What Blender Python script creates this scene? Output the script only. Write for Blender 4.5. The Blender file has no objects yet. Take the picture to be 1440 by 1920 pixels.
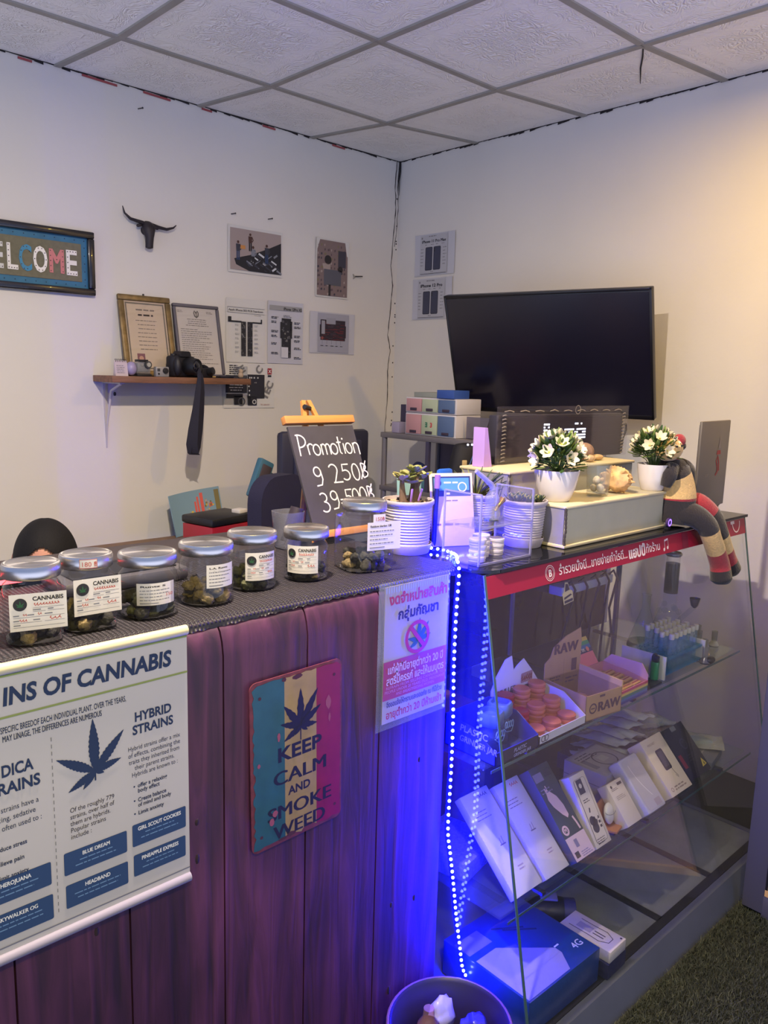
import bpy, bmesh, math, random
from mathutils import Vector as V, Matrix as MX
PI = math.pi
sc = bpy.context.scene
COL = sc.collection
rnd = random.Random(7)

# ------------------------------------------------------------------ camera, world, lights, exposure
cam_data = bpy.data.cameras.new('camera')
cam_data.sensor_fit = 'VERTICAL'; cam_data.sensor_height = 36.0
cam_data.lens = 1497.05 / 1920 * 36.0
cam_data.clip_start = 0.02
cam = bpy.data.objects.new('camera', cam_data); COL.objects.link(cam)
def aim(yaw, pitch, roll):
    cy, sy, cp, sp = math.cos(yaw), math.sin(yaw), math.cos(pitch), math.sin(pitch)
    f = V((sy*cp, cy*cp, sp)); r = V((cy, -sy, 0)); u = r.cross(f)
    c, s = math.cos(roll), math.sin(roll)
    r2 = c*r + s*u; u2 = -s*r + c*u
    return MX((r2, u2, -f)).transposed().to_4x4()
cam.matrix_world = MX.Translation((-3.0549, -3.2095, 1.5156)) @ aim(0.7533, -0.16716, 0.0279)
sc.camera = cam
sc.view_settings.view_transform = 'Standard'; sc.view_settings.look = 'None'
sc.view_settings.gamma = 1.0; sc.view_settings.use_curve_mapping = False
sc.view_settings.exposure = 0.0
sc.cycles.use_denoising = True
sc.cycles.max_bounces = 10; sc.cycles.transparent_max_bounces = 24
sc.cycles.caustics_reflective = False; sc.cycles.caustics_refractive = False
sc.cycles.sample_clamp_indirect = 4.0

ROOM_HIGH = (0.31, 0.43, 0.82)               # glow of the rest of the shop, at eye level and above
FILL_LOW = (1.36, 1.50, 2.10)                # stronger fill added from below the horizon, to lift the ceiling
LAMP_WARM = (16.0, 9.6, 1.4)                # downlight over the display case, watts per colour
LAMP_COOL = (80.0, 67.0, 55.0)               # downlight over the counter
LAMP_FILL = (43.0, 34.5, 3.0)                   # unseen lamp added overhead as soft fill for both walls
BLUE = ((0.003, 0.004, 1.0), 2500.0)         # each diode of the blue strip
def lamp_colour(c):
    m = max(max(c), 1e-6); return tuple(x/m for x in c), m

w = bpy.data.worlds.new('World'); sc.world = w; w.use_nodes = True
bg = w.node_tree.nodes['Background']; _n = w.node_tree.nodes; _l = w.node_tree.links
_tc = _n.new('ShaderNodeTexCoord'); _sx = _n.new('ShaderNodeSeparateXYZ'); _mr = _n.new('ShaderNodeMapRange'); _mx = _n.new('ShaderNodeMix'); _mx.data_type = 'RGBA'
_mr.inputs[1].default_value = -.30; _mr.inputs[2].default_value = .0; _mr.interpolation_type = 'SMOOTHSTEP'
_mx.inputs[6].default_value = (*FILL_LOW, 1); _mx.inputs[7].default_value = (*ROOM_HIGH, 1)
_l.new(_tc.outputs['Generated'], _sx.inputs[0]); _l.new(_sx.outputs[2], _mr.inputs[0]); _l.new(_mr.outputs[0], _mx.inputs[0]); _l.new(_mx.outputs[2], bg.inputs[0])

# ------------------------------------------------------------------ materials
MATS = {}
def lin(c):
    return tuple((x/255/12.92 if x/255 <= 0.04045 else ((x/255+0.055)/1.055)**2.4) for x in c)
def mat(name, col=(128,128,128), rough=0.6, metal=0.0, spec=0.5, emit=None, estr=0.0, noise=0, nscale=20, bump=0.0, bscale=60, coat=0.0, srgb=True, stretch=None, alpha=None, sheen=0.0, aniso=0.0):
    """principled material; noise = value variation, bump = noise relief"""
    if name in MATS: return MATS[name]
    m = bpy.data.materials.new(name); m.use_nodes = True
    nt = m.node_tree; b = nt.nodes['Principled BSDF']
    c = lin(col) if srgb else col
    b.inputs['Base Color'].default_value = (*c, 1)
    b.inputs['Roughness'].default_value = rough; b.inputs['Metallic'].default_value = metal
    b.inputs['Specular IOR Level'].default_value = spec
    b.inputs['Coat Weight'].default_value = coat
    if sheen: b.inputs['Sheen Weight'].default_value = sheen
    if emit is not None:
        b.inputs['Emission Color'].default_value = (*emit, 1); b.inputs['Emission Strength'].default_value = estr
    if alpha is not None: b.inputs['Alpha'].default_value = alpha
    if aniso:
        b.inputs['Anisotropic'].default_value = aniso
        tg = nt.nodes.new('ShaderNodeTangent'); tg.direction_type = 'RADIAL'; tg.axis = 'Z'
        nt.links.new(tg.outputs[0], b.inputs['Tangent'])
    if noise or bump:
        tc = nt.nodes.new('ShaderNodeTexCoord'); src = tc.outputs['Object']
        if stretch:
            mp = nt.nodes.new('ShaderNodeMapping'); mp.inputs['Scale'].default_value = stretch
            nt.links.new(src, mp.inputs[0]); src = mp.outputs[0]
    if noise:
        n = nt.nodes.new('ShaderNodeTexNoise'); n.inputs['Scale'].default_value = nscale; n.inputs['Detail'].default_value = 5
        nt.links.new(src, n.inputs['Vector'])
        mr = nt.nodes.new('ShaderNodeMapRange'); mr.inputs[1].default_value = 0.3; mr.inputs[2].default_value = 0.7
        mr.inputs[3].default_value = 1-noise; mr.inputs[4].default_value = 1+noise
        nt.links.new(n.outputs[0], mr.inputs[0])
        mm = nt.nodes.new('ShaderNodeVectorMath'); mm.operation = 'SCALE'; mm.inputs[0].default_value = c
        nt.links.new(mr.outputs[0], mm.inputs['Scale']); nt.links.new(mm.outputs[0], b.inputs['Base Color'])
    if bump:
        n2 = nt.nodes.new('ShaderNodeTexNoise'); n2.inputs['Scale'].default_value = bscale; n2.inputs['Detail'].default_value = 4
        nt.links.new(src, n2.inputs['Vector'])
        bp = nt.nodes.new('ShaderNodeBump'); bp.inputs['Strength'].default_value = bump; bp.inputs['Distance'].default_value = 0.004
        nt.links.new(n2.outputs[0], bp.inputs['Height']); nt.links.new(bp.outputs[0], b.inputs['Normal'])
    MATS[name] = m; return m
def glass(name, tint=(235,240,240), refl=0.9, rough=0.0, body=0.0, bcol=(200,200,200), ior=1.45):
    """thin clear sheet: transparent body, fresnel reflection, optional milky share"""
    if name in MATS: return MATS[name]
    m = bpy.data.materials.new(name); m.use_nodes = True; nt = m.node_tree; nt.nodes.clear()
    out = nt.nodes.new('ShaderNodeOutputMaterial')
    tr = nt.nodes.new('ShaderNodeBsdfTransparent'); tr.inputs[0].default_value = (*lin(tint), 1)
    gl = nt.nodes.new('ShaderNodeBsdfGlossy'); gl.inputs['Roughness'].default_value = rough
    fr = nt.nodes.new('ShaderNodeFresnel'); ge = nt.nodes.new('ShaderNodeNewGeometry'); mi = nt.nodes.new('ShaderNodeMapRange')
    mi.inputs[3].default_value = ior; mi.inputs[4].default_value = 1/ior      # the same reflection from inside the sheet as from outside
    nt.links.new(ge.outputs['Backfacing'], mi.inputs[0]); nt.links.new(mi.outputs[0], fr.inputs[0])
    mu = nt.nodes.new('ShaderNodeMath'); mu.operation = 'MULTIPLY'; mu.inputs[1].default_value = refl
    nt.links.new(fr.outputs[0], mu.inputs[0])
    mx = nt.nodes.new('ShaderNodeMixShader'); base = tr
    if body:
        df = nt.nodes.new('ShaderNodeBsdfDiffuse'); df.inputs[0].default_value = (*lin(bcol), 1)
        m2 = nt.nodes.new('ShaderNodeMixShader'); m2.inputs[0].default_value = body
        nt.links.new(tr.outputs[0], m2.inputs[1]); nt.links.new(df.outputs[0], m2.inputs[2]); base = m2
    nt.links.new(mu.outputs[0], mx.inputs[0]); nt.links.new(base.outputs[0], mx.inputs[1]); nt.links.new(gl.outputs[0], mx.inputs[2])
    nt.links.new(mx.outputs[0], out.inputs[0]); MATS[name] = m; return m
def ink(rgb): return mat('ink_%d_%d_%d' % tuple(rgb), rgb, 0.7)

# ------------------------------------------------------------------ mesh builder
class MB:
    def __init__(s): s.v = []; s.f = []; s.m = []; s.k = 0
    def add(s, vs, fs, k=None):
        o = len(s.v); s.v += [V(p) for p in vs]
        for f in fs: s.f.append([o+i for i in f]); s.m.append(s.k if k is None else k)
        return s
    def box(s, c, d, rot=None, bev=0.0):
        x, y, z = d[0]/2, d[1]/2, d[2]/2; c = V(c)
        if bev > 0:
            b = min(bev, x*.95, y*.95, z*.95); bm = bmesh.new()
            bmesh.ops.create_cube(bm, size=1, matrix=MX.Diagonal((d[0], d[1], d[2], 1)))
            bmesh.ops.bevel(bm, geom=bm.edges[:], offset=b, segments=2, profile=.5, affect='EDGES')
            bm.verts.index_update()
            vs = [v.co.copy() for v in bm.verts]; fs = [[v.index for v in f.verts] for f in bm.faces]; bm.free()
        else:
            vs = [V((i, j, k)) for i in (-x, x) for j in (-y, y) for k in (-z, z)]
            fs = [(0,1,3,2), (4,6,7,5), (0,4,5,1), (2,3,7,6), (0,2,6,4), (1,5,7,3)]
        if rot is not None: vs = [rot @ v for v in vs]
        return s.add([c+v for v in vs], fs)
    def ring(s, rings, closed=True, cap0=True, cap1=True):
        n = len(rings[0]); o = len(s.v)
        for r in rings: s.v += [V(p) for p in r]
        for i in range(len(rings)-1):
            for j in range(n if closed else n-1):
                a, b = o+i*n+j, o+i*n+(j+1) % n
                s.f.append([a, b, b+n, a+n]); s.m.append(s.k)
        if cap0: s.f.append([o+j for j in range(n)][::-1]); s.m.append(s.k)
        if cap1: s.f.append([o+(len(rings)-1)*n+j for j in range(n)]); s.m.append(s.k)
        return s
    def lathe(s, prof, c=(0,0,0), n=32, cap0=True, cap1=True, sup=1.0, ax=None):
        """profile of (radius, height); sup<1 squares the section"""
        c = V(c); rings = []
        for r, z in prof:
            rg = []
            for j in range(n):
                a = 2*PI*(j+.5)/n; ca, sa = math.cos(a), math.sin(a)
                px = math.copysign(abs(ca)**sup, ca)*r; py = math.copysign(abs(sa)**sup, sa)*r
                p = V((px, py, z)); rg.append(c + (ax @ p if ax is not None else p))
            rings.append(rg)
        return s.ring(rings, True, cap0, cap1)
    def cyl(s, a, b, r0, r1=None, n=14, caps=True):
        r1 = r0 if r1 is None else r1; a, b = V(a), V(b)
        q = (b-a).to_track_quat('Z', 'Y').to_matrix()
        return s.ring([[a+q @ V((r0*math.cos(2*PI*j/n), r0*math.sin(2*PI*j/n), 0)) for j in range(n)],
                       [b+q @ V((r1*math.cos(2*PI*j/n), r1*math.sin(2*PI*j/n), 0)) for j in range(n)]], True, caps, caps)
    def tube(s, pts, r, n=8, flat=1.0, caps=True):
        pts = [V(p) for p in pts]; rings = []; L = len(pts)
        rr = r if isinstance(r, (list, tuple)) else [r]*L
        t0 = (pts[1]-pts[0]).normalized(); nrm = t0.orthogonal().normalized()
        for i, p in enumerate(pts):
            t = (pts[min(i+1, L-1)]-pts[max(i-1, 0)]).normalized()
            nrm = (nrm - t*nrm.dot(t)); nrm = nrm.normalized() if nrm.length > 1e-6 else t.orthogonal().normalized()
            bn = t.cross(nrm)
            rings.append([p + rr[i]*(math.cos(2*PI*j/n)*nrm + flat*math.sin(2*PI*j/n)*bn) for j in range(n)])
        return s.ring(rings, True, caps, caps)
    def sph(s, c, r, n=16, m=10, rot=None):
        c = V(c); r = (r, r, r) if not isinstance(r, (tuple, list)) else r; rings = []
        for i in range(1, m):
            t = PI*i/m
            rg = [V((r[0]*math.sin(t)*math.cos(2*PI*j/n), r[1]*math.sin(t)*math.sin(2*PI*j/n), -r[2]*math.cos(t))) for j in range(n)]
            rings.append([c+(rot @ p if rot is not None else p) for p in rg])
        return s.ring(rings)
    def poly(s, pts, k=None): return s.add(pts, [list(range(len(pts)))], k)
    def prism(s, pts2, z0, z1, f=None):
        """outline (x,y) between z0 and z1, f maps a local point into place"""
        f = f or (lambda p: p); n = len(pts2)
        a = [f(V((x, y, z0))) for x, y in pts2]; b = [f(V((x, y, z1))) for x, y in pts2]
        return s.ring([a, b])
    def rect(s, x, y, w, h, z=0.0008, k=None):
        return s.add([(x, y, z), (x+w, y, z), (x+w, y+h, z), (x, y+h, z)], [(0,1,2,3)], k)
    def stroke(s, pts, wd, z=0.0008, k=None):
        """flat ink line of width wd in the xy plane"""
        pts = [V((p[0], p[1])) for p in pts]; L = len(pts); a = []; b = []
        for i, p in enumerate(pts):
            t = pts[min(i+1, L-1)]-pts[max(i-1, 0)]
            t = t.normalized() if t.length > 1e-9 else V((1, 0)); n = V((-t.y, t.x))*wd/2
            a.append((p.x+n.x, p.y+n.y, z)); b.append((p.x-n.x, p.y-n.y, z))
        o = len(s.v); s.v += [V(p) for p in a+b]
        for i in range(L-1): s.f.append([o+L+i, o+L+i+1, o+i+1, o+i]); s.m.append(s.k if k is None else k)
        return s
    def disc(s, x, y, r, z=0.0008, n=24, k=None):
        return s.add([(x+r*math.cos(2*PI*j/n), y+r*math.sin(2*PI*j/n), z) for j in range(n)], [list(range(n))], k)
    def annulus(s, x, y, r0, r1, z=0.0008, n=32, k=None, sy=1.0):
        vs = [(x+r*math.cos(2*PI*j/n), y+sy*r*math.sin(2*PI*j/n), z) for r in (r0, r1) for j in range(n)]
        return s.add(vs, [(j, n+j, n+(j+1) % n, (j+1) % n) for j in range(n)], k)
    def move(s, m):
        s.v = [m @ p for p in s.v]; return s
    def mesh(s, name, mats, smooth=40):
        me = bpy.data.meshes.new(name); me.from_pydata([tuple(p) for p in s.v], [], s.f); 
        for m in (mats if isinstance(mats, (list, tuple)) else [mats]): me.materials.append(m)
        me.polygons.foreach_set('material_index', s.m)
        bm = bmesh.new(); bm.from_mesh(me); bmesh.ops.recalc_face_normals(bm, faces=bm.faces[:])
        if smooth:
            lim = math.radians(smooth)
            for f in bm.faces: f.smooth = True
            for e in bm.edges:
                e.smooth = len(e.link_faces) == 2 and e.calc_face_angle(0) < lim
        bm.to_mesh(me); bm.free()
        return me
    def ink_mesh(s, name, mats):
        me = bpy.data.meshes.new(name); me.from_pydata([tuple(p) for p in s.v], [], s.f)
        for m in (mats if isinstance(mats, (list, tuple)) else [mats]): me.materials.append(m)
        me.polygons.foreach_set('material_index', s.m); return me
    def build(s, name, mats, parent=None, smooth=40, loc=None, flat=False):
        me = s.ink_mesh(name, mats) if flat else s.mesh(name, mats, smooth)
        return link(name, me, parent, loc)
def link(name, me, parent=None, loc=None):
    o = bpy.data.objects.new(name, me); COL.objects.link(o)
    if parent is not None: o.parent = parent
    if loc is not None: o.location = loc
    return o
def tag(o, label=None, cat=None, group=None, kind=None):
    if label: o['label'] = label
    if cat: o['category'] = cat
    if group: o['group'] = group
    if kind: o['kind'] = kind
    return o
def thing(name, label, cat, loc=(0,0,0), rz=0.0, group=None, face=None, rot=None):
    """an Empty at the base of a thing; face='front' stands a flat xy thing up facing the room side of the left wall, 'side' that of the right wall"""
    o = bpy.data.objects.new(name, None); COL.objects.link(o); o.empty_display_size = .05
    m = MX.Translation(loc)
    if face == 'front': m = m @ MX.Rotation(rz, 4, 'Y') @ MX.Rotation(PI/2, 4, 'X')
    elif face == 'side': m = m @ MX.Rotation(-PI/2, 4, 'Z') @ MX.Rotation(rz, 4, 'Y') @ MX.Rotation(PI/2, 4, 'X')
    elif rot is not None: m = m @ rot
    else: m = m @ MX.Rotation(rz, 4, 'Z')
    o.matrix_world = m
    return tag(o, label, cat, group)
def struct(o): o['kind'] = 'structure'; return o
def dup(root, loc=None, rz=None, label=None, group=None, mtx=None):
    r = root.copy(); COL.objects.link(r)
    if mtx is not None: r.matrix_world = mtx
    else:
        if loc is not None: r.location = loc
        if rz is not None: r.rotation_euler = (0, 0, rz)
    if label: r['label'] = label
    if group: r['group'] = group
    for ch in list(root.children):
        c = ch.copy(); COL.objects.link(c); c.parent = r
        for g in list(ch.children):
            d = g.copy(); COL.objects.link(d); d.parent = c
    return r

# ------------------------------------------------------------------ lettering
_TC = bpy.data.curves.new('lettering', 'FONT'); _TO = bpy.data.objects.new('lettering', _TC); COL.objects.link(_TO)
def text_to(mb, body, x, y, size, z=0.0009, align='LEFT', bold=0.0, shear=0.0, sx=1.0, k=None, warp=None, space=1.0, rot=0.0, width=None):
    """adds the outline of a line of text to a builder, in the xy plane"""
    heavy = bold if bold > 0 and any(ch in 'MWmw' for ch in body) else 0    # these letters are thickened by laying them down twice more
    if heavy: bold = 0.0
    c = _TC; c.body = body; c.size = size; c.align_x = align; c.offset = bold*size; c.shear = shear; c.space_character = space; c.resolution_u = 3
    c.fill_mode = 'BOTH'
    _TO.update_tag(); dg = bpy.context.evaluated_depsgraph_get(); dg.update()
    me = bpy.data.meshes.new_from_object(_TO.evaluated_get(dg))
    vs = [v.co.copy() for v in me.vertices]; fs = [list(p.vertices) for p in me.polygons]
    bpy.data.meshes.remove(me)
    if not vs: return mb
    if width:
        x0 = min(v.x for v in vs); x1 = max(v.x for v in vs); sx = width/max(x1-x0, 1e-6)
    cr, sr = math.cos(rot), math.sin(rot)
    for i, sh in enumerate((0, -1.1, 1.1) if heavy else (0,)):
        out = []
        for v in vs:
            a, b = v.x*sx + sh*heavy*size, v.y
            p = V((x + a*cr - b*sr, y + a*sr + b*cr, z+i*3e-5)); out.append(warp(p) if warp else p)
        mb.add(out, fs, k)
    return mb
def scribble(mb, x, y, w, h, wd, z=0.0009, k=None, warp=None, n=14, seed=1):
    """illegible handwriting: a looping pen line"""
    r = random.Random(seed); pts = []
    for i in range(n*4):
        t = i/(n*4-1)
        pts.append((x+w*t+h*.25*math.sin(i*1.6+r.random()), y+h*(.5+.5*math.sin(i*1.55)*(.5+.5*r.random()))))
    o = len(mb.v); mb.stroke(pts, wd, z, k)
    if warp: mb.v[o:] = [warp(p) for p in mb.v[o:]]
    return mb
def lines_of(mb, x, y, w, n, dy, th, z=0.0008, seed=1, k=None, center=False):
    """rows of print too small to read: broken word-length dashes"""
    r = random.Random(seed)
    for i in range(n):
        L = w*(.65+.35*r.random()); cx = x+(w-L)/2 if center else x; t = 0
        while t < L:
            ww = min(th*(2+5*r.random()), L-t); mb.rect(cx+t, y-i*dy, ww, th, z, k); t += ww+th*.9
    return mb
LEAFLETS = [(90, 1.0), (62, .86), (118, .86), (33, .62), (147, .62), (4, .42), (176, .42), (-38, .22), (218, .22)]
def hemp_leaf(mb, x, y, s, z=0.0009, spec=LEAFLETS, wid=.13, serr=7, k=None, warp=None, stem=.3, rot=0):
    o = len(mb.v)
    for zi, (a, L) in enumerate(spec):
        zi *= 4e-5
        a = math.radians(a+rot); d = V((math.cos(a), math.sin(a))); n = V((-d.y, d.x)); L *= s
        up = []; dn = []
        for i in range(serr*2+1):
            t = i/(serr*2); wv = wid*s*(L/s)**.5*math.sin(PI*min(1, t**.8))**.9*(1 if i % 2 else .82)
            p = d*L*t; up.append(p+n*wv); dn.append(p-n*wv)
        for i in range(serr*2):
            q = [up[i], up[i+1], dn[i+1], dn[i]]
            mb.add([(x+p.x, y+p.y, z+zi) for p in q], [(3,2,1,0)], k)
    if stem:
        d = V((math.cos(math.radians(rot-90)), math.sin(math.radians(rot-90))))
        mb.stroke([(x, y), (x+d.x*s*stem, y+d.y*s*stem)], s*.03, z, k)
    if warp: mb.v[o:] = [warp(p) for p in mb.v[o:]]
    return mb
def round_rect(x, y, w, h, r, n=5):
    pts = []
    for cx, cy, a0 in ((x+w-r, y+h-r, 0), (x+r, y+h-r, 90), (x+r, y+r, 180), (x+w-r, y+r, 270)):
        for i in range(n+1):
            a = math.radians(a0+90*i/n); pts.append((cx+r*math.cos(a), cy+r*math.sin(a)))
    return pts
def rot3(rx=0, ry=0, rz=0):
    return (MX.Rotation(rz, 3, 'Z') @ MX.Rotation(ry, 3, 'Y') @ MX.Rotation(rx, 3, 'X'))
# ------------------------------------------------------------------ large structure
CEIL = 2.63
def wall_paint(name, col):
    m = mat(name, col, 0.75, noise=0.035, nscale=1.6, bump=0.25, bscale=28)
    return m
M_wall = wall_paint('wall_paint', (214, 210, 204))
o = MB().box((-2.5, .06, 1.33), (5.2, .12, 2.7)).build('wall_back', M_wall); struct(o)
o = MB().box((.06, -2.0, 1.33), (.12, 4.24, 2.7)).build('wall_right', M_wall); struct(o)
M_floor = mat('turf_backing', (40, 42, 34), 0.95, noise=.3, nscale=90)
o = MB().box((-1.9, -1.9, -.03), (4.2, 4.2, .06)).build('floor', M_floor); struct(o)

# ceiling of embossed lay-in tiles, sagging a little between the walls
m = bpy.data.materials.new('ceiling_tile'); m.use_nodes = True; MATS['ceiling_tile'] = m
nt = m.node_tree; b = nt.nodes['Principled BSDF']; b.inputs['Roughness'].default_value = .7
b.inputs['Base Color'].default_value = (*lin((234, 231, 228)), 1)
tc = nt.nodes.new('ShaderNodeTexCoord')
mp = nt.nodes.new('ShaderNodeMapping'); mp.inputs['Location'].default_value = (.583/.6, .525/.6, 0); mp.inputs['Scale'].default_value = (1/.6, 1/.6, 1)
nt.links.new(tc.outputs['Object'], mp.inputs[0])
fr = nt.nodes.new('ShaderNodeVectorMath'); fr.operation = 'FRACTION'; nt.links.new(mp.outputs[0], fr.inputs[0])
sb = nt.nodes.new('ShaderNodeVectorMath'); sb.operation = 'SUBTRACT'; sb.inputs[1].default_value = (.5, .5, 0); nt.links.new(fr.outputs[0], sb.inputs[0])
ab = nt.nodes.new('ShaderNodeVectorMath'); ab.operation = 'ABSOLUTE'; nt.links.new(sb.outputs[0], ab.inputs[0])
sp = nt.nodes.new('ShaderNodeSeparateXYZ'); nt.links.new(ab.outputs[0], sp.inputs[0])
mxx = nt.nodes.new('ShaderNodeMath'); mxx.operation = 'MAXIMUM'; nt.links.new(sp.outputs[0], mxx.inputs[0]); nt.links.new(sp.outputs[1], mxx.inputs[1])
nz = nt.nodes.new('ShaderNodeTexNoise'); nz.inputs['Scale'].default_value = 7; nz.inputs['Detail'].default_value = 2; nz.inputs['Distortion'].default_value = 2.2
nt.links.new(ab.outputs[0], nz.inputs['Vector'])
wv = nt.nodes.new('ShaderNodeMath'); wv.operation = 'SINE'
ml = nt.nodes.new('ShaderNodeMath'); ml.operation = 'MULTIPLY'; ml.inputs[1].default_value = 42; nt.links.new(nz.outputs[0], ml.inputs[0]); nt.links.new(ml.outputs[0], wv.inputs[0])
rp = nt.nodes.new('ShaderNodeValToRGB'); nt.links.new(mxx.outputs[0], rp.inputs[0])
for e in list(rp.color_ramp.elements)[1:]: rp.color_ramp.elements.remove(e)
rp.color_ramp.elements[0].position = 0; rp.color_ramp.elements[0].color = (1, 1, 1, 1)
for p_, c_ in ((.2, 1), (.3, .15), (.36, .1), (.38, .8), (.40, .1), (.43, .7), (.46, .0)):
    e = rp.color_ramp.elements.new(p_); e.color = (c_, c_, c_, 1)
hm = nt.nodes.new('ShaderNodeMath'); hm.operation = 'MULTIPLY'; nt.links.new(wv.outputs[0], hm.inputs[0]); nt.links.new(rp.outputs[0], hm.inputs[1])
bp = nt.nodes.new('ShaderNodeBump'); bp.inputs['Strength'].default_value = .5; bp.inputs['Distance'].default_value = .006
nt.links.new(hm.outputs[0], bp.inputs['Height']); nt.links.new(bp.outputs[0], b.inputs['Normal'])
xs = [0.0] + [-(.583+.6*k) for k in range(0, 8)]; ys = [0.0] + [-(.525+.6*k) for k in range(0, 7)]
def cz(i, j): return CEIL if i == 0 or j == 0 else CEIL-.0405
mb = MB()
for i in range(len(xs)-1):
    for j in range(len(ys)-1):
        n = 6
        for a in range(n):
            for c in range(n):
                q = []
                for u, v in ((a, c), (a+1, c), (a+1, c+1), (a, c+1)):
                    u /= n; v /= n
                    z = (cz(i, j)*(1-u)*(1-v)+cz(i+1, j)*u*(1-v)+cz(i, j+1)*(1-u)*v+cz(i+1, j+1)*u*v)
                    q.append((xs[i]+(xs[i+1]-xs[i])*u, ys[j]+(ys[j+1]-ys[j])*v, z))
                mb.add(q, [(0,1,2,3)])
bmv = mb.mesh('ceiling', m)
bm = bmesh.new(); bm.from_mesh(bmv); bmesh.ops.remove_doubles(bm, verts=bm.verts[:], dist=1e-4)
for f in bm.faces:
    if f.normal.z > 0: f.normal_flip()
bm.to_mesh(bmv); bm.free()
struct(link('ceiling', bmv))
M_bar = mat('ceiling_bar', (146, 142, 134), .55, noise=.08, nscale=14)
mb = MB()
for i in range(1, len(xs)):
    for j in range(len(ys)-1):
        a = V((xs[i], ys[j], cz(i, j))); c = V((xs[i], ys[j+1], cz(i, j+1)))
        d = (c-a); mb.box((a+c)/2, (.024, d.length+.002, .014), rot3(math.atan2(-d.z, -d.y), 0, 0))
for j in range(1, len(ys)):
    for i in range(len(xs)-1):
        a = V((xs[i], ys[j], cz(i, j))); c = V((xs[i+1], ys[j], cz(i+1, j)))
        d = (c-a); mb.box((a+c)/2, (d.length+.002, .024, .012), rot3(0, math.asin(d.z/d.length), 0))
struct(mb.build('trim_1', M_bar, smooth=0))
# the dark uneven gap where tiles meet the walls, with flakes of old red paint
M_gap = mat('gap_dark', (34, 30, 32), .9); M_red = mat('old_red_paint', (150, 72, 74), .8)
mb = MB(); r = random.Random(3); N = 120
for i in range(N):
    for ax in (0, 1):
        L = 4.0 if ax == 0 else 3.6; t0, t1 = -L*i/N, -L*(i+1)/N; h = .004+.009*r.random()**2
        if ax == 0: mb.add([(t0, -.003, CEIL), (t1, -.003, CEIL), (t1, -.003, CEIL-h*.7), (t0, -.003, CEIL-h)], [(0,1,2,3)], 0)
        else: mb.add([(-.003, t0, CEIL), (-.003, t1, CEIL), (-.003, t1, CEIL-h*.7), (-.003, t0, CEIL-h)], [(0,1,2,3)], 0)
for x, L in ((-1.62, .14), (-1.38, .12), (-1.15, .05), (-.83, .07), (-.42, .08), (-1.9, .05)):
    mb.box((x, -.004, CEIL-.012), (L, .002, .008), rot3(0, .03, 0)); mb.m[-6:] = [1]*6
struct(mb.build('trim_2', [M_gap, M_red], smooth=0))
# the crack that runs down the corner
pts = [(-.022, 2.63), (-.030, 2.50), (-.022, 2.38), (-.034, 2.25), (-.045, 2.10), (-.030, 2.00), (-.042, 1.86), (-.055, 1.74), (-.035, 1.66), (-.05, 1.55), (-.044, 1.40), (-.056, 1.25), (-.05, 1.0)]
pp = []
for i in range(len(pts)-1):
    for k in range(6):
        t = k/6; pp.append((pts[i][0]+(pts[i+1][0]-pts[i][0])*t+.004*(r.random()-.5), -.0015, pts[i][1]+(pts[i+1][1]-pts[i][1])*t))
mb = MB().tube(pp, [.0008+.0017*r.random() for _ in pp], 5)
pp2 = [(p[0]+.017+.006*(r.random()-.5), -.0015, p[2]) for p in pp if 2.18 < p[2]]
mb.tube(pp2, [.0007+.0012*r.random() for _ in pp2], 5)
for k in range(16):
    z = 2.6-1.4*r.random(); mb.sph((-.012*r.random()-.004, -.001, z), (.004, .002, .005), 6, 4)
mb.tube([(-.004, -.006, 2.63), (-.006, -.01, 2.58), (-.012, -.008, 2.53), (-.008, -.008, 2.46)], [.006, .005, .004, .001], 6)
struct(mb.build('trim_3', M_gap))
# crack in a ceiling tile
mb = MB().tube([(-.565, -1.715, 2.5895), (-.48, -1.665, 2.5955), (-.38, -1.60, 2.6025), (-.215, -1.505, 2.614)], [.002, .003, .003, .001], 5)
struct(mb.build('trim_4', M_gap))

# ------------------------------------------------------------------ lamps outside the frame
def downlight(label, x, y, spec, name, rad=1.0):
    z = CEIL-.05
    t = thing('ceiling_light', label, 'lamp', (x, y, z))
    MB().lathe([(.055, .012), (.075, .012), (.078, .006), (.07, 0), (.055, -.002)], n=32, cap0=False, cap1=False).build('rim', mat('rim_white', (214, 210, 205), .5), t)
    MB().lathe([(.001, .006), (.055, .006), (.055, .004), (.001, .004)], n=32).build('diffuser', mat('diffuser_%s' % name, (255, 240, 215), .5, emit=lamp_colour(spec)[0], estr=12), t)
    l = bpy.data.lights.new('lamp_light', 'AREA'); l.shape = 'DISK'; l.size = .06*rad; l.color, l.energy = lamp_colour(spec)
    lo = bpy.data.objects.new('lamp_light', l); COL.objects.link(lo); lo.parent = t; lo.location = (0, 0, -.006)
downlight('warm round downlight in the ceiling over the glass display case', -.674, -2.26, LAMP_WARM, 'warm')
downlight('paler round downlight in the ceiling over the row of jars', -2.42, -2.21, LAMP_COOL, 'cool')
downlight('unseen wide round lamp added as soft fill for the walls', -3.2, -3.7, LAMP_FILL, 'far', 3.0)
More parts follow.
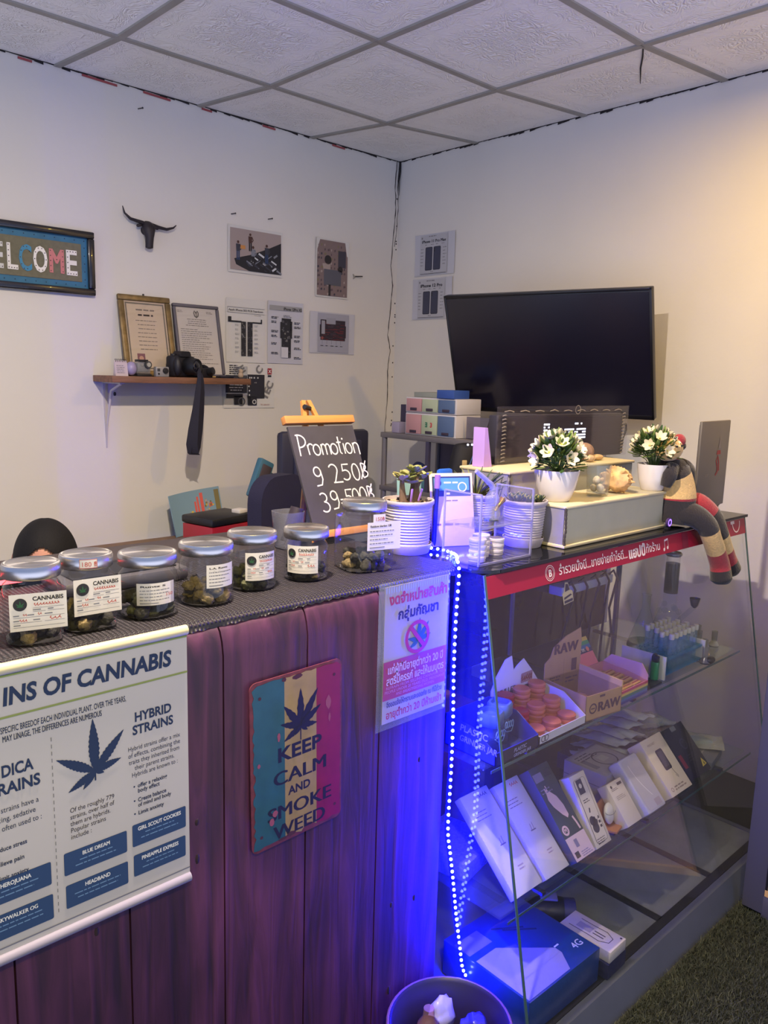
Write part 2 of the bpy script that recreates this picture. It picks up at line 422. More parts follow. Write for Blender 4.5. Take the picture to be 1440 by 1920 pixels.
# ------------------------------------------------------------------ things on the back wall
PAPER = mat('paper_white', (206, 204, 200), .8); PAPER_C = mat('paper_cool', (190, 190, 198), .8)
BLACK = mat('black_plastic', (22, 22, 26), .45); DARKINK = ink((36, 36, 42)); GREYINK = ink((110, 110, 114))
PLASTIC_SLEEVE = glass('sleeve', (250, 250, 252), .6, .15, .05, (220, 220, 225))
def sheet(name, label, x, z, w, h, face='front', m=None, cat='paper', rz=0, group=None, curl=.004, depth=None):
    """a paper on a wall; (x, z) is its lower corner on the viewer's left; slight curl"""
    loc = (x, -.004, z) if face == 'front' else (-.004, x, z)
    t = thing(name, label, cat, loc, rz, group, face)
    mb = MB(); n = 8; rings = []
    for i in range(n+1):
        for j in range(2): pass
    vs = []
    for i in range(n+1):
        u = i/n; c = curl*(2*u-1)**2
        vs.append([(w*u, 0, c*.4), (w*u, h*.5, c*.2), (w*u, h, c)])
    o = []
    for a in vs: o += a
    fs = []
    for i in range(n):
        for j in range(2): fs.append((i*3+j, (i+1)*3+j, (i+1)*3+j+1, i*3+j+1))
    mb.add(o, fs); 
    s = link('sheet', mb.ink_mesh('sheet', m or PAPER), t)
    sol = None
    return t
def art(t, mb, mats, name='print', z=.0008):
    return mb.build(name, mats, t, flat=True, loc=(0, 0, .0042))

# welcome sign
t = thing('welcome_sign', 'black framed WELCOME sign with turquoise border and marquee letters', 'sign', (-2.165, -.002, 1.802), 0.0, None, 'front')
W, H = .495, .243
mb = MB()
for (x, y, w_, h_) in ((0, 0, W, .026), (0, H-.026, W, .026), (0, .026, .026, H-.052), (W-.026, .026, .026, H-.052)):
    mb.box((x+w_/2, y+h_/2, .012), (w_, h_, .024), bev=.005)
mb.build('frame', mat('frame_black', (26, 24, 26), .25, coat=.5), t)
stud = MB().box((W/2, H/2, .004), (W-.04, H-.04, .006)); stud.k = 1
MB().box((W/2, H/2, .008), (W-.1, H-.1, .004)).build('letter_panel', mat('olive_felt', (110, 106, 86), .9, noise=.1, nscale=60), t)
mb = stud; r = random.Random(2)
for i in range(12): 
    mb.disc(.04+i*.038, .037, .0022, .0085, 8); mb.disc(.04+i*.038, H-.037, .0022, .0085, 8)
for i in range(5): mb.disc(W-.037, .06+i*.03, .0022, .0085, 8)
mb.build('border_panel', [mat('turquoise', (40, 104, 136), .5, noise=.12, nscale=25), ink((20, 44, 60))], t, smooth=0)
cols = [(206, 60, 60), (200, 200, 196), (226, 222, 214), (60, 130, 165), (232, 228, 220), (196, 120, 116), (228, 224, 214)]
MLET = [mat('letter_%d' % i, c, .6) for i, c in enumerate(cols)]
shade = mat('letter_edge', (170, 160, 150), .6)
xs_ = [.050, .108, .162, .207, .259, .317, .380]; ws_ = [.054, .040, .038, .046, .052, .050, .042]
for i, ch in enumerate('WELCOME'):
    mb = MB(); text_to(mb, ch, xs_[i], .074, .130, .0125, bold=.022, k=0, width=ws_[i])
    a = mb.v[:]; n = len(a)
    mb2 = MB(); mb2.v = [p.copy() for p in a]; mb2.f = [f[:] for f in mb.f]; mb2.m = [0]*len(mb.f)
    lo = MB(); 
    letter = mb2.build('letter', MLET[i], t, flat=True)
    sm = letter.modifiers.new('depth', 'SOLIDIFY'); sm.thickness = .0025; sm.offset = -1
    dots = MB(); 
    bx0 = min(p.x for p in a); bx1 = max(p.x for p in a); by0 = min(p.y for p in a); by1 = max(p.y for p in a)
    if ch in 'OC':
        for k in range(10):
            if ch == 'C' and k in (0, 9): continue
            an = 2*PI*k/10; dots.disc((bx0+bx1)/2+(bx1-bx0)*.41*math.cos(an), (by0+by1)/2+(by1-by0)*.43*math.sin(an), .0022, .0129, 8)
    else:
        for k in range(5): dots.disc(bx0+.005, by0+.007+k*(by1-by0-.014)/4, .0022, .0129, 8)
        if ch in 'EL':
            for k in range(1, 4):
                dots.disc(bx0+.005+k*(bx1-bx0-.01)/3, by0+.006, .0022, .0129, 8)
                if ch == 'E': dots.disc(bx0+.005+k*(bx1-bx0-.01)/3, by1-.006, .0022, .0129, 8); 
        if ch in 'MW':
            for k in range(5): dots.disc(bx1-.005, by0+.007+k*(by1-by0-.014)/4, .0022, .0129, 8)
            dots.disc((bx0+bx1)/2, by0+.05, .0022, .0129, 8)
    dots.build('bulb_dots', ink((70, 60, 58)), letter, flat=True)

# bull head ornament
t = thing('bull_head_ornament', 'small dark cast bull head with wide horns mounted on the wall', 'ornament', (-1.445, 0, 2.085))
M_iron = mat('cast_iron', (44, 38, 44), .55, metal=.3, bump=.3, bscale=90)
mb = MB()
mb.ring([[V((x*w_+ .004, -d+dd*h_, z)) for x, dd in [(math.cos(2*PI*k/12), math.sin(2*PI*k/12)) for k in range(12)]] for w_, h_, d, z in
         ((.006, .008, .03, -.074), (.016, .014, .03, -.07), (.016, .014, .032, -.055), (.017, .017, .034, -.03), (.026, .022, .03, -.002), (.028, .022, .026, .016), (.02, .016, .02, .03), (.01, .008, .016, .036))])
mb.cyl((0, 0, 0), (0, -.02, 0), .018, .016)
mb.build('head', M_iron, t)
for s in (-1, 1):
    mb = MB(); mb.tube([(s*.018, -.024, .026), (s*.045, -.024, .03), (s*.075, -.028, .034), (s*.100, -.03, .052), (s*.108, -.03, .078)] if s < 0 else
                       [(s*.018, -.024, .024), (s*.05, -.024, .018), (s*.085, -.028, .014), (s*.115, -.03, .024), (s*.128, -.03, .036)], [.008, .007, .006, .004, .0018], 8)
    mb.build('horn', M_iron, t)
    MB().sph((s*.036, -.026, .014), (.014, .005, .007), 10, 6, rot3(0, s*.3, 0)).build('ear', M_iron, t)

# loose nails and wires in the wall
M_nail = mat('nail_steel', (70, 66, 66), .5, metal=.6)
for x, z, lb in ((-1.464, 2.552, 'small nail stub high on the wall just under the ceiling gap'), (-1.031, 2.214, 'tiny nail stub above the figurine photo on its near end'), (-.833, 2.221, 'tiny nail stub above the far corner of the figurine photo')):
    t = thing('wall_nail', lb, 'nail', (x, 0, z)); MB().cyl((0, .004, 0), (.012, -.018, .002), .0022, n=8).build('shank', M_nail, t); MB().sph((.012, -.019, .002), (.004, .002, .004), 8, 6).build('head', M_nail, t)
t = thing('wall_hook', 'screw hook beside the graffiti photo with a chipped plaster patch', 'hook', (-.297, 0, 2.02))
MB().cyl((0, .004, 0), (.028, -.03, .0), .003, n=8).build('screw', M_nail, t); MB().tube([(-.012, -.002, .01), (-.004, -.004, -.006), (-.012, -.003, -.014)], [.003, .006, .002], 6).build('plaster_chip', mat('plaster_chip', (150, 146, 136), .9), t)

# photo of figurines on a circuit board
t = sheet('photo_print', 'landscape photo print of little figurines standing on a circuit board', -1.05, 1.965, .297, .205, cat='photo')
mb = MB(); cs = [(156, 142, 138), (30, 30, 36), (52, 54, 66), (196, 200, 206), (72, 46, 40), (190, 130, 70), (40, 60, 96), (120, 124, 134)]
mb.rect(.01, .012, .277, .18, .0002, 0)
mb.add([(.03, .06, .0005), (.04, .035, .0005), (.11, .012, .0005), (.287, .012, .0005), (.287, .155, .0005), (.21, .12, .0005), (.12, .085, .0005)], [range(7)], 1)
r = random.Random(5)
for k in range(46):
    x = .09+.19*r.random(); y = .015+.12*r.random()*(x-.03)/.26+.005; L = .008+.03*r.random(); th = .003+.006*r.random(); a = r.choice((-.45, -.45, .6))
    ca, sa = math.cos(a), math.sin(a); c = r.choice((1, 2, 2, 3, 7, 1))
    mb.add([(x+(u*L*ca-v*th*sa), y+(u*L*sa+v*th*ca), .0008+.00002*k) for u, v in ((-.5, -.5), (.5, -.5), (.5, .5), (-.5, .5))], [(0,1,2,3)], c)
def figure(x, y, h, c, leg):
    z = .002
    mb.disc(x, y+h*.92, h*.075, z, 12, 4); mb.add([(x-h*.13, y+h*.82, z), (x+h*.13, y+h*.82, z), (x+h*.11, y+h*.45, z), (x-h*.11, y+h*.45, z)], [(3,2,1,0)], c)
    mb.rect(x-h*.1, y, h*.085, h*.46, z, leg); mb.rect(x+h*.015, y, h*.085, h*.46, z, leg); mb.stroke([(x+h*.11, y+h*.8), (x+h*.2, y+h*.62), (x+h*.12, y+h*.52)], h*.06, z, c)
figure(.05, .055, .085, 2, 6); figure(.115, .1, .078, 4, 1); figure(.13, .04, .085, 7, 1); figure(.205, .055, .085, 2, 6)
mb.rect(.062, .105, .026, .016, .0025, 5)
art(t, mb, [ink(c) for c in cs])
# graffiti photo
t = sheet('photo_print', 'portrait photo print of a man before a graffiti covered brick wall', -.555, 1.9, .21, .28, cat='photo', curl=.008)
mb = MB(); cs = [(124, 106, 104), (90, 76, 80), (60, 58, 70), (40, 36, 38), (160, 146, 140), (86, 86, 96), (120, 110, 84)]
mb.rect(.008, .008, .194, .264, .0002, 0)
for i in range(9):
    for j in range(12):
        if r.random() < .6:
            x = .01+.021*i; y = .01+.021*j; w_ = .005+.012*r.random()
            mb.add([(x, y, .0005), (x+w_, y+.004, .0005), (x+w_*.8, y+.014, .0005), (x-.001, y+.01, .0005)], [(0,1,2,3)], r.choice((1, 1, 2, 4, 4, 6)))
mb.disc(.075, .18, .022, .001, 16, 3); mb.add([(.04, .16, .001), (.09, .165, .001), (.09, .13, .001), (.05, .12, .001)], [(3,2,1,0)], 4)
mb.rect(.05, .06, .11, .075, .0012, 5); mb.rect(.08, .008, .014, .055, .0012, 3); mb.disc(.155, .14, .016, .0012, 14, 3)
mb.rect(.14, .15, .05, .08, .0006, 2)
art(t, mb, [ink(c) for c in cs])
def board(mb, x, y, w_, h_, k0, k1, k2, seed, n=26):
    mb.rect(x, y, w_, h_, .0008, k0); r = random.Random(seed)
    for i in range(n):
        a = x+w_*r.random()*.8; b_ = y+h_*r.random()*.92; mb.rect(a, b_, w_*(.05+.2*r.random()), h_*(.01+.05*r.random()), .0011+.00001*i, r.choice((k1, k2, k1)))
# phone circuit diagrams
t = sheet('diagram_print', 'printed circuit diagram sheet headed SE2 PCB with two long boards', -1.062, 1.565, .212, .287, cat='paper')
mb = MB(); cs = [(36, 36, 42), (78, 78, 84), (120, 118, 116), (150, 150, 150)]
for a in ((.006, .222, .2, .0012), (.006, .246, .2, .0012)): mb.rect(*a, .0008, 0)
mb.rect(.006, .222, .0012, .025, .0008, 0)
text_to(mb, 'Apple iPhone SE2 PCB Teardown', .012, .2305, .0125, .0009, bold=.02, k=0, width=.186)
text_to(mb, 'Front and back', .15, .2145, .006, .0009, k=0)
board(mb, .078, .03, .026, .155, 0, 1, 2, 3); board(mb, .112, .03, .028, .155, 0, 1, 2, 4)
mb.rect(.01, .18, .07, .007, .0008, 0); mb.rect(.008, .18, .018, .024, .0008, 0); mb.rect(.14, .18, .05, .006, .0008, 0); mb.rect(.186, .18, .007, .02, .0008, 0)
for k in range(7): lines_of(mb, .045, .17-.02*k, .024, 2, .005, .0016, .0008, k, 3); lines_of(mb, .15, .17-.02*k, .024, 2, .005, .0016, .0008, k+30, 3)
mb.rect(.01, .205+.0, .0, .0, .0008, 0)
art(t, mb, [ink(c) for c in cs])
t = sheet('diagram_print', 'printed circuit diagram sheet headed 12 Pro with one tall board and callouts', -.835, 1.567, .207, .29, m=PAPER_C, cat='paper')
mb = MB(); mb.rect(.008, .248, .19, .022, .0004, 3)
text_to(mb, 'iPhone 12Pro XS', .088, .2505, .0185, .0009, bold=.03, k=0, width=.108)
board(mb, .078, .028, .055, .185, 0, 1, 2, 8, 34); mb.rect(.07, .12, .07, .075, .0007, 0); mb.rect(.076, .028, .04, .05, .0016, 4); mb.rect(.128, .15, .012, .05, .0008, 0)
for k, y in enumerate((.215, .195, .152, .13, .095, .05)): lines_of(mb, .018, y, .042, 2, .006, .003, .0008, k, 0); lines_of(mb, .152, y-.02, .044, 2, .006, .003, .0008, k+9, 0)
lines_of(mb, .088, .225, .05, 2, .006, .002, .0008, 4, 0)
art(t, mb, [ink(c) for c in cs] + [ink((200, 200, 206))])
t = sheet('diagram_print', 'printed sheet with a square dark red circuit board photo beside the corner', -.586, 1.626, .29, .202, m=PAPER_C, cat='paper')
mb = MB(); cs2 = [(158, 158, 170), (44, 34, 44), (96, 36, 44), (60, 50, 60), (150, 150, 160), (130, 70, 70), (40, 40, 44)]
mb.rect(.05, .006, .2, .19, .0003, 0); board(mb, .065, .065, .16, .1, 1, 2, 3, 11, 60); mb.rect(.06, .08, .17, .06, .0007, 1)
mb.rect(.07, .095, .022, .065, .0022, 4); mb.rect(.1, .145, .06, .03, .0022, 4); mb.disc(.075, .075, .008, .0024, 12, 5)
for k in range(5): mb.rect(.075+.03*k, .045, .001, .02, .0022, 6); lines_of(mb, .065+.032*k, .036, .02, 1, .005, .003, .0022, k, 6)
art(t, mb, [ink(c) for c in cs2])
t = sheet('diagram_print', 'watermarked repair sheet with two black phone boards below the circuit diagrams', -1.078, 1.356, .282, .205, cat='paper')
mb = MB(); cs3 = [(34, 34, 44), (86, 86, 92), (190, 190, 190), (150, 30, 44), (214, 210, 206), (120, 118, 118), (150, 80, 80)]
text_to(mb, 'TEC', .235, .035, .050, .0006, bold=.04, k=5, rot=1.1); text_to(mb, 'TE', .075, .148, .045, .0006, bold=.04, k=5, rot=.5)
text_to(mb, 'C', .195, .155, .048, .0006, bold=.04, k=5, rot=.9)
lines_of(mb, .03, .192, .06, 5, .009, .004, .0008, 3, 0)
mb.rect(.01, .07, .115, .08, .0012, 0); mb.rect(.128, .045, .095, .11, .0012, 0); mb.rect(.13, .012, .05, .04, .0012, 0); mb.rect(.012, .045, .09, .02, .0012, 0); mb.rect(.055, .015, .045, .04, .0012, 0)
for k in range(5): lines_of(mb, .025, .128-.012*k, .08, 1, .01, .004, .0016, k+3, 2, True)
for k, (x, y) in enumerate(((.14, .14), (.15, .14), (.135, .12), (.135, .1), (.165, .14), (.185, .14), (.138, .08), (.138, .06))): mb.disc(x, y, .004, .0017, 12, 2)
mb.annulus(.165, .028, .007, .011, .0017, k=2); text_to(mb, 'A10', .165, .115, .008, .0017, k=2); mb.annulus(.095, .03, .014, .02, .0017, k=1)
mb.rect(.24, .158, .024, .028, .0012, 3); text_to(mb, 'X', .2445, .164, .022, .0016, bold=.03, k=4); mb.rect(.242, .146, .02, .008, .0012, 0)
text_to(mb, 'TEC SERVICE', .2, .012, .009, .0008, k=6)
art(t, mb, [ink(c) for c in cs3])
# phone prints on the right wall
def phone_print(label, y, z, title, seed):
    t = sheet('phone_print', label, y, z, .278, .205, face='side', m=PAPER_C, cat='paper')
    mb = MB(); cs = [(44, 44, 52), (62, 64, 84), (120, 118, 122), (176, 176, 182)]
    mb.rect(.04, .006, .19, .193, .0003, 3)
    mb.disc(.052, .186, .005, .0008, 14, 2); lines_of(mb, .1, .19, .07, 1, .01, .004, .0008, seed, 2)
    text_to(mb, title, .135, .161, .021, .0009, 'CENTER', bold=.035, k=0, width=.166 if 'Max' in title else .155)
    for x in (.078, .135):
        mb.poly([(a, b_, .0008) for a, b_ in round_rect(x, .025, .05, .115, .007)], 0); mb.poly([(a, b_, .0012) for a, b_ in round_rect(x+.003, .028, .044, .109, .005)], 1)
    mb.disc(.143, .128, .004, .0016, 10, 0); mb.disc(.143, .119, .004, .0016, 10, 0)
    for k in range(6): lines_of(mb, .045, .13-.016*k, .024, 1, .005, .003, .0008, k+seed, 2); lines_of(mb, .2, .13-.016*k, .024, 1, .005, .003, .0008, k+seed+50, 2)
    for x in (.075, .115, .15, .19): lines_of(mb, x, .15, .02, 1, .005, .003, .0008, seed+int(x*1000), 2)
    lines_of(mb, .118, .016, .025, 1, .005, .003, .0008, seed, 2); mb.rect(.045, .008, .18, .002, .0008, 0)
    art(t, mb, [ink(c) for c in cs])
phone_print('printed sheet titled iPhone 11 Pro Max with two phone pictures', -.14, 2.037, 'iPhone 11 Pro Max', 4)
phone_print('printed sheet titled iPhone 12 Pro partly behind the television', -.133, 1.818, 'iPhone 12 Pro', 9)

# ------------------------------------------------------------------ wooden shelf with its bracket and what stands on it
SH_Z = 1.492
t = thing('wall_shelf', 'short brown wooden board shelf on a white bracket', 'shelf', (-1.36, 0, SH_Z))
M_shelf = mat('shelf_wood', (120, 82, 60), .6, noise=.3, nscale=9, stretch=(1, 8, 8), bump=.2)
MB().box((-.005, -.092, -.013), (.64, .18, .026), bev=.002).build('board', M_shelf, t)
M_brk = mat('bracket_white', (186, 180, 184), .4)
mb = MB()
mb.ring([[(-.275+s, y, z) for s, y, z in ((-.011, 0, 0), (.011, 0, 0), (.011, -.005, 0), (-.011, -.005, 0))], [(-.275+s, y, z) for s, y, z in ((-.002, 0, -.27), (.002, 0, -.27), (.002, -.005, -.27), (-.002, -.005, -.27))]])
mb.move(MX.Translation((0, 0, -.026))); mb.box((-.275, -.085, -.029), (.022, .16, .005)); 
mb.tube([(-.275, -.004, -.29), (-.275, -.012, -.2), (-.275, -.06, -.06), (-.275, -.15, -.03)], [.0015, .004, .006, .005], 8)
mb.build('bracket', M_brk, t)
mb = MB().sph((-.235, -.003, -.075), (.006, .004, .009), 8, 6); mb.build('screw', M_nail, t)
def framed(name, label, x, w_, h_, lean, fm, fw, doc, draw, y0=-.045, rz=0):
    a = math.asin(min(.9, lean/h_))
    t = thing(name, label, 'frame', (x, -lean-.012, SH_Z+.0005), rot=MX.Rotation(rz, 4, 'Y') @ MX.Rotation(PI/2-a, 4, 'X'))
    mb = MB()
    for (X, Y, w2, h2) in ((-w_/2, 0, w_, fw), (-w_/2, h_-fw, w_, fw), (-w_/2, fw, fw, h_-2*fw), (w_/2-fw, fw, fw, h_-2*fw)):
        mb.box((X+w2/2, Y+h2/2, 0), (w2, h2, .018), bev=.005)
    mb.build('frame', fm, t)
    s = MB().box((0, h_/2, -.003), (w_-fw*1.6, h_-fw*1.6, .004)).build('certificate', doc, t)
    mb = MB(); mats = draw(mb, w_, h_, fw); mb.build('print', mats, s, flat=True)
    MB().box((0, h_/2, .0035), (w_-fw*1.8, h_-fw*1.8, .001)).build('glass_pane', glass('frame_glass', (252, 252, 250), .8), t)
    return t
def cert(mb, w_, h_, fw):
    z = -.0004; x0 = -w_/2+fw+.006; W = w_-2*fw-.012
    for a in ((x0, fw+.006, W, .006), (x0, h_-fw-.012, W, .006), (x0, fw+.006, .006, h_-2*fw-.018), (x0+W-.006, fw+.006, .006, h_-2*fw-.018)): mb.rect(*a, z, 1)
    lines_of(mb, x0+.03, h_-.062, W-.06, 1, .02, .006, z, 3, 2, True); lines_of(mb, x0+.04, h_-.084, W-.08, 1, .02, .007, z, 4, 0, True)
    for k in range(8): lines_of(mb, x0+.035, h_-.105-.017*k, W-.07, 1, .02, .003, z, k+6, 2, True)
    mb.rect(x0+.03, fw+.02, .034, .05, z+.0004, 3); mb.disc(x0+.047, fw+.05, .01, z+.0008, 14, 4); mb.rect(x0+.037, fw+.022, .02, .018, z+.0008, 0)
    return [ink(c) for c in ((60, 50, 50), (120, 112, 104), (130, 118, 112), (130, 80, 90), (196, 150, 130))]
def licence(mb, w_, h_, fw):
    z = -.0004; x0 = -w_/2+fw+.008; W = w_-2*fw-.016
    for s in (-1, 1): mb.stroke([(0, h_-.055), (s*.008, h_-.05), (s*.011, h_-.036), (s*.006, h_-.026)], .005, z, 0)
    mb.disc(0, h_-.034, .005, z, 10, 0); mb.rect(-.002, h_-.058, .004, .02, z, 0)
    for k in range(4): lines_of(mb, x0+.04-.006*k, h_-.066-.009*k, W-.08+.012*k, 1, .02, .003, z, k+6, 1, True)
    for k in range(17): lines_of(mb, x0+.008, h_-.11-.0092*k, W*(.95 if k % 5 else .6), 1, .02, .0028, z, k+36, 1)
    lines_of(mb, x0, h_-.03, .03, 2, .006, .0025, z, 3, 1); lines_of(mb, x0+W-.04, h_-.03, .036, 2, .006, .0025, z, 3, 1)
    return [ink(c) for c in ((96, 90, 94), (128, 122, 124))]
M_gold = mat('gilt', (122, 102, 66), .4, metal=.45, noise=.25, nscale=40)
def hang(t): MB().lathe([(.003, 0), (.003, .004)], n=8).build('x', M_nail, t)
f1 = framed('certificate_frame', 'ornate gilt framed certificate leaning on the shelf', -1.463, .232, .335, .065, M_gold, .024, mat('certificate_cream', (206, 186, 166), .8), cert, rz=0.0)
MB().cyl((0, .335, 0), (0, .343, 0), .004).build('hanger', M_nail, f1)
f2 = framed('certificate_frame', 'plain grey framed licence with a crest leaning on the shelf', -1.222, .225, .318, .062, mat('frame_grey', (92, 88, 96), .5), .014, mat('licence_white', (204, 196, 196), .8), licence, rz=0.0)
# a little tear-off calendar
t = thing('desk_calendar', 'small spiral bound desk calendar at the near end of the shelf', 'calendar', (-1.635, -.15, SH_Z))
mb = MB(); mb.ring([[(x, -.012, 0), (x, .012, 0), (x, .001, .06), (x, -.001, .06)] for x in (-.026, .026)]); mb.build('card', mat('calendar_card', (190, 176, 180), .8), t)
mb = MB()
for k in range(7): mb.tube([(-.021+.007*k, .006*math.cos(a), .06+.006*math.sin(a)) for a in [2*PI*q/8 for q in range(9)]], .0009, 5)
mb.build('spiral_binding', M_nail, t)
mb = MB(); lines_of(mb, -.02, .04, .04, 5, .007, .002, 0, 3, 0); mb.move(MX.Translation((0, -.0113, .0)) @ MX.Rotation(PI/2-.18, 4, 'X')); mb.build('dates', [GREYINK], t, flat=True, loc=(0, -.002, 0))
# action cameras
def lens(mb, c, r, d, ax=(0, -1, 0)):
    a = V(ax); c = V(c); mb.cyl(c, c+a*d, r, r*.96, 20); mb.cyl(c+a*d, c+a*(d+.001), r*.7, r*.6, 20)
M_clear = glass('clear_case', (225, 228, 230), 1.0, .02, .22, (200, 200, 205)); M_silver = mat('camera_silver', (150, 148, 146), .4, metal=.3); M_lens = mat('lens_glass', (14, 14, 26), .08, coat=1)
t = thing('action_camera', 'silver action camera in a clear waterproof housing with a lilac dome', 'camera', (-1.555, -.145, SH_Z), .1)
MB().box((.012, 0, .034), (.064, .036, .05), bev=.008).build('housing', M_clear, t); MB().box((.012, 0, .036), (.05, .026, .034), bev=.004).build('camera_body', M_silver, t)
mb = MB(); lens(mb, (.028, -.016, .047), .015, .012); mb.build('lens_ring', mat('lens_ring', (60, 60, 62), .3), t); MB().cyl((.028, -.0285, .047), (.028, -.0292, .047), .009).build('lens', mat('lens_bright', (160, 160, 150), .15), t)
MB().box((.012, -.001, .005), (.066, .042, .01), bev=.002).build('base_clamp', BLACK, t); MB().box((.012, 0, .063), (.045, .03, .008), bev=.002).build('latch', BLACK, t)
MB().sph((-.034, .002, .03), (.022, .022, .028), 16, 10).build('dome', mat('dome_lilac', (150, 140, 176), .4), t)
MB().disc(.0, .0, .006, 0, 14).move(MX.Translation((.004, -.0185, .047)) @ MX.Rotation(PI/2, 4, 'X')).build('button', M_silver, t, flat=True)
t = thing('action_camera', 'bare grey box action camera between the housing and the big camera', 'camera', (-1.468, -.165, SH_Z), .05)
MB().box((0, 0, .0205), (.059, .022, .041), bev=.003).build('camera_body', M_silver, t); mb = MB(); lens(mb, (.012, -.011, .025), .012, .006); mb.build('lens', BLACK, t)
mb = MB(); mb.box((-.018, -.0115, .028), (.012, .002, .012)); mb.build('display', ink((60, 60, 62)), t); MB().cyl((-.018, -.011, .012), (-.018, -.0125, .012), .004).build('button', BLACK, t)
# the big camera with its strap
t = thing('slr_camera', 'big black SLR camera on the shelf with its strap hanging over the edge', 'camera', (-1.352, -.115, SH_Z), .35)
M_cam = mat('camera_black', (24, 23, 30), .5, bump=.15, bscale=300)
MB().box((0, 0, .045), (.135, .05, .088), bev=.012).build('camera_body', M_cam, t)
mb = MB(); mb.ring([[(x*s, y, z) for x, y in ((-.028, -.03), (.028, -.03), (.024, .02), (-.024, .02))] for s, z in ((1.15, .085), (1, .1), (.7, .108))]); mb.build('viewfinder_hump', M_cam, t)
MB().sph((-.052, -.026, .045), (.017, .02, .04), 14, 10).build('grip', M_cam, t)
mb = MB(); mb.lathe([(.034, 0), (.036, .01), (.034, .02), (.035, .045), (.031, .06), (.03, .06), (.024, .055)], (.012, -.02, .046), 28, ax=MX.Rotation(PI/2, 3, 'X')); mb.build('lens_barrel', BLACK, t)
MB().sph((.012, -.074, .046), (.024, .006, .024), 20, 8).build('lens', M_lens, t)
MB().cyl((-.045, 0, .088), (-.045, 0, .096), .012).build('dial', BLACK, t); MB().cyl((.045, 0, .088), (.045, 0, .094), .011).build('dial', BLACK, t)
M_strap = mat('strap_navy', (26, 24, 40), .8, bump=.2, bscale=220)
# strap: two bands joined in a loop below the shelf, in the camera's own space
inv = t.matrix_world.inverted()
def ribbon(pts, wd, side):
    mb = MB(); rings = []
    for i, p in enumerate(pts):
        p = V(p); s = V(side[i] if isinstance(side, list) else side).normalized()*wd[i]/2
        n = V((0, .0016, 0)) if abs(s.y) < abs(s.x) else V((.0016, 0, 0))
        rings.append([p-s-n, p+s-n, p+s+n, p-s+n])
    mb.ring(rings); return mb
p1 = [(-1.302, -.17, 1.535), (-1.297, -.190, 1.50), (-1.299, -.200, 1.475), (-1.306, -.203, 1.43), (-1.315, -.204, 1.35), (-1.325, -.205, 1.27), (-1.335, -.204, 1.20), (-1.340, -.20, 1.172)]
w1 = [.014, .014, .016, .034, .046, .05, .05, .044]
mb = ribbon(p1, w1, (.97, .25, 0)); 
p2 = [(-1.306, -.178, 1.535), (-1.312, -.196, 1.49), (-1.322, -.205, 1.45), (-1.338, -.21, 1.36), (-1.352, -.212, 1.28), (-1.36, -.212, 1.215), (-1.352, -.208, 1.178), (-1.340, -.20, 1.170)]
mb2 = ribbon(p2, [.014, .014, .02, .028, .04, .046, .046, .044], (.72, -.7, 0))
mb.add(mb2.v, mb2.f); mb.move(inv); mb.build('strap', M_strap, t)
# small compact camera lying on the shelf
t = thing('compact_camera', 'small black camera with a lens tilted up beside the strap', 'camera', (-1.235, -.13, SH_Z), .3)
MB().box((0, .01, .022), (.07, .03, .044), rot3(.15, 0, 0), bev=.006).build('camera_body', M_cam, t); mb = MB(); lens(mb, (.006, -.004, .026), .017, .024, (.2, -.9, .2)); mb.build('lens_barrel', BLACK, t)
MB().box((-.004, .01, .047), (.03, .018, .012), rot3(0, .3, 0), bev=.004).build('flash_hump', M_cam, t); MB().box((.026, -.016, .005), (.016, .006, .005), bev=.001).build('name_plate', mat('plate_gold', (220, 190, 120), .3, metal=.4), t)
t = thing('camera_strap', 'dark strap end lying flat on the shelf beyond the compact camera', 'strap', (-1.13, -.1, SH_Z)); MB().tube([(-.05, -.02, .005), (-.02, .005, .006), (.01, -.01, .005), (.045, .0, .005)], .005, 8).build('strap_end', M_strap, t)
t = thing('keepsake_cube', 'little clear acrylic cube with a shell figure at the far end of the shelf', 'ornament', (-1.085, -.16, SH_Z), .1)
MB().box((0, 0, .027), (.044, .044, .052), bev=.002).build('clear_box', glass('acrylic', (238, 240, 244), 1.0, .0, .03), t)
mb = MB(); mb.sph((0, 0, .015), (.013, .012, .013), 12, 8); mb.sph((.002, 0, .032), (.01, .009, .01), 12, 8); mb.build('shell_figure', mat('figure_cream', (206, 176, 140), .6), t)
# ------------------------------------------------------------------ the plank counter
CT = 1.112      # counter top
FY = -2.12      # its front
m = bpy.data.materials.new('plank_wood'); m.use_nodes = True; MATS['plank_wood'] = m
nt = m.node_tree; b = nt.nodes['Principled BSDF']; b.inputs['Roughness'].default_value = .55
tc = nt.nodes.new('ShaderNodeTexCoord'); mp = nt.nodes.new('ShaderNodeMapping'); mp.inputs['Scale'].default_value = (16, 16, 1.3)
nt.links.new(tc.outputs['Object'], mp.inputs[0])
n1 = nt.nodes.new('ShaderNodeTexNoise'); n1.inputs['Scale'].default_value = 2.2; n1.inputs['Detail'].default_value = 7; n1.inputs['Distortion'].default_value = .8
n2 = nt.nodes.new('ShaderNodeTexNoise'); n2.inputs['Scale'].default_value = 3.0; n2.inputs['Detail'].default_value = 4
nt.links.new(mp.outputs[0], n1.inputs[0]); nt.links.new(tc.outputs['Object'], n2.inputs[0])
rp = nt.nodes.new('ShaderNodeValToRGB'); rp.color_ramp.elements[0].position = .3; rp.color_ramp.elements[0].color = (*lin((47, 22, 44)), 1)  # violet of the blue strip's light is mixed into these brown wood tones
rp.color_ramp.elements[1].position = .75; rp.color_ramp.elements[1].color = (*lin((98, 49, 82)), 1)
e = rp.color_ramp.elements.new(.5); e.color = (*lin((71, 33, 60)), 1)
nt.links.new(n1.outputs[0], rp.inputs[0])
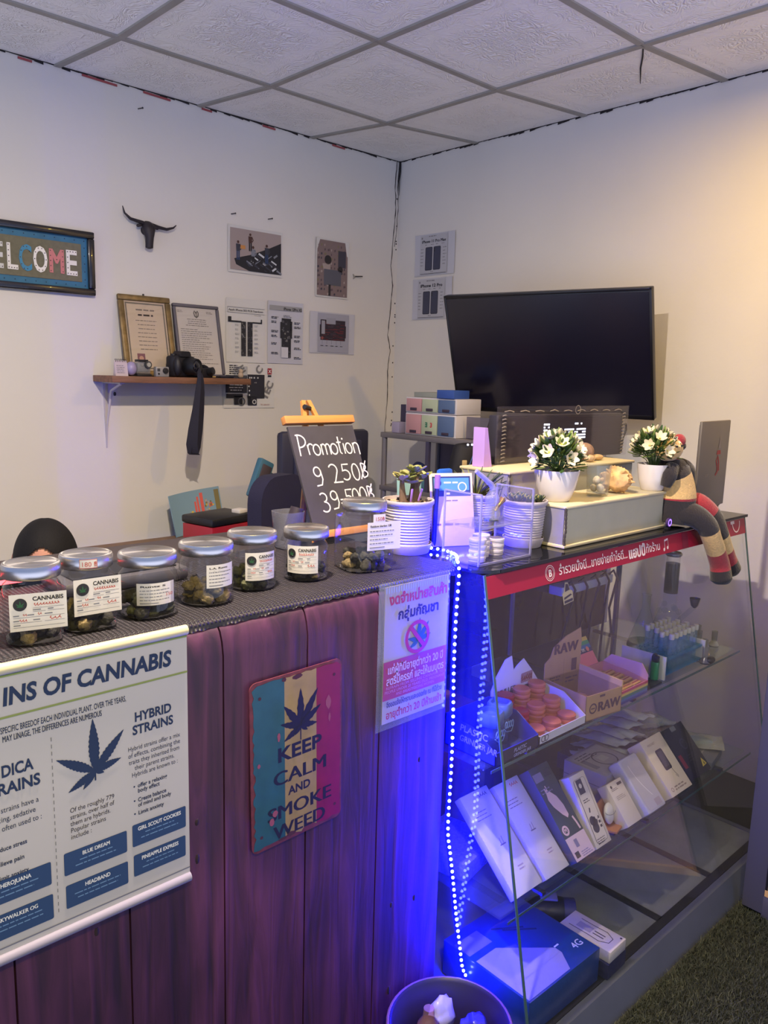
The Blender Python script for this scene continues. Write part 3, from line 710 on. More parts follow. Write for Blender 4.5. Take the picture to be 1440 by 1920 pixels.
mx = nt.nodes.new('ShaderNodeMix'); mx.data_type = 'RGBA'; mx.blend_type = 'MULTIPLY'; mx.inputs[0].default_value = .55
r2 = nt.nodes.new('ShaderNodeValToRGB'); r2.color_ramp.elements[0].position = .35; r2.color_ramp.elements[0].color = (.45, .45, .45, 1); r2.color_ramp.elements[1].position = .65; r2.color_ramp.elements[1].color = (1.2, 1.2, 1.2, 1)
nt.links.new(n2.outputs[0], r2.inputs[0]); nt.links.new(rp.outputs[0], mx.inputs[6]); nt.links.new(r2.outputs[0], mx.inputs[7]); nt.links.new(mx.outputs[2], b.inputs['Base Color'])
bp = nt.nodes.new('ShaderNodeBump'); bp.inputs['Strength'].default_value = .35; bp.inputs['Distance'].default_value = .004; nt.links.new(n1.outputs[0], bp.inputs['Height']); nt.links.new(bp.outputs[0], b.inputs['Normal'])
M_plank = m
t = thing('counter', 'long bar counter faced with reddish brown vertical planks', 'counter', (-2.9, -1.9, 0))
seams = [-4.3, -4.12, -3.95, -3.78, -3.6, -3.43, -3.26, -3.08, -2.90, -2.732, -2.558, -2.386, -2.212, -2.03, -1.835]
mb = MB()
for a, c in zip(seams, seams[1:]):
    x0, x1 = a+.0016, c-.0016
    prof = [(FY, 0), (FY, CT-.055), (FY+.004, CT-.032), (FY+.010, CT-.016), (FY+.018, CT-.006), (FY+.03, CT-.001), (FY+.03, 0)]
    mb.ring([[(x, y, z) for y, z in prof] for x in (x0, x1)])
r = random.Random(4); k0 = len(mb.f)
for k in range(26):
    x = r.choice(seams[8:14])+r.choice((.05, .12)); z = .15+.9*r.random(); mb.sph((x, FY, z), (.004, .0012, .006+.006*r.random()), 8, 5)
mb.m[k0:] = [1]*(len(mb.f)-k0)
mb.move(MX.Translation((2.9, 1.9, 0))); mb.build('front_panel', [M_plank, mat('knot_dark', (40, 22, 24), .8)], t, smooth=30)
MB().box((-.17, .125, CT-.012), (2.47, .63, .022)).build('worktop', mat('worktop_dark', (52, 44, 44), .6), t)
MB().box((1.055, .125, .55), (.02, .62, 1.08)).build('side_panel', M_plank, t)
# woven rubber runner
m = bpy.data.materials.new('woven_mat'); m.use_nodes = True; MATS['woven_mat'] = m
nt = m.node_tree; b = nt.nodes['Principled BSDF']; b.inputs['Roughness'].default_value = .5
tc = nt.nodes.new('ShaderNodeTexCoord')
w1 = nt.nodes.new('ShaderNodeTexWave'); w1.wave_type = 'BANDS'; w1.bands_direction = 'X'; w1.inputs['Scale'].default_value = 42; w1.inputs['Distortion'].default_value = .6
w2 = nt.nodes.new('ShaderNodeTexWave'); w2.wave_type = 'BANDS'; w2.bands_direction = 'Y'; w2.inputs['Scale'].default_value = 60; w2.inputs['Distortion'].default_value = .6
for w_ in (w1, w2): nt.links.new(tc.outputs['Object'], w_.inputs[0])
mu = nt.nodes.new('ShaderNodeMath'); mu.operation = 'MULTIPLY'; nt.links.new(w1.outputs['Fac'], mu.inputs[0]); nt.links.new(w2.outputs['Fac'], mu.inputs[1])
rp = nt.nodes.new('ShaderNodeValToRGB'); rp.color_ramp.elements[0].position = .05; rp.color_ramp.elements[0].color = (*lin((18, 15, 19)), 1); rp.color_ramp.elements[1].position = .6; rp.color_ramp.elements[1].color = (*lin((56, 48, 54)), 1)
nt.links.new(mu.outputs[0], rp.inputs[0]); nt.links.new(rp.outputs[0], b.inputs['Base Color'])
bp = nt.nodes.new('ShaderNodeBump'); bp.inputs['Strength'].default_value = .8; bp.inputs['Distance'].default_value = .004; nt.links.new(mu.outputs[0], bp.inputs['Height']); nt.links.new(bp.outputs[0], b.inputs['Normal'])
mb = MB(); rows = []; r = random.Random(8); nx = 420
prof = [(-1.70, .004), (-1.8, .004), (-1.9, .0045), (-2.0, .0045), (-2.08, .005), (-2.092, .004), (-2.099, .001), (-2.102, -.004), (-2.103, -.0075)]
for (y, z) in prof:
    row = []
    for i in range(nx+1):
        x = -3.9+(2.115)*i/nx; k = 1 if z < -.006 else 0
        row.append((x, y-.0008*k*math.sin(x*90), CT+z + (.0012*math.sin(i*1.57) + .002*math.sin(x*11) if k else .0004*math.sin(i*2.1+y*30))))
    rows.append(row)
mb.ring(rows, closed=False, cap0=False, cap1=False)
o = mb.build('bar_runner', m); tag(o, 'dark woven rubber runner laid along the top of the plank counter', 'mat')
sm = o.modifiers.new('thick', 'SOLIDIFY'); sm.thickness = .003; sm.offset = 1
MT = CT+.008

# ------------------------------------------------------------------ jars
M_jar = glass('jar_glass', (246, 246, 246), 1.0, .01, .018, (170, 165, 180)); M_steel = mat('brushed_steel', (196, 192, 188), .26, metal=.95, aniso=.8)
M_steel_top = mat('lid_top_steel', (176, 172, 168), .32, metal=.95, aniso=.8)
M_label = mat('label_paper', (205, 198, 188), .75)
M_buds = [mat('bud_green', (84, 84, 58), .9, noise=.5, nscale=120, bump=.8, bscale=180), mat('bud_dark', (52, 50, 42), .9, noise=.5, nscale=140, bump=.8, bscale=200), mat('bud_tan', (134, 116, 80), .9, noise=.45, nscale=140, bump=.8, bscale=200)]
def bud_mesh(seed, m, s):
    r = random.Random(seed); bm = bmesh.new(); bmesh.ops.create_icosphere(bm, subdivisions=3, radius=1)
    from mathutils import noise as N
    for v in bm.verts:
        n = N.noise(v.co*2.2+V((seed*3.1, 0, 0)))*.35+N.noise(v.co*6+V((0, seed*2., 0)))*.16
        v.co = V((v.co.x*.8, v.co.y*.75, v.co.z*1.1))*(1+n)*s
    me = bpy.data.meshes.new('bud'); bm.to_mesh(me); bm.free(); me.materials.append(m)
    for p in me.polygons: p.use_smooth = True
    return me
BUDS = {(k, q): bud_mesh(k+7*q, M_buds[q], .0115) for k in range(3) for q in range(3)}
DARK_RED = ink((176, 72, 62)); BLK = ink((30, 28, 30)); GRN = ink((30, 82, 44))
def fill_buds(cx, cy, rad, n, q, label, group, seed, layers=2, z0=None):
    r = random.Random(seed); z = MT+.012 if z0 is None else z0; placed = 0; first = True; k = 0
    pos = []
    for l in range(layers):
        m_ = n//layers
        for i in range(m_):
            a = 2*PI*i/m_+r.random()*.3+l*.4; rr = (rad-.011)*(1 if i % 3 else .45)
            pos.append((cx+rr*math.cos(a), cy+rr*math.sin(a), z+.016*l))
    for i, p in enumerate(pos):
        o = bpy.data.objects.new('dried_bud', BUDS[(i % 3, q if i % 5 else (q+1) % 3 if q != 2 else 2)]); COL.objects.link(o)
        s = .85+.4*r.random(); o.location = p; o.rotation_euler = (r.random()*6, r.random()*6, r.random()*6); o.scale = (s, s, s)
        tag(o, label, 'bud', group)
def jar(label, cx, cy, rad, h, lid_h, sup=1.0, rz=0.0, lid_r=None, kind='cannabis', lab=None, lid_sticker=None, n=40, seed=1):
    t = thing('storage_jar', label, 'jar', (cx, cy, MT), rz)
    bh = h-lid_h; lr = lid_r or rad
    prof = [(.001, .0), (rad*.88, 0), (rad*.97, .004), (rad, .012), (rad, bh-.026), (rad*.97, bh-.014), (min(lr, rad)*.86, bh-.006), (min(lr, rad)*.86, bh+.004)]
    mb = MB()
    # body: squared section blends to a round neck
    rings = []
    for i, (r_, z) in enumerate(prof):
        s_ = sup if i < len(prof)-2 else 1.0; rg = []
        for j in range(n):
            a = 2*PI*(j+.5)/n; ca, sa = math.cos(a), math.sin(a)
            rg.append((math.copysign(abs(ca)**s_, ca)*r_, math.copysign(abs(sa)**s_, sa)*r_, z))
        rings.append(rg)
    mb.ring(rings, True, False, False); mb.build('glass_body', M_jar, t)
    mb = MB(); mb.lathe([(rad*.93, .0035), (rad*.6, .0045), (.001, .0045)], n=n, sup=sup, cap0=False); mb.build('glass_base', glass('jar_base', (150, 150, 155), 1.0, .05, .3, (90, 88, 92)), t)
    lid = MB().lathe([(lr*1.0, bh), (lr*1.03, bh+.002), (lr*1.03, bh+lid_h-.004), (lr*1.0, bh+lid_h-.0005), (lr*.97, bh+lid_h)], n=48).build('lid', M_steel, t)
    MB().lathe([(lr*.972, bh+lid_h-.0002), (lr*.93, bh+lid_h+.0006), (lr*.8, bh+lid_h-.001), (.001, bh+lid_h-.0002)], n=48, cap0=False, cap1=False).build('lid_top', M_steel_top, lid)
    if lid_sticker:
        ang, y0, w_, h_, txt = lid_sticker; R = lr*1.032
        wp = lambda p: V((R*math.sin(p.x/R+ang), -R*math.cos(p.x/R+ang), p.y))
        st = patch(w_, h_, wp, bh+y0); s = st.build('price_sticker', M_label, lid, smooth=0)
        R2 = R+.0006; wp2 = lambda p: V((R2*math.sin(p.x/R2+ang), -R2*math.cos(p.x/R2+ang), p.y))
        mb = MB(); text_to(mb, txt, -w_*.42, bh+y0+h_*.2, h_*.72, warp=wp2, k=0, width=w_*.84)
        for x in (-w_/2, w_/2-.0006): bar(mb, x, bh+y0, .0006, h_, wp2)
        for y in (0, h_-.0008): bar(mb, -w_/2, bh+y0+y, w_, .0008, wp2)
        mb.build('price', DARK_RED, s, flat=True)
    return t
def patch(w_, h_, wp, y0, n=14, x0=None):
    mb = MB(); x0 = -w_/2 if x0 is None else x0
    vs = []
    for i in range(n+1): 
        x = x0+w_*i/n; vs += [wp(V((x, y0, 0))), wp(V((x, y0+h_, 0)))]
    mb.add(vs, [(2*i, 2*i+2, 2*i+3, 2*i+1) for i in range(n)]); return mb
def bar(mb, x, y, w_, h_, wp, k=0, n=6):
    vs = []
    for i in range(n+1): vs += [wp(V((x+w_*i/n, y, 0))), wp(V((x+w_*i/n, y+h_, 0)))]
    mb.add(vs, [(2*i, 2*i+2, 2*i+3, 2*i+1) for i in range(n)], k)
def jar_label(t, R, ang, y0, w_, h_, kind, seed, flat_d=None, title=None, price=None, dx=0.0):
    """paper label on the jar: curved round the body, or flat on a square side"""
    if flat_d is None:
        wpf = lambda RR: (lambda p: V((RR*math.sin(p.x/RR+ang), -RR*math.cos(p.x/RR+ang), p.y)))
    else:
        ca, sa = math.cos(ang), math.sin(ang)
        wpf = lambda RR: (lambda p: V(((p.x+dx)*ca+RR*sa, (p.x+dx)*sa-RR*ca, p.y)))
    R0 = (flat_d or R)+.0008; st = patch(w_, h_, wpf(R0), y0)
    lb = st.build('label', M_label, t, smooth=0)
    wp = wpf(R0+.0006); mb = MB(); L = -w_/2
    if kind == 'cannabis':
        wl = lambda p: wp(V((p.x, p.y, 0)))
        text_to(mb, 'CANNABIS', L+w_*.40, y0+h_*.80, h_*.155, bold=.03, k=0, warp=wp, width=w_*.54)
        n = 24; mb.add([wp(V((L+w_*.185+h_*.17*math.cos(2*PI*j/n), y0+h_*.72+h_*.17*math.sin(2*PI*j/n), 0))) for j in range(n)], [list(range(n))], 0)
        wp2 = wpf(R0+.001); hemp_leaf(mb, L+w_*.185, y0+h_*.66, h_*.17, spec=[(90, 1), (45, .85), (135, .85), (5, .55), (175, .55)], serr=3, k=2, warp=lambda p: wp2(V((p.x, p.y, 0))))
        scribble(mb, L+w_*.42, y0+h_*.655, w_*.45, h_*.10, h_*.018, k=1, warp=wl, seed=seed, n=9)
        for yy, x0, x1 in ((.60, .4, .95), (.5, .4, .62), (.5, .66, .95), (.36, .06, .95), (.22, .06, .55), (.22, .6, .95), (.1, .06, .95)): bar(mb, L+w_*x0, y0+h_*yy, w_*(x1-x0), h_*.008, wp, 3)
        for k in range(8):
            xx, yy = ((.06, .41), (.3, .41), (.6, .41), (.06, .27), (.4, .27), (.4, .54), (.66, .54), (.06, .15))[k]; bar(mb, L+w_*xx, y0+h_*yy, w_*(.10+.02*(k % 3)), h_*.028, wp, 3)
        scribble(mb, L+w_*.22, y0+h_*.40, w_*.08, h_*.08, h_*.015, k=1, warp=wl, seed=seed+1, n=2); scribble(mb, L+w_*.48, y0+h_*.40, w_*.08, h_*.08, h_*.015, k=1, warp=wl, seed=seed+2, n=2)
        scribble(mb, L+w_*.16, y0+h_*.25, w_*.14, h_*.09, h_*.016, k=1, warp=wl, seed=seed+3, n=3); scribble(mb, L+w_*.68, y0+h_*.24, w_*.22, h_*.11, h_*.02, k=1, warp=wl, seed=seed+4, n=3)
    else:
        text_to(mb, title, L+w_*.08, y0+h_*.82, h_*.11, bold=.03, k=0, warp=wp, width=w_*.62)
        for k in range(4):
            r = random.Random(seed+k); x = .07
            while x < .8-.1*k % .3: ww = .03+.07*r.random(); bar(mb, L+w_*x, y0+h_*(.66-.145*k), w_*ww, h_*.035, wp, 3); x += ww+.018
        bar(mb, L+w_*.07, y0+h_*.08, w_*.45, h_*.035, wp, 3)
        if price: text_to(mb, price, L+w_*.70, y0+h_*.36, h_*.2, k=1, warp=wp, width=w_*.2)
    mb.build('lettering', [BLK, DARK_RED, GRN, GREYINK], lb, flat=True)
    return lb
j = jar('square glass jar with green leaf label at the near end of the counter row', -2.654, -2.033, .0405, .1165, .020, .62, -.25, .0395, seed=1)
jar_label(j, .0405, 0, .026, .076, .054, 'cannabis', 1, flat_d=.041, dx=.004)
fill_buds(-2.654, -2.033, .036, 16, 1, 'dark green bud at the bottom of the nearest square jar', 'buds in the nearest square jar', 1)
j = jar('square glass jar with a red price sticker on its steel lid', -2.568, -2.022, .040, .117, .020, .62, -.06, .0385, lid_sticker=(-.25, .004, .026, .014, '180 ฿'), seed=2)
jar_label(j, .040, 0, .030, .072, .056, 'cannabis', 11, flat_d=.0405, dx=.002)
fill_buds(-2.568, -2.022, .036, 16, 1, 'dark bud in the square jar with the price sticker on its lid', 'buds in the jar with the sticker', 2)
j = jar('squat round jar with a plain wrapped label and big dark buds', -2.464, -2.017, .0463, .1055, .020, .9, 0, .0458, seed=3)
jar_label(j, .0463, -.15, .026, .066, .036, 'text', 21, title='Runtz S', price='150')
fill_buds(-2.464, -2.017, .043, 16, 0, 'greyish bud in the squat round jar with the plain wrapped label', 'buds in the squat round jar', 3)
j = jar('round jar with a narrow side label and loose pale buds', -2.351, -2.009, .0459, .107, .020, .95, 0, .0455, seed=4)
jar_label(j, .0459, .08, .034, .056, .040, 'text', 31, title='L.A. Runtz', price=None)
fill_buds(-2.351, -2.009, .042, 12, 2, 'small pale tan bud in the jar with the narrow side label', 'buds in the jar with the narrow label', 4)
j = jar('round jar with a half turned leaf label in the middle of the row', -2.234, -1.977, .0435, .1076, .020, .95, 0, .0448, seed=5)
jar_label(j, .0435, -.18, .022, .062, .052, 'cannabis', 41)
fill_buds(-2.234, -1.977, .040, 14, 0, 'olive bud in the jar with the half turned leaf label', 'buds in the half turned jar', 5)
j = jar('small round jar with a leaf label standing before the chalkboard', -2.112, -1.983, .043, .1025, .020, .95, 0, .0431, seed=6)
jar_label(j, .043, -.86, .018, .066, .054, 'cannabis', 51)
fill_buds(-2.112, -1.983, .039, 14, 1, 'dark bud in the small jar before the chalkboard', 'buds in the jar before the chalkboard', 6)
j = jar('tall square glass jar with a printed label beside the ribbed pot', -1.964, -1.987, .0545, .144, .020, .55, -.22, .0452, seed=7)
jar_label(j, .0545, 0, .048, .078, .058, 'text', 61, flat_d=.055, title='Rainbow sherbet 15฿', dx=.016)
lbx = MB(); wpz = lambda p: V((p.x+.004, -.0562, p.y))
text_to(lbx, '150฿', -.010, .1085, .011, warp=wpz, k=0, width=.02); lb2 = patch(.028, .016, lambda p: V((p.x+.004, -.0556, p.y)), .106).build('price_sticker', M_label, j, smooth=0); lbx.build('price', DARK_RED, lb2, flat=True)
fill_buds(-1.964, -1.987, .046, 22, 1, 'dark brown bud at the bottom of the tall square jar', 'buds in the tall square jar', 7)

# ------------------------------------------------------------------ posters and signs on the counter front
NAVY = ink((24, 42, 74)); NAVYB = ink((34, 60, 98)); OLIVE = ink((128, 140, 74)); WHITE = ink((214, 212, 208)); LGREY = ink((110, 110, 122)); DKL = ink((34, 34, 52)); MIDB = ink((96, 126, 160))
PW, PH = .62, .415; PX = -2.459
t = thing('strains_poster', 'white poster about strains of cannabis hanging at the near end of the counter', 'poster', (PX-PW, FY-.011, .703), 0.0, None, 'front')
M_vinyl = mat('poster_vinyl', (180, 174, 170), .6)
mb = MB(); 
mb.box((PW/2, PH/2, 0), (PW, PH, .003)); mb.build('sheet', M_vinyl, t)
mb = MB(); mb.cyl((0, PH+.002, .001), (PW, PH+.002, .001), .008, n=16); mb.build('rod', mat('rod_lit', (190, 180, 142), .5), t)  # cream highlight on the top rod put into its colour
mb = MB(); mb.cyl((0, -.004, .001), (PW, -.004, .001), .008, n=16); mb.build('rod', mat('rod_shaded', (136, 130, 142), .6), t)  # the lower rod's dimmer, lilac light put into a duller colour
Z = .0022; mb = MB(); R = PW
def px(a): return R-a   # distance from the poster's right edge
for y in (.4055, .3475): mb.rect(0, y, PW, .003, Z, 2)
mb.rect(0, .012, PW, .002, Z, 3)
text_to(mb, 'INS OF CANNABIS', px(.275), .3660, .0345, Z, bold=.035, shear=.1, k=0, width=.247); text_to(mb, 'STRA', px(.282), .3660, .0345, Z, 'RIGHT', bold=.035, shear=.1, k=0, sx=.86)
text_to(mb, 'SPECIFIC BREEDOF EACH INDIVIDUAL PLANT. OVER THE YEARS,', px(.279), .3270, .0125, Z, bold=.01, k=0, width=.177); text_to(mb, 'A STRAIN IS A ', px(.282), .3270, .0125, Z, 'RIGHT', bold=.01, k=0, sx=.62)
text_to(mb, 'MAY LINAGE, THE DIFFERENCES ARE NUMEROUS', px(.277), .3145, .0125, Z, bold=.01, k=0, width=.137)
for k, (s, w_) in enumerate((('HYBRID', .060), ('STRAINS', .067))): text_to(mb, s, px(.0595)-w_/2, .2905-.0205*k, .0205, Z, bold=.03, k=0, width=w_)
for k, (s, w_) in enumerate((('Hybrid strains offer a mix', .086), ('of effects, combining the', .086), ('traits they inherited from', .084), ('their parent strains.', .066), ('Hybrids are known to :', .076))): text_to(mb, s, px(.058)-w_/2, .2450-.0107*k, .0105, Z, k=0, width=w_)
for k, (s, y, w_) in enumerate((('offer a relaxing', .1830, .049), ('body effect', .1745, .036), ('Create balance', .1595, .047), ('of mind and body', .1510, .055), ('Limit anxiety', .1380, .042))):
    text_to(mb, s, px(.087), y, .0095, Z, bold=.02, k=0, width=w_)
    if k in (0, 2, 4): mb.disc(px(.0925), y+.0032, .0014, Z, 10, 0)
hemp_leaf(mb, px(.152), .2320, .082, Z, spec=[(91, 1.0), (49, .84), (148, .80), (12, .50), (207, .55), (231, .36), (-24, .18)], wid=.105, serr=11, k=0, stem=.18)
for k, (s, w_) in enumerate((('Of the roughly 779', .066), ('strains, over half of', .066), ('them are hybrids.', .060), ('Popular strains', .052), ('include :', .030))): text_to(mb, s, px(.191), .1795-.0104*k, .0105, Z, k=4, width=w_)
for k in range(26): mb.rect(px(.2135), .2970-.0106*k, .0011, .0058, Z, 5)
text_to(mb, 'DICA', px(.281), .2650, .0235, Z, bold=.03, k=0, width=.042); text_to(mb, 'IN', px(.283), .2650, .0235, Z, 'RIGHT', bold=.03, k=0, sx=.8)
text_to(mb, 'RAINS', px(.287), .2400, .0235, Z, bold=.03, k=0, width=.056); text_to(mb, 'ST', px(.289), .2400, .0235, Z, 'RIGHT', bold=.03, k=0, sx=.8)
for k, (a_, b_, w_) in enumerate((('Indica ', 'strains have a', .050), ('relax', 'ing, sedative', .045), ('effect, ', 'often used to :', .053))):
    text_to(mb, b_, px(.284), .2140-.0135*k, .0115, Z, k=0, width=w_); text_to(mb, a_, px(.2845), .2140-.0135*k, .0115, Z, 'RIGHT', k=0, sx=.75)
for k, (a_, b_, w_) in enumerate((('Re', 'duce stress', .036), ('Re', 'lieve pain', .031), ('Li', 'mit anxiety', .036))): text_to(mb, b_, px(.288), .1580-.0215*k, .0095, Z, bold=.02, k=0, width=w_); text_to(mb, a_, px(.2884), .1580-.0215*k, .0095, Z, 'RIGHT', bold=.02, k=0, sx=.75)
def strain_box(x, y, w_, h_, title, seed):
    mb.poly([(a, b_, Z) for a, b_ in round_rect(x, y, w_, h_, .0025)], 1)
    text_to(mb, title, x+w_/2, y+h_-.0115, .0088, Z+.0004, 'CENTER', bold=.025, k=6, sx=.82); lines_of(mb, x+.012, y+h_-.0185, w_-.024, 2, .007, .0018, Z+.0004, seed, 7, True)
strain_box(px(.2025), .084, .096, .0355, 'BLUE DREAM', 1); strain_box(px(.2015), .031, .0955, .037, 'HEADBAND', 2)
strain_box(px(.0975), .087, .091, .0365, 'GIRL SCOUT COOKIES', 3); strain_box(px(.0965), .0365, .089, .036, 'PINEAPPLE EXPRESS', 4)
strain_box(px(.318), .0805, .097, .0355, 'HEROJUANA', 5); strain_box(px(.317), .026, .097, .039, 'SKYWALKER OG', 6)
mb.build('lettering', [NAVY, NAVYB, OLIVE, LGREY, DKL, GREYINK, WHITE, MIDB], t, flat=True)

# metal sign
t = thing('metal_sign', 'chipped metal KEEP CALM sign in teal, cream and magenta stripes', 'sign', (-2.336, FY-.007, .680), -.018, None, 'front')
KW, KH = .203, .318; r = random.Random(12)
pts = round_rect(0, 0, KW, KH, .014, 6); 
MB().prism(pts, 0, .002).build('plate', mat('sign_edge', (104, 44, 56), .5, noise=.3, nscale=60), t)
def rough_band(x0, x1, jl, jr, jb, jt, n=26):
    p = []
    for i in range(n+1): p.append((x0+jl*r.random(), .004+(KH-.008)*i/n))
    q = []
    for i in range(n+1): q.append((x1-jr*r.random(), .004+(KH-.008)*(n-i)/n))
    return p+q
TEAL = mat('sign_teal', (34, 80, 94), .45, noise=.12, nscale=30); CREAM = mat('sign_cream', (150, 124, 82), .5, noise=.1, nscale=30); MAG = mat('sign_magenta', (124, 10, 60), .45, noise=.08, nscale=30)
mb = MB(); z = .0026
def strip(x0, x1, jl=0, jr=0, n=34, jb=.006, jt=.003, k=0):
    up = [(x0+(x1-x0)*i/6, KH-.004-jt*r.random() - (.008 if (i in (0, 6) and (x0 < .01 or x1 > KW-.01)) and ((i == 0) == (x0 < .01)) else 0)) for i in range(7)]; dn = [(x1-(x1-x0)*i/6, .004+jb*r.random()) for i in range(7)]
    lf = [(x0+jl*r.random(), .012+(KH-.03)*i/n) for i in range(1, n)]; rt = [(x1-jr*r.random(), KH-.018-(KH-.03)*i/n) for i in range(1, n)]
    mb.poly([(a, b_, z) for a, b_ in lf+up+rt+dn][::-1], k)
strip(.004, .072, .006, 0, k=0); strip(.072, .143, 0, 0, jb=.014, k=1); strip(.143, KW-.003, 0, .002, k=2)
st = mb
mb = MB(); z = .0032; KI = ink((16, 12, 46))
hemp_leaf(mb, .107, .213, .075, z, spec=[(90, .95), (58, .98), (128, .80), (32, .72), (162, .62), (-6, .50), (208, .56), (-38, .26), (228, .26)], wid=.115, serr=5, k=0, stem=.36)
for s, y, h_, w_ in (('KEEP', .158, .036, .098), ('CALM', .114, .036, .116), ('AND', .088, .022, .050), ('SMOKE', .049, .036, .142), ('WEED', .011, .036, .116)):
    text_to(mb, s, .104-w_/2, y, h_*1.02, z, bold=.03, k=0, width=w_)
mb.build('lettering', KI, t, flat=True)
mb = st; z = .0034; CH = ink((140, 70, 90)); RUST = ink((70, 30, 40))
for (x, y, w_, h_) in ((.055, .196, .008, .02), (.042, .055, .014, .016), (.036, .04, .012, .018), (.012, .16, .008, .01), (.163, .225, .014, .03), (.17, .2, .006, .02)):
    mb.poly([(x+w_*(.5+.5*math.cos(2*PI*q/9)*(.7+.3*r.random())), y+h_*(.5+.5*math.sin(2*PI*q/9)*(.7+.3*r.random())), z) for q in range(9)], 3)
for (x, y) in ((.02, .288), (.184, .29), (.02, .028), (.186, .03)): mb.disc(x, y, .0032, z, 10, 4)
for (x, y, w_, h_) in ((.088, KH-.016, .024, .012), (.066, KH-.014, .01, .01), (.075, .004, .02, .012), (.055, .004, .02, .007)): mb.poly([(x+w_*(.5+.5*math.cos(2*PI*q/7)), y+h_*(.5+.5*math.sin(2*PI*q/7)*(.6+.4*r.random())), z) for q in range(7)], 4)
mb.build('painted_stripes', [TEAL, CREAM, MAG, CH, RUST], t, flat=True)

# laminated age notice
t = thing('age_notice', 'laminated Thai notice with a crossed out hemp leaf beside the light strip', 'notice', (-2.046, FY-.006, .822), 0.0, None, 'front')
NW, NH = .2, .303
MB().box((NW/2, NH/2, .0005), (NW, NH, .001)).build('sleeve', glass('laminate', (244, 244, 248), .8, .08, .12, (205, 205, 215)), t)
s = MB().box((NW/2+.006, NH/2+.002, .0), (NW-.02, NH-.022, .0022)).build('sheet', mat('notice_paper', (158, 150, 150), .6), t)
mb = MB(); z = .0018; x0, x1 = .016, NW-.004
mb.rect(x0, .062, x1-x0, .080, z, 0)
text_to(mb, 'งดจำหน่ายสินค้า', .11, .257, .028, z, 'CENTER', bold=.035, k=1, width=.165)
text_to(mb, 'กลุ่มกัญชา', .11, .224, .028, z, 'CENTER', bold=.035, k=2, width=.115)
hemp_leaf(mb, .112, .170, .05, z, spec=[(88, .95), (52, .92), (122, .8), (14, .72), (166, .66), (-30, .5), (206, .6), (-62, .5)], wid=.13, serr=3, k=3, stem=0)
mb.annulus(.108, .178, .027, .035, z+.0004, k=4)
a = .85; mb.stroke([(.108-.03*math.cos(a), .178+.03*math.sin(a)), (.108+.03*math.cos(a), .178-.03*math.sin(a))], .009, z+.0006, 4)
text_to(mb, 'แก่ผู้ที่มีอายุต่ำกว่า 20 ปี', .107, .116, .0225, z+.0004, 'CENTER', bold=.02, k=5, width=.158)
text_to(mb, 'สตรีมีครรภ์ และให้นมบุตร', .107, .093, .0225, z+.0004, 'CENTER', bold=.02, k=5, width=.165)
for k, s_ in enumerate(('REFRAIN FROM SELLING CANNABIS TO', 'PEOPLE UNDER 20 YEARS OLD, PREGNANT', 'AND BREASTFEEDING WOMEN')): text_to(mb, s_, .107, .084-.0085*k, .0085, z+.0004, 'CENTER', k=6, width=(.165, .172, .11)[k])
text_to(mb, 'จึงขอแจ้งให้ทราบและขออภัย ณ ที่นี้ด้วย', .107, .046, .0155, z, 'CENTER', bold=.01, k=2, width=.16)
text_to(mb, 'อายุต่ำกว่า 20 ปีห้ามเข้า', .107, .022, .022, z, 'CENTER', bold=.015, k=4, width=.16)
mb.build('lettering', [ink((150, 58, 66)), ink((160, 52, 48)), ink((36, 34, 56)), ink((40, 84, 58)), ink((160, 44, 52)), ink((190, 172, 176)), ink((180, 124, 138))], s, flat=True, loc=(0, 0, 0))
mb = MB(); r = random.Random(6)
for k in range(27): mb.poly([(.017+.0066*k, NH-.022+.0, .0019), (.021+.0066*k, NH-.022, .0019), (.0205+.0066*k, NH-.01+.003*r.random(), .0019), (.0165+.0066*k, NH-.012, .0019)], 0)
mb.build('net_edge', ink((150, 158, 178)), s, flat=True)

# ------------------------------------------------------------------ blue diode strip down the corner of the counter
path = [(-1.757, -1.905, 1.126), (-1.735, -1.945, 1.124), (-1.722, -1.985, 1.123), (-1.735, -2.03, 1.125), (-1.772, -2.075, 1.13), (-1.806, -2.105, 1.133), (-1.828, -2.132, 1.118), (-1.836, -2.136, 1.03), (-1.836, -2.136, .914), (-1.831, -2.136, .792), (-1.830, -2.136, .669), (-1.832, -2.136, .543), (-1.820, -2.136, .474), (-1.810, -2.137, .418), (-1.791, -2.138, .302), (-1.777, -2.14, .226), (-1.767, -2.142, .17), (-1.752, -2.144, .135)]
P = [V(p) for p in path]; dense = []
for i in range(len(P)-1):
    p0, p1, p2, p3 = P[max(i-1, 0)], P[i], P[i+1], P[min(i+2, len(P)-1)]
    for k in range(20):
        u = k/20; dense.append(.5*((2*p1)+(p2-p0)*u+(2*p0-5*p1+4*p2-p3)*u*u+(3*p1-p0-3*p2+p3)*u**3))
dense.append(P[-1]); cum = [0]
for a, c in zip(dense, dense[1:]): cum.append(cum[-1]+(c-a).length)
def along(d):
    for i in range(len(cum)-1):
        if cum[i+1] >= d: return dense[i].lerp(dense[i+1], (d-cum[i])/max(cum[i+1]-cum[i], 1e-9))
    return dense[-1]
t = thing('light_strip', 'blue diode strip running off the runner and down the counter corner', 'light strip', (-1.83, -2.135, .13))
inv = t.matrix_world.inverted()
MB().tube(dense[::4]+[dense[-1]], .0045, 8).move(inv).build('tape', glass('strip_tube', (190, 200, 255), .6, .1, .12, (60, 60, 200)), t)
M_led = mat('diode_glow', (255, 255, 255), .5, emit=BLUE[0], estr=BLUE[1])
d = .01; led0 = MB().sph((0, 0, 0), .0034, 10, 7).mesh('diode', M_led); i = 0
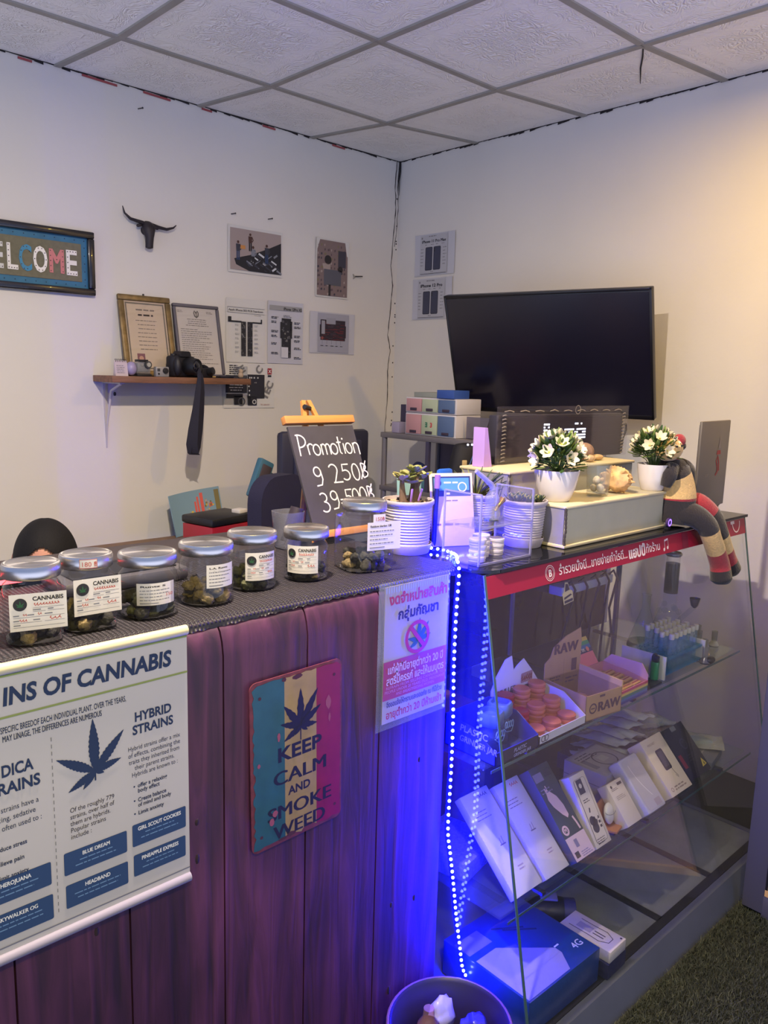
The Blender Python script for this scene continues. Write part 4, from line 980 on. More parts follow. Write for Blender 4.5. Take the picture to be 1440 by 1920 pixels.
while d < cum[-1]:
    p = along(d); o = bpy.data.objects.new('diode', led0); COL.objects.link(o); o.parent = t
    o.location = inv @ (p + V((-.0012, -.0045, .0 if p.y < -2.12 else .004))); d += .0163
    i += 1
# ------------------------------------------------------------------ glass display case
X0, X1, YB, ZT = -1.79, -.515, -1.76, 1.112
def gy(z): return -2.379+.188*z      # plane of the slanting front
M_case = glass('case_glass', (251, 252, 252), 1.0, 0.0, .010, (190, 195, 205)); M_edge = mat('glass_edge', (66, 92, 92), .25); M_alu = mat('case_grey', (92, 96, 112), .45, noise=.06, nscale=12)
M_top = glass('top_glass', (96, 96, 104), 1.0, .02, .55, (26, 27, 34)); M_trim = mat('dark_trim', (30, 30, 38), .5)
case = thing('display_case', 'glass display case with slanting front and a red sticker band along its top', 'display case', ((X0+X1)/2, -2.06, 0))
CI = MX.Translation((-(X0+X1)/2, 2.06, 0))
def cb(mb, name, mats, parent=case, **k): mb.move(CI); return mb.build(name, mats, parent, **k)
KZ = .092
mb = MB(); mb.ring([[(x, y, z) for y, z in ((gy(.0), 0), (gy(KZ), KZ), (gy(KZ)+.02, KZ), (gy(0)+.02, 0))] for x in (X0, X1)])
mb.box((X0+.01, (YB+gy(.05))/2, KZ/2), (.02, abs(YB-gy(.05))-.02, KZ)); mb.box((X1-.01, (YB+gy(.05))/2, KZ/2), (.02, abs(YB-gy(.05))-.02, KZ)); mb.box(((X0+X1)/2, YB-.01, KZ/2), (X1-X0, .02, KZ))
cb(mb, 'base_frame', M_alu)
mb = MB(); mb.box(((X0+X1)/2, (YB+gy(KZ))/2+.01, KZ-.008), (X1-X0-.04, abs(YB-gy(KZ))-.04, .012)); 
fp = cb(mb, 'floor_panel', mat('concrete_panel', (116, 120, 126), .7, noise=.28, nscale=7, bump=.2))
mb = MB()
for x in (-1.42, -1.155, -.86): mb.box((x, (YB+gy(KZ))/2+.012, KZ-.001), (.024, abs(YB-gy(KZ))-.06, .004))
mb.box(((X0+X1)/2, gy(KZ)+.033, KZ-.001), (X1-X0-.06, .024, .004)); mb.move(CI); mb.build('joints', M_trim, fp)
th = .005
mb = MB(); mb.ring([[(x, gy(z)+d, z) for z, d in ((KZ, 0), (ZT, 0), (ZT, th), (KZ, th))] for x in (X0+th, X1-th)]); cb(mb, 'front_glass', M_case, smooth=0)
for nm, x in (('side_glass', X0), ('side_glass', X1-th)):
    mb = MB(); mb.ring([[(xx, y, z) for y, z in ((gy(KZ), KZ), (gy(ZT), ZT), (YB, ZT), (YB, KZ))] for xx in (x, x+th)]); s = cb(mb, nm, M_case, smooth=0)
    mb = MB(); mb.ring([[(xx, y, z) for y, z in ((gy(KZ)-.0015, KZ), (gy(ZT)-.0015, ZT), (gy(ZT)+.001, ZT), (gy(KZ)+.001, KZ))] for xx in (x-.001, x+th+.001)]); cb(mb, 'edge_strip', M_edge, s, smooth=0)
# top pane with a rounded near corner
r_ = .06; pts = [(X1+.006, YB), (X1+.006, gy(ZT)-.006)]
for k in range(7):
    a = -PI/2-PI/2*k/6; pts.append((X0-.006+r_+r_*math.cos(a), gy(ZT)-.006+r_+r_*math.sin(a)))
pts.append((X0-.006, YB)); mb = MB().prism(pts[::-1], ZT+.0005, ZT+.0075); cb(mb, 'top_glass', M_top, smooth=0)
mb = MB(); mb.ring([[(x, y, z) for y, z in ((gy(ZT)-.0075, ZT), (gy(ZT)-.0075, ZT+.008), (gy(ZT)-.0055, ZT+.008), (gy(ZT)-.0055, ZT))] for x in (X0+.05, X1+.006)]); cb(mb, 'top_edge', M_trim, smooth=0)
SZ1, SZ2, SY1, SY2 = .683, .358, -2.205, -2.272
for z, y in ((SZ1, SY1), (SZ2, SY2)):
    mb = MB(); mb.box(((X0+X1)/2, (y+YB)/2+.01, z-.003), (X1-X0-.03, abs(y-YB)-.02, .006)); s = cb(mb, 'glass_shelf', glass('shelf_glass', (240, 246, 246), 1.0, 0.0, .05, (150, 165, 170)), smooth=0)
    mb = MB(); mb.box(((X0+X1)/2, y-.0005, z-.003), (X1-X0-.03, .0015, .0065)); cb(mb, 'front_edge', M_edge, s, smooth=0)
    for x in (-1.62, -1.15, -.7):
        mb = MB(); mb.box((x, (y+YB)/2, z-.0105), (.014, abs(y-YB)-.03, .008)); cb(mb, 'shelf_bracket', M_trim, s, smooth=0)
# sliding panes that close the back above the upper shelf
M_dark = glass('back_tint', (70, 68, 86), 1.0, .02, .62, (24, 22, 32))
for a, c, y in ((X0+.02, -1.16, YB+.001), (-1.19, -.64, YB-.008)):
    mb = MB(); mb.box(((a+c)/2, y, (SZ1+ZT)/2), (c-a, .005, ZT-SZ1-.005)); cb(mb, 'sliding_pane', M_dark, smooth=0)
mb = MB(); mb.box((-1.165, YB-.012, (SZ1+ZT)/2), (.012, .012, ZT-SZ1-.01)); cb(mb, 'pane_frame', M_alu, smooth=0)
mb = MB(); mb.box((-.628, YB-.006, (SZ1+ZT)/2), (.022, .014, ZT-SZ1-.006)); cb(mb, 'pane_frame', mat('post_white', (190, 184, 180), .5), smooth=0)
# corner posts
for x in (X0+.012, X1-.012):
    mb = MB(); mb.box((x, YB+.006, ZT/2+.04), (.018, .012, ZT-.09)); cb(mb, 'corner_post', M_alu, smooth=0)
# sticker band
BZ0, BZ1 = 1.062, 1.109
M_band = mat('band_red', (150, 20, 54), .4)
mb = MB(); mb.ring([[(x, gy(z)-d, z) for z, d in ((BZ0, .0005), (BZ1, .0005), (BZ1, .0013), (BZ0, .0013))] for x in (X0+.004, X1-.004)]); band = cb(mb, 'sticker_band', M_band, smooth=0)
mb = MB(); H = BZ1-BZ0
def on_band(p): 
    z = BZ0+p.y; return V((X0+p.x, gy(z)-.0013-p.z, z))
def wband(q): return CI @ on_band(q)
mb2 = MB(); tz = .0006
text_to(mb2, 'ร่ำรวยมั่งมี...ขายง่ายกำไรดี...', .262, .0145, .029, tz, bold=.01, k=0, width=.300)
text_to(mb2, 'แฮปปี้', .568, .011, .036, tz, bold=.04, k=0, width=.083); text_to(mb2, 'ทั้งร้าน', .655, .0145, .029, tz, bold=.01, k=0, width=.072)
mb2.annulus(.228, .0235, .0165, .018, tz, k=0); mb2.annulus(.228, .0235, .0128, .0138, tz, k=0); text_to(mb2, 'B', .2285, .0155, .022, tz, 'CENTER', bold=.04, k=0)
for x in (.752, .771): mb2.disc(x, .012+(x-.752)*.15, .0045, tz, 12, 0); mb2.rect(x+.003, .013+(x-.752)*.15, .0016, .024, tz, 0)
mb2.poly([(.755, .0375, tz), (.7755, .0405, tz), (.7755, .0355, tz), (.755, .0325, tz)][::-1], 0)
sm = [(.995+.026+.026*math.cos(a), .042+.032*math.sin(a)) for a in [PI+PI*k/14 for k in range(15)]]
mb2.stroke([(1.205+p[0]-1.021, p[1]) for p in sm], .004, tz, 0); mb2.rect(1.168, .036, .026, .009, tz, 0)
mb2.rect(.855, 0, .035, H, tz*.5, 1)
mb2.v = [wband(p) for p in mb2.v]; mb2.build('lettering', [ink((224, 206, 206)), ink((120, 22, 48))], band, flat=True)

# ------------------------------------------------------------------ upper shelf: boxes of goods
M_card = mat('kraft_card', (168, 132, 92), .85, noise=.06, nscale=30); M_white = mat('card_white', (198, 192, 198), .7); M_bluebox = mat('box_navy', (36, 46, 120), .55)
def tray(name, label, x0, x1, yf, depth, h_back, h_front, m, z=SZ1+.0008, inner=None, header=None, hm=None, cat='box', rz=0.0):
    """an open display box standing square on a shelf; local origin at its front left corner"""
    t = thing(name, label, cat, (x0, yf, z), rz); W = x1-x0; k = .0025
    mb = MB(); mb.box((W/2, depth/2, k/2), (W, depth, k)); mb.box((W/2, k/2, h_front/2), (W, k, h_front)); mb.box((W/2, depth-k/2, h_back/2), (W, k, h_back))
    for x in (0, W-k): mb.ring([[(xx, y, zz) for y, zz in ((0, 0), (0, h_front), (depth*.45, max(h_front, h_back*.9)), (depth, h_back), (depth, 0))] for xx in (x, x+k)])
    mb.build('tray', m, t, smooth=0)
    if header:
        mb = MB(); mb.prism(header, 0, k, lambda p: V((p.x, depth-p.z, p.y))); mb.build('header_card', hm or m, t, smooth=0)
    return t
def fprint(parent, draw, mats, mtx, name='lettering'):
    mb = MB(); draw(mb); mb.move(mtx); return mb.build(name, [ink(c) for c in mats], parent, flat=True)
FR = lambda x, y, z: MX.Translation((x, y, z)) @ MX.Rotation(PI/2, 4, 'X')     # a print facing the front
def SD(x, y, z): return MX.Translation((x, y, z)) @ MX.Rotation(-PI/2, 4, 'Z') @ MX.Rotation(PI/2, 4, 'X')
# navy box of jars
bt = tray('display_box', 'navy display box of two clear jar grinders at the near end of the upper shelf', -1.755, -1.60, -2.2, .15, .075, .03, M_bluebox)
MB().ring([[(x, y, z) for y, z in ((-.001, .002), (-.001, .03), (-.0015, .03), (-.0015, .002))] for x in (.004, .15)]).build('front_strip', mat('strip_black', (24, 22, 40), .5), bt, smooth=0)
def d1(mb): text_to(mb, 'PLASTIC', .062, .0155, .0125, .0, bold=.02, k=0, shear=.15); text_to(mb, 'GRINDER JAR', .062, .004, .0105, .0, bold=.02, k=0, shear=.15)
fprint(bt, d1, [(150, 150, 190)], FR(0, -.002, 0))
def d1b(mb):
    text_to(mb, 'PLASTIC', .045, .05, .022, .0, bold=.02, k=0, shear=.15); text_to(mb, 'GRINDER JAR', .045, .026, .02, .0, bold=.02, k=0, shear=.15, sx=.9)
fprint(bt, d1b, [(150, 150, 200)], MX.Translation((-.001, .15, 0)) @ MX.Rotation(-PI/2, 4, 'Z') @ MX.Rotation(PI/2, 4, 'X'))
def d1c(mb): mb.annulus(.03, .034, .008, .011, 0, k=0); mb.annulus(.046, .034, .008, .011, 0, k=0)
fprint(bt, d1c, [(60, 70, 90)], MX.Translation((.1565, 0.055, 0)) @ MX.Rotation(PI/2, 4, 'Z') @ MX.Rotation(PI/2, 4, 'X'))
M_gj = glass('grinder_clear', (170, 190, 225), 1.0, .03, .22, (110, 130, 190)); M_gc = mat('grinder_cap', (70, 96, 140), .35)
for k, (x, y) in enumerate(((.045, .055), (.102, .075))):
    g = thing('grinder_jar', ('clear blue jar grinder with a square cap, nearer the box corner', 'clear blue jar grinder with a square cap, beside the white box')[k], 'grinder', (-1.755+x, -2.2+y, SZ1+.0036), .3, 'jar grinders in the navy box')
    MB().lathe([(.001, 0), (.022, 0), (.024, .004), (.024, .062), (.021, .068), (.001, .068)], n=24).build('jar', M_gj, g)
    MB().lathe([(.026, .066), (.028, .07), (.028, .092), (.025, .097), (.02, .097), (.018, .088), (.001, .088)], n=28, sup=.7).build('cap', M_gc, g)
    mb = MB()
    for q in range(4): mb.tube([(-.02+.0135*q+.0065*math.cos(a), -.0255, .052+.008*math.sin(a)-.003*q) for a in [2*PI*e/10 for e in range(11)]], .0011, 6)
    mb.tube([(-.028, -.0245, .045), (-.015, -.026, .034), (.015, -.026, .026), (.03, -.0245, .034)], .0011, 6); mb.build('knuckle_outline', mat('outline_blue', (120, 150, 200), .4), g)
# white box of grinders
wt = tray('display_box', 'white display box of red and orange plastic grinders with a rounded header card', -1.596, -1.405, -2.2, .15, .07, .022, M_white,
          header=[(0, 0), (0, .085), (.02, .12), (.05, .155), (.075, .16), (.085, .12), (.10, .13), (.125, .142), (.165, .10), (.19, .07), (.19, 0)])
def d2(mb): text_to(mb, 'MULLER', .022, .066, .021, 0, bold=.03, k=0); lines_of(mb, .05, .058, .05, 1, .01, .003, 0, 3, 0); mb.poly([(x, y, 0) for x, y in round_rect(.115, .078, .048, .026, .004)], 1); scribble(mb, .118, .082, .042, .017, .004, .0004, k=2, seed=5, n=5)
fprint(wt, d2, [(52, 48, 66), (150, 110, 120), (130, 50, 60)], FR(0, .1465, 0))
def d2c(mb): mb.annulus(.016, .013, .006, .0085, 0, k=0); mb.annulus(.028, .013, .006, .0085, 0, k=0)
fprint(wt, d2c, [(90, 84, 96)], FR(0, -.0004, 0))
M_or = glass('plastic_orange', (250, 200, 170), .9, .05, .5, (236, 140, 100)); M_rd = glass('plastic_red', (230, 70, 110), .9, .05, .55, (190, 16, 60))
g0 = None
def grinder(m, nm):
    g = thing('plastic_grinder', '', 'grinder', (0, 0, 0)); ring = []
    prof = [(.001, 0), (.02, 0), (.0225, .003), (.0225, .010), (.021, .012), (.0225, .014), (.0225, .021), (.019, .024), (.001, .024)]; n = 24; rings = []
    for r_, z in prof: rings.append([(r_*(1+.035*(j % 2))*math.cos(2*PI*j/n), r_*(1+.035*(j % 2))*math.sin(2*PI*j/n), z) for j in range(n)])
    MB().ring(rings).build('body', m, g); return g
GO, GR = grinder(M_or, 'o'), grinder(M_rd, 'r'); uo = ur = True; r = random.Random(9)
gi = 0
for ix in range(3):
    for iy in range(3):
        red = ix == 0 and iy >= 1
        x = -1.596+.031+ix*.0635; y = -2.2+.034+iy*.047; 
        for lay in range((1, 2, 3)[iy]):
            src = GR if red else GO
            mt = MX.Translation((x+.002*r.random(), y, SZ1+.0042+.0255*lay)) @ MX.Rotation(r.random()*6, 4, 'Z')
            gl = 'red' if red else 'orange'
            o = src if (uo and not red) or (ur and red) else dup(src)
            if red: ur = False
            else: uo = False
            o.matrix_world = mt; o['label'] = gl+' translucent plastic grinder lying among others in the white display box'; o['group'] = gl+' grinders in the white box'
# kraft box
rt = tray('display_box', 'kraft brown RAW display box standing open with its header up', -1.400, -1.264, -2.195, .145, .066, .066, M_card, rz=-.14,
          header=[(0, 0), (0, .105), (.02, .12), (.03, .145), (.075, .17), (.13, .185), (.136, .15), (.136, 0)])
def raw(mb, x, y, s, w, k=0): text_to(mb, 'RAW', x, y, s, 0, bold=.05, k=k, width=w)
fprint(rt, lambda mb: (raw(mb, .045, .018, .036, .082), mb.annulus(.027, .03, .010, .014, 0, k=0), mb.rect(.02, .0285, .014, .003, 0, 0), mb.rect(.05, .055, .02, .006, 0, 0)), [(70, 44, 50)], FR(0, -.0006, 0))
fprint(rt, lambda mb: (raw(mb, .03, .125, .04, .088), mb.rect(.07, .01, .001, .1, 0, 1), lines_of(mb, .02, .06, .04, 2, .008, .003, 0, 2, 0), mb.rect(.02, .02, .02, .026, 0, 0), mb.rect(.10, .07, .02, .034, 0, 0), lines_of(mb, .08, .05, .05, 2, .01, .004, 0, 6, 0)), [(78, 48, 56), (120, 90, 66)], FR(0, .1415, 0))
MB().box((.136, .0725, .0725), (.004, .145, .018)).build('side_flap', mat('kraft_light', (214, 172, 118), .8), rt, smooth=0)
for k in range(3):
    g = thing('wrapped_packet', 'crumpled clear wrapped packet at the bottom of the kraft box', 'packet', (-1.36+.03*k, -2.16+.02*k, SZ1+.004), .4*k, 'packets inside the kraft box'); MB().sph((0, 0, .012), (.026, .018, .011), 10, 6).build('wrapper', mat('wrap_amber', (190, 140, 110), .2, coat=1, bump=.8, bscale=60), g)
# rainbow box
rb = tray('display_box', 'pink rainbow striped box of filter tip packs with its lid folded back', -1.242, -1.10, -2.195, .14, .052, .036, mat('box_pink', (190, 120, 140), .6), z=SZ1+.0008)
mb = MB()
for k, c in enumerate(((36, 50, 130), (40, 70, 140), (50, 110, 90), (190, 160, 80), (170, 60, 90))):
    mb.box((.0725, -.0008, .004+.0072*k), (.141, .0012, .0072)); mb.m[-6:] = [k]*6
mb.build('rainbow_stripes', [ink(c) for c in ((36, 50, 130), (50, 90, 150), (50, 110, 90), (200, 170, 80), (180, 60, 90))], rb, smooth=0)
mb = MB(); mb.ring([[(x, y, z) for y, z in ((.14, .052), (.185, .115), (.183, .117), (.138, .054))] for x in (-.02, .115)]); lid = mb.build('lid', mat('lid_pink', (212, 110, 140), .6), rb, smooth=0)
A = MX.Translation((-.02, .139, .0535)) @ MX.Rotation(math.atan2(.063, .045), 4, 'X')
def dl(mb):
    for k, c in enumerate((0, 1, 2, 3)): mb.rect(0, .036+.011*k, .135, .011, .0012, k)
    text_to(mb, 'RAINBOW TIPS', .04, .040, .013, .0018, bold=.02, k=4, width=.06); mb.disc(.115, .045, .007, .0018, 12, 5)
fprint(lid, dl, [(44, 46, 90), (50, 100, 150), (60, 140, 90), (200, 170, 70), (210, 200, 205), (220, 130, 120)], A)
mb = MB(); mb.prism([(0, 0), (.14, 0), (.14, .052), (.115, .078), (.02, .078), (0, .05)], 0, .002, lambda p: V((.143+p.z, p.x, p.y))); mb.build('side_flap', mat('flap_pink', (200, 150, 172), .7), rb, smooth=0)
p0 = None
for ix in range(3):
    for iy in range(4):
        lb = 'thin gold striped tip pack lying in the rainbow box'
        if p0 is None:
            p0 = thing('tip_pack', lb, 'pack', (0, 0, 0), group='tip packs in the rainbow box'); MB().box((0, 0, .003), (.04, .016, .006), bev=.001).build('cover', mat('pack_gold', (196, 150, 90), .6), p0); MB().rect(-.018, -.002, .036, .004, .0063).build('stripe', ink((150, 50, 60)), p0, flat=True); o = p0
        else: o = dup(p0)
        o.matrix_world = MX.Translation((-1.245+.029+.043*ix, -2.195+.02+.027*iy, SZ1+.028+.0015*iy)) @ MX.Rotation(.05*(ix-1), 4, 'Z') @ MX.Rotation(.05, 4, 'X')
mb = MB(); mb.box((-1.171, -2.126, SZ1+.0155), (.132, .128, .022)); o = mb.build('tip_pack_stack', mat('stack_card', (150, 110, 80), .8)); tag(o, 'block of stacked tip packs filling the rainbow box', 'pack')
# black tray under the rack
o = MB().box((-1.045, -2.06, SZ1+.004), (.085, .26, .007), bev=.002).build('slim_case', BLACK); tag(o, 'flat black case lying beside the pink rainbow box', 'case')
# lighter
t = thing('lighter', 'green gas lighter standing in front of the blue tube rack', 'lighter', (-1.005, -2.165, SZ1+.0078)); MB().lathe([(.001, 0), (.011, 0), (.012, .003), (.012, .052), (.001, .052)], n=18, sup=.85).build('body', mat('lighter_green', (14, 130, 60), .2, coat=1), t); MB().box((0, 0, .061), (.016, .02, .018), bev=.004).build('cap', BLACK, t); MB().cyl((-.006, .003, .07), (.006, .003, .07), .005).build('wheel', M_nail, t)
# tube rack
RX, RY, RZ_ = -.86, -2.115, SZ1+.0008
t = thing('tube_rack', 'blue acrylic test tube rack with white end plates', 'rack', (RX, RY, RZ_), .0)
M_acr = glass('acrylic_blue', (170, 225, 245), .8, .02, .35, (60, 150, 205)); M_endp = mat('rack_end', (196, 192, 190), .45)
for z in (.012, .055): MB().box((0, 0, z), (.235, .125, .005)).build('shelf_plate', M_acr, t, smooth=0)
for x in (-.12, .12): MB().box((x, 0, .036), (.006, .14, .07), bev=.002).build('end_plate', M_endp, t)
mb = MB()
for i in range(9):
    for j in range(4): mb.annulus(-.1+.025*i, -.045+.03*j, .007, .0085, .0578, 12)
mb.build('hole_rings', ink((60, 110, 140)), t, flat=True)
M_tube = glass('tube_glass', (244, 250, 252), .8, 0, .12, (170, 210, 230)); M_cap = mat('cap_white', (206, 196, 182), .5)
tub = None
for i in range(9):
    for j in range(4):
        if i < 2 or (i == 2 and j > 1): continue
        lb = 'capped clear test tube standing in the blue acrylic rack'
        if tub is None:
            tub = thing('test_tube', lb, 'test tube', (0, 0, 0), group='test tubes in the blue rack')
            MB().lathe([(.001, 0), (.004, .001), (.0062, .006), (.0062, .095), (.0056, .095)], n=14, cap1=False).build('tube', M_tube, tub); MB().lathe([(.0075, .088), (.008, .09), (.008, .102), (.007, .104), (.001, .104)], n=16).build('cap', M_cap, tub); o = tub
        else: o = dup(tub)
        o.location = (RX-.1+.025*i, RY-.045+.03*j, RZ_+.0148)
# water pipe
t = thing('water_pipe', 'clear glass water pipe with a smoked band at the back of the upper shelf', 'water pipe', (-.60, -1.99, SZ1+.0008))
M_pipe = glass('pipe_glass', (248, 250, 250), .7, .0, .05, (190, 195, 195), ior=1.5)
MB().lathe([(.04, 0), (.058, .004), (.056, .02), (.03, .10), (.022, .115), (.022, .28), (.023, .285)], n=28, cap1=False).build('beaker', M_pipe, t)
MB().lathe([(.0235, .279), (.027, .283), (.027, .289), (.0235, .292)], n=28, cap0=False, cap1=False).build('mouth_ring', mat('ring_smoke', (90, 98, 98), .1, coat=1), t)
MB().lathe([(.0226, .155), (.0226, .255)], n=28, cap0=False, cap1=False).build('label_band', glass('band_smoke', (150, 150, 150), .8, .05, .35, (84, 86, 86)), t)
MB().tube([(0, -.03, .06), (0, -.055, .09), (0, -.085, .125)], .008, 12).build('stem', M_pipe, t); MB().lathe([(.004, 0), (.012, .008), (.016, .025), (.017, .032)], (0, -.085, .122), 16, cap1=False).build('bowl', mat('bowl_smoke', (80, 76, 84), .15, coat=1), t)
mb = MB()
for k in range(6): a = 2*PI*k/6; mb.sph((.03*math.cos(a), .03*math.sin(a), .10+.01*math.sin(a*2)), .01, 10, 7)
mb.build('knobs', M_pipe, t)
# flask
t = thing('flask', 'conical glass flask with a green base beside the water pipe', 'flask', (-.755, -1.99, SZ1+.0008))
MB().lathe([(.04, .004), (.05, .006), (.05, .012), (.022, .10), (.013, .13), (.013, .17), (.016, .175)], n=28, cap1=False).build('body', M_pipe, t); MB().lathe([(.001, 0), (.046, 0), (.051, .004), (.05, .012), (.046, .02), (.001, .018)], n=28).build('green_base', glass('glass_green', (90, 160, 110), 1.0, .02, .4, (60, 130, 80)), t)
# bowl pieces
M_frost = glass('frosted', (214, 214, 206), .8, .25, .35, (170, 170, 160))
for k, (x, y, c, lb) in enumerate(((-.745, -2.19, (90, 84, 88), 'dark glass bowl piece lying at the front edge of the upper shelf'), (-.675, -2.155, (190, 150, 80), 'clear bowl piece with amber foot beside the dark one'), (-.655, -2.085, (200, 200, 196), 'frosted bowl piece standing behind the amber footed one'), (-.60, -2.10, (200, 196, 190), 'tall frosted bowl piece in the middle of the far end'), (-.565, -2.135, (196, 190, 170), 'frosted bowl piece with a round foot at the shelf corner'), (-.545, -2.07, (196, 196, 190), 'frosted bowl piece farthest back at the shelf end'))):
    t = thing('bowl_piece', lb, 'glass bowl', (x, y, SZ1+.0008), 0, 'glass bowl pieces on the upper shelf')
    MB().lathe([(.001, 0), (.014, .0), (.017, .006), (.012, .014), (.008, .02)], n=16).build('bowl', mat('bowlpiece_%d' % k, c, .12, coat=1), t); MB().lathe([(.0075, .018), (.0085, .022), (.0095, .052), (.007, .052)], n=14, cap1=False).build('joint', M_frost, t)
    if k < 1: MB().sph((.012, -.012, .012), (.02, .013, .011), 12, 8).build('handle', BLACK, t)
# hanging sticker on the glass
t = thing('shop_sticker', 'white outlined house shaped sticker on the case front below the red band', 'sticker', (-1.495, gy(1.03)-.0012, 1.003), rot=MX.Rotation(PI/2-math.atan(.188), 4, 'X'))
mb = MB(); mb.poly([(x, y, .0003) for x, y in ((-.018, 0), (.022, .004), (.022, .022), (.02, .03), (.012, .032), (.006, .05), (-.006, .052), (-.014, .03), (-.02, .026))], 0); mb.poly([(x, y, .0008) for x, y in ((-.015, .003), (.019, .006), (.019, .012), (-.015, .009))], 1); mb.poly([(x, y, .0008) for x, y in ((-.015, .012), (.018, .02), (.012, .023), (-.015, .017))], 1); mb.poly([(x, y, .0008) for x, y in ((-.010, .03), (.010, .033), (.004, .047), (-.004, .048))], 1)
mb.build('emblem', [ink((160, 150, 130)), ink((34, 30, 60))], t, flat=True)

# ------------------------------------------------------------------ lower shelf: boxed phone accessories
LZ = SZ2+.0008
TILT = math.radians(47)
M_lav = mat('box_white', (196, 190, 196), .55)
def leaning(name, label, x0, x1, yb, L, th_, m, z=LZ, tilt=TILT, draw=None, mats=None, cat='box', bev=.0015, rz=0, group=None):
    """a box leaning back with its face to the viewer; local: x along its foot, y up the face, z out of it"""
    W = x1-x0
    dz = th_*math.cos(tilt)     # its lower back edge rests on the shelf
    t = thing(name, label, cat, ((x0+x1)/2-1.1*dz, yb-.95*dz, z+dz), rot=MX.Rotation(rz, 4, 'Z') @ MX.Rotation(tilt, 4, 'X') @ MX.Translation((0, 0, th_*0)), group=group)
    MB().box((0, L/2, 0 - th_/2), (W, L, th_), bev=bev).build('carton', m, t)
    if draw: mb = MB(); draw(mb, W, L); mb.build('print', [ink(c) for c in mats], t, flat=True, loc=(0, 0, .0005))
    return t
def small_print(mb, W, L, seed=1):
    lines_of(mb, -W*.36, L*.84, W*.5, 2, L*.03, L*.01, 0, seed, 1); lines_of(mb, -W*.3, L*.66, W*.6, 3, L*.035, L*.01, 0, seed+3, 2)
def dr_long(mb, W, L):
    lines_of(mb, -W*.36, L*.80, W*.62, 3, L*.035, L*.008, 0, 3, 1); scribble(mb, W*.05, L*.92, W*.32, L*.045, .0016, 0, k=0, seed=3, n=4)
    mb.stroke([(-W*.05, L*.46), (-W*.03, L*.52)], .0015, 0, 1); mb.stroke([(W*.04, L*.46), (W*.06, L*.53)], .0015, 0, 1); mb.rect(-W*.1, L*.45, W*.2, L*.012, 0, 1); lines_of(mb, W*.05, L*.22, W*.3, 2, L*.03, L*.012, 0, 8, 2)
def raised(t, legs): pass
# the long white boxes at the near end lean lower, on the shelf's front edge
wa = leaning('accessory_box', 'long white accessory box nearest the strip lit side pane', -1.700, -1.602, -2.235, .245, .022, M_lav, draw=dr_long, mats=[(44, 38, 60), (120, 108, 130), (150, 136, 150)], tilt=math.radians(43))
wb = leaning('accessory_box', 'long white accessory box with a red scribbled price next to the dark green box', -1.592, -1.498, -2.238, .235, .024, M_lav, draw=dr_long, mats=[(190, 60, 70), (120, 108, 130), (150, 136, 150)], tilt=math.radians(44))
def dr_green(mb, W, L):
    mb.rect(-W/2+.001, .001, W-.002, L*.235, 0, 1); mb.rect(-W*.46, L*.84, W*.42, L*.09, 0, 2); mb.rect(W*.04, L*.86, W*.34, L*.07, 0, 3)
    p = [(-.014, .045), (-.004, .038), (.012, .02), (.02, -.005), (.02, -.03), (.012, -.036), (0, -.024), (-.016, .0), (-.022, .02), (-.018, .034)]
    mb.poly([(x-.004, y+L*.56, .0002) for x, y in p][::-1], 4); mb.rect(-.022, L*.56+.036, .003, .012, .0002, 4); mb.rect(-.015, L*.56+.041, .003, .012, .0002, 4)
    mb.stroke([(.024, L*.40), (.028, L*.33), (.03, L*.26)], .006, .0002, 4); mb.annulus(-.022, L*.31, .007, .012, .0002, k=4); text_to(mb, 'M', -.027, L*.295, .012, .0003, bold=.05, k=4)
    mb.rect(-W*.4, L*.03, W*.2, L*.06, .0003, 3); mb.rect(-W*.18, L*.12, W*.16, L*.08, .0003, 2); lines_of(mb, -W*.1, L*.06, W*.5, 3, L*.02, L*.008, .0003, 3, 2); lines_of(mb, -W*.44, L*.75, W*.6, 2, L*.035, L*.012, .0003, 3, 2)
leaning('accessory_box', 'dark green charger box with a pale plug picture', -1.482, -1.402, -2.245, .235, .04, mat('box_green', (50, 66, 74), .5), draw=dr_green, mats=[(60, 80, 84), (200, 178, 186), (120, 116, 150), (40, 48, 60), (206, 176, 184)], tilt=math.radians(48))
def dr_apple(mb, W, L):
    mb.poly([(x, y, 0) for x, y in round_rect(-W*.36, L*.05, W*.72, L*.88, .008)], 1); mb.poly([(x, y, .0002) for x, y in round_rect(-W*.34, L*.056, W*.68, L*.87, .007)], 0)
    mb.rect(-W*.24, L*.72, W*.36, L*.2, .0004, 2); mb.disc(-W*.06, L*.83, W*.09, .0006, 14, 0); lines_of(mb, -W*.22, L*.63, W*.44, 2, L*.03, L*.012, .0004, 3, 1)
    mb.disc(-W*.14, L*.35, W*.17, .0004, 18, 1); mb.disc(-W*.02, L*.33, W*.17, .0004, 18, 1); mb.disc(-W*.08, L*.25, W*.19, .0004, 18, 1); mb.disc(W*.14, L*.37, W*.08, .0006, 12, 0); mb.stroke([(-W*.1, L*.46), (-W*.04, L*.52)], W*.07, .0004, 1)
    for q in range(3): mb.rect(W*.18, L*(.34-.06*q), W*.12, L*.035, .0004, 1)
    lines_of(mb, -W*.3, L*.1, W*.55, 3, L*.03, L*.01, .0004, 6, 1)
leaning('accessory_box', 'slim white power adapter box with a dark fruit emblem', -1.402+.008, -1.327, -2.247, .180, .035, mat('box_warm', (206, 196, 190), .5), draw=dr_apple, mats=[(206, 196, 190), (62, 60, 74), (56, 58, 80)], tilt=math.radians(58))
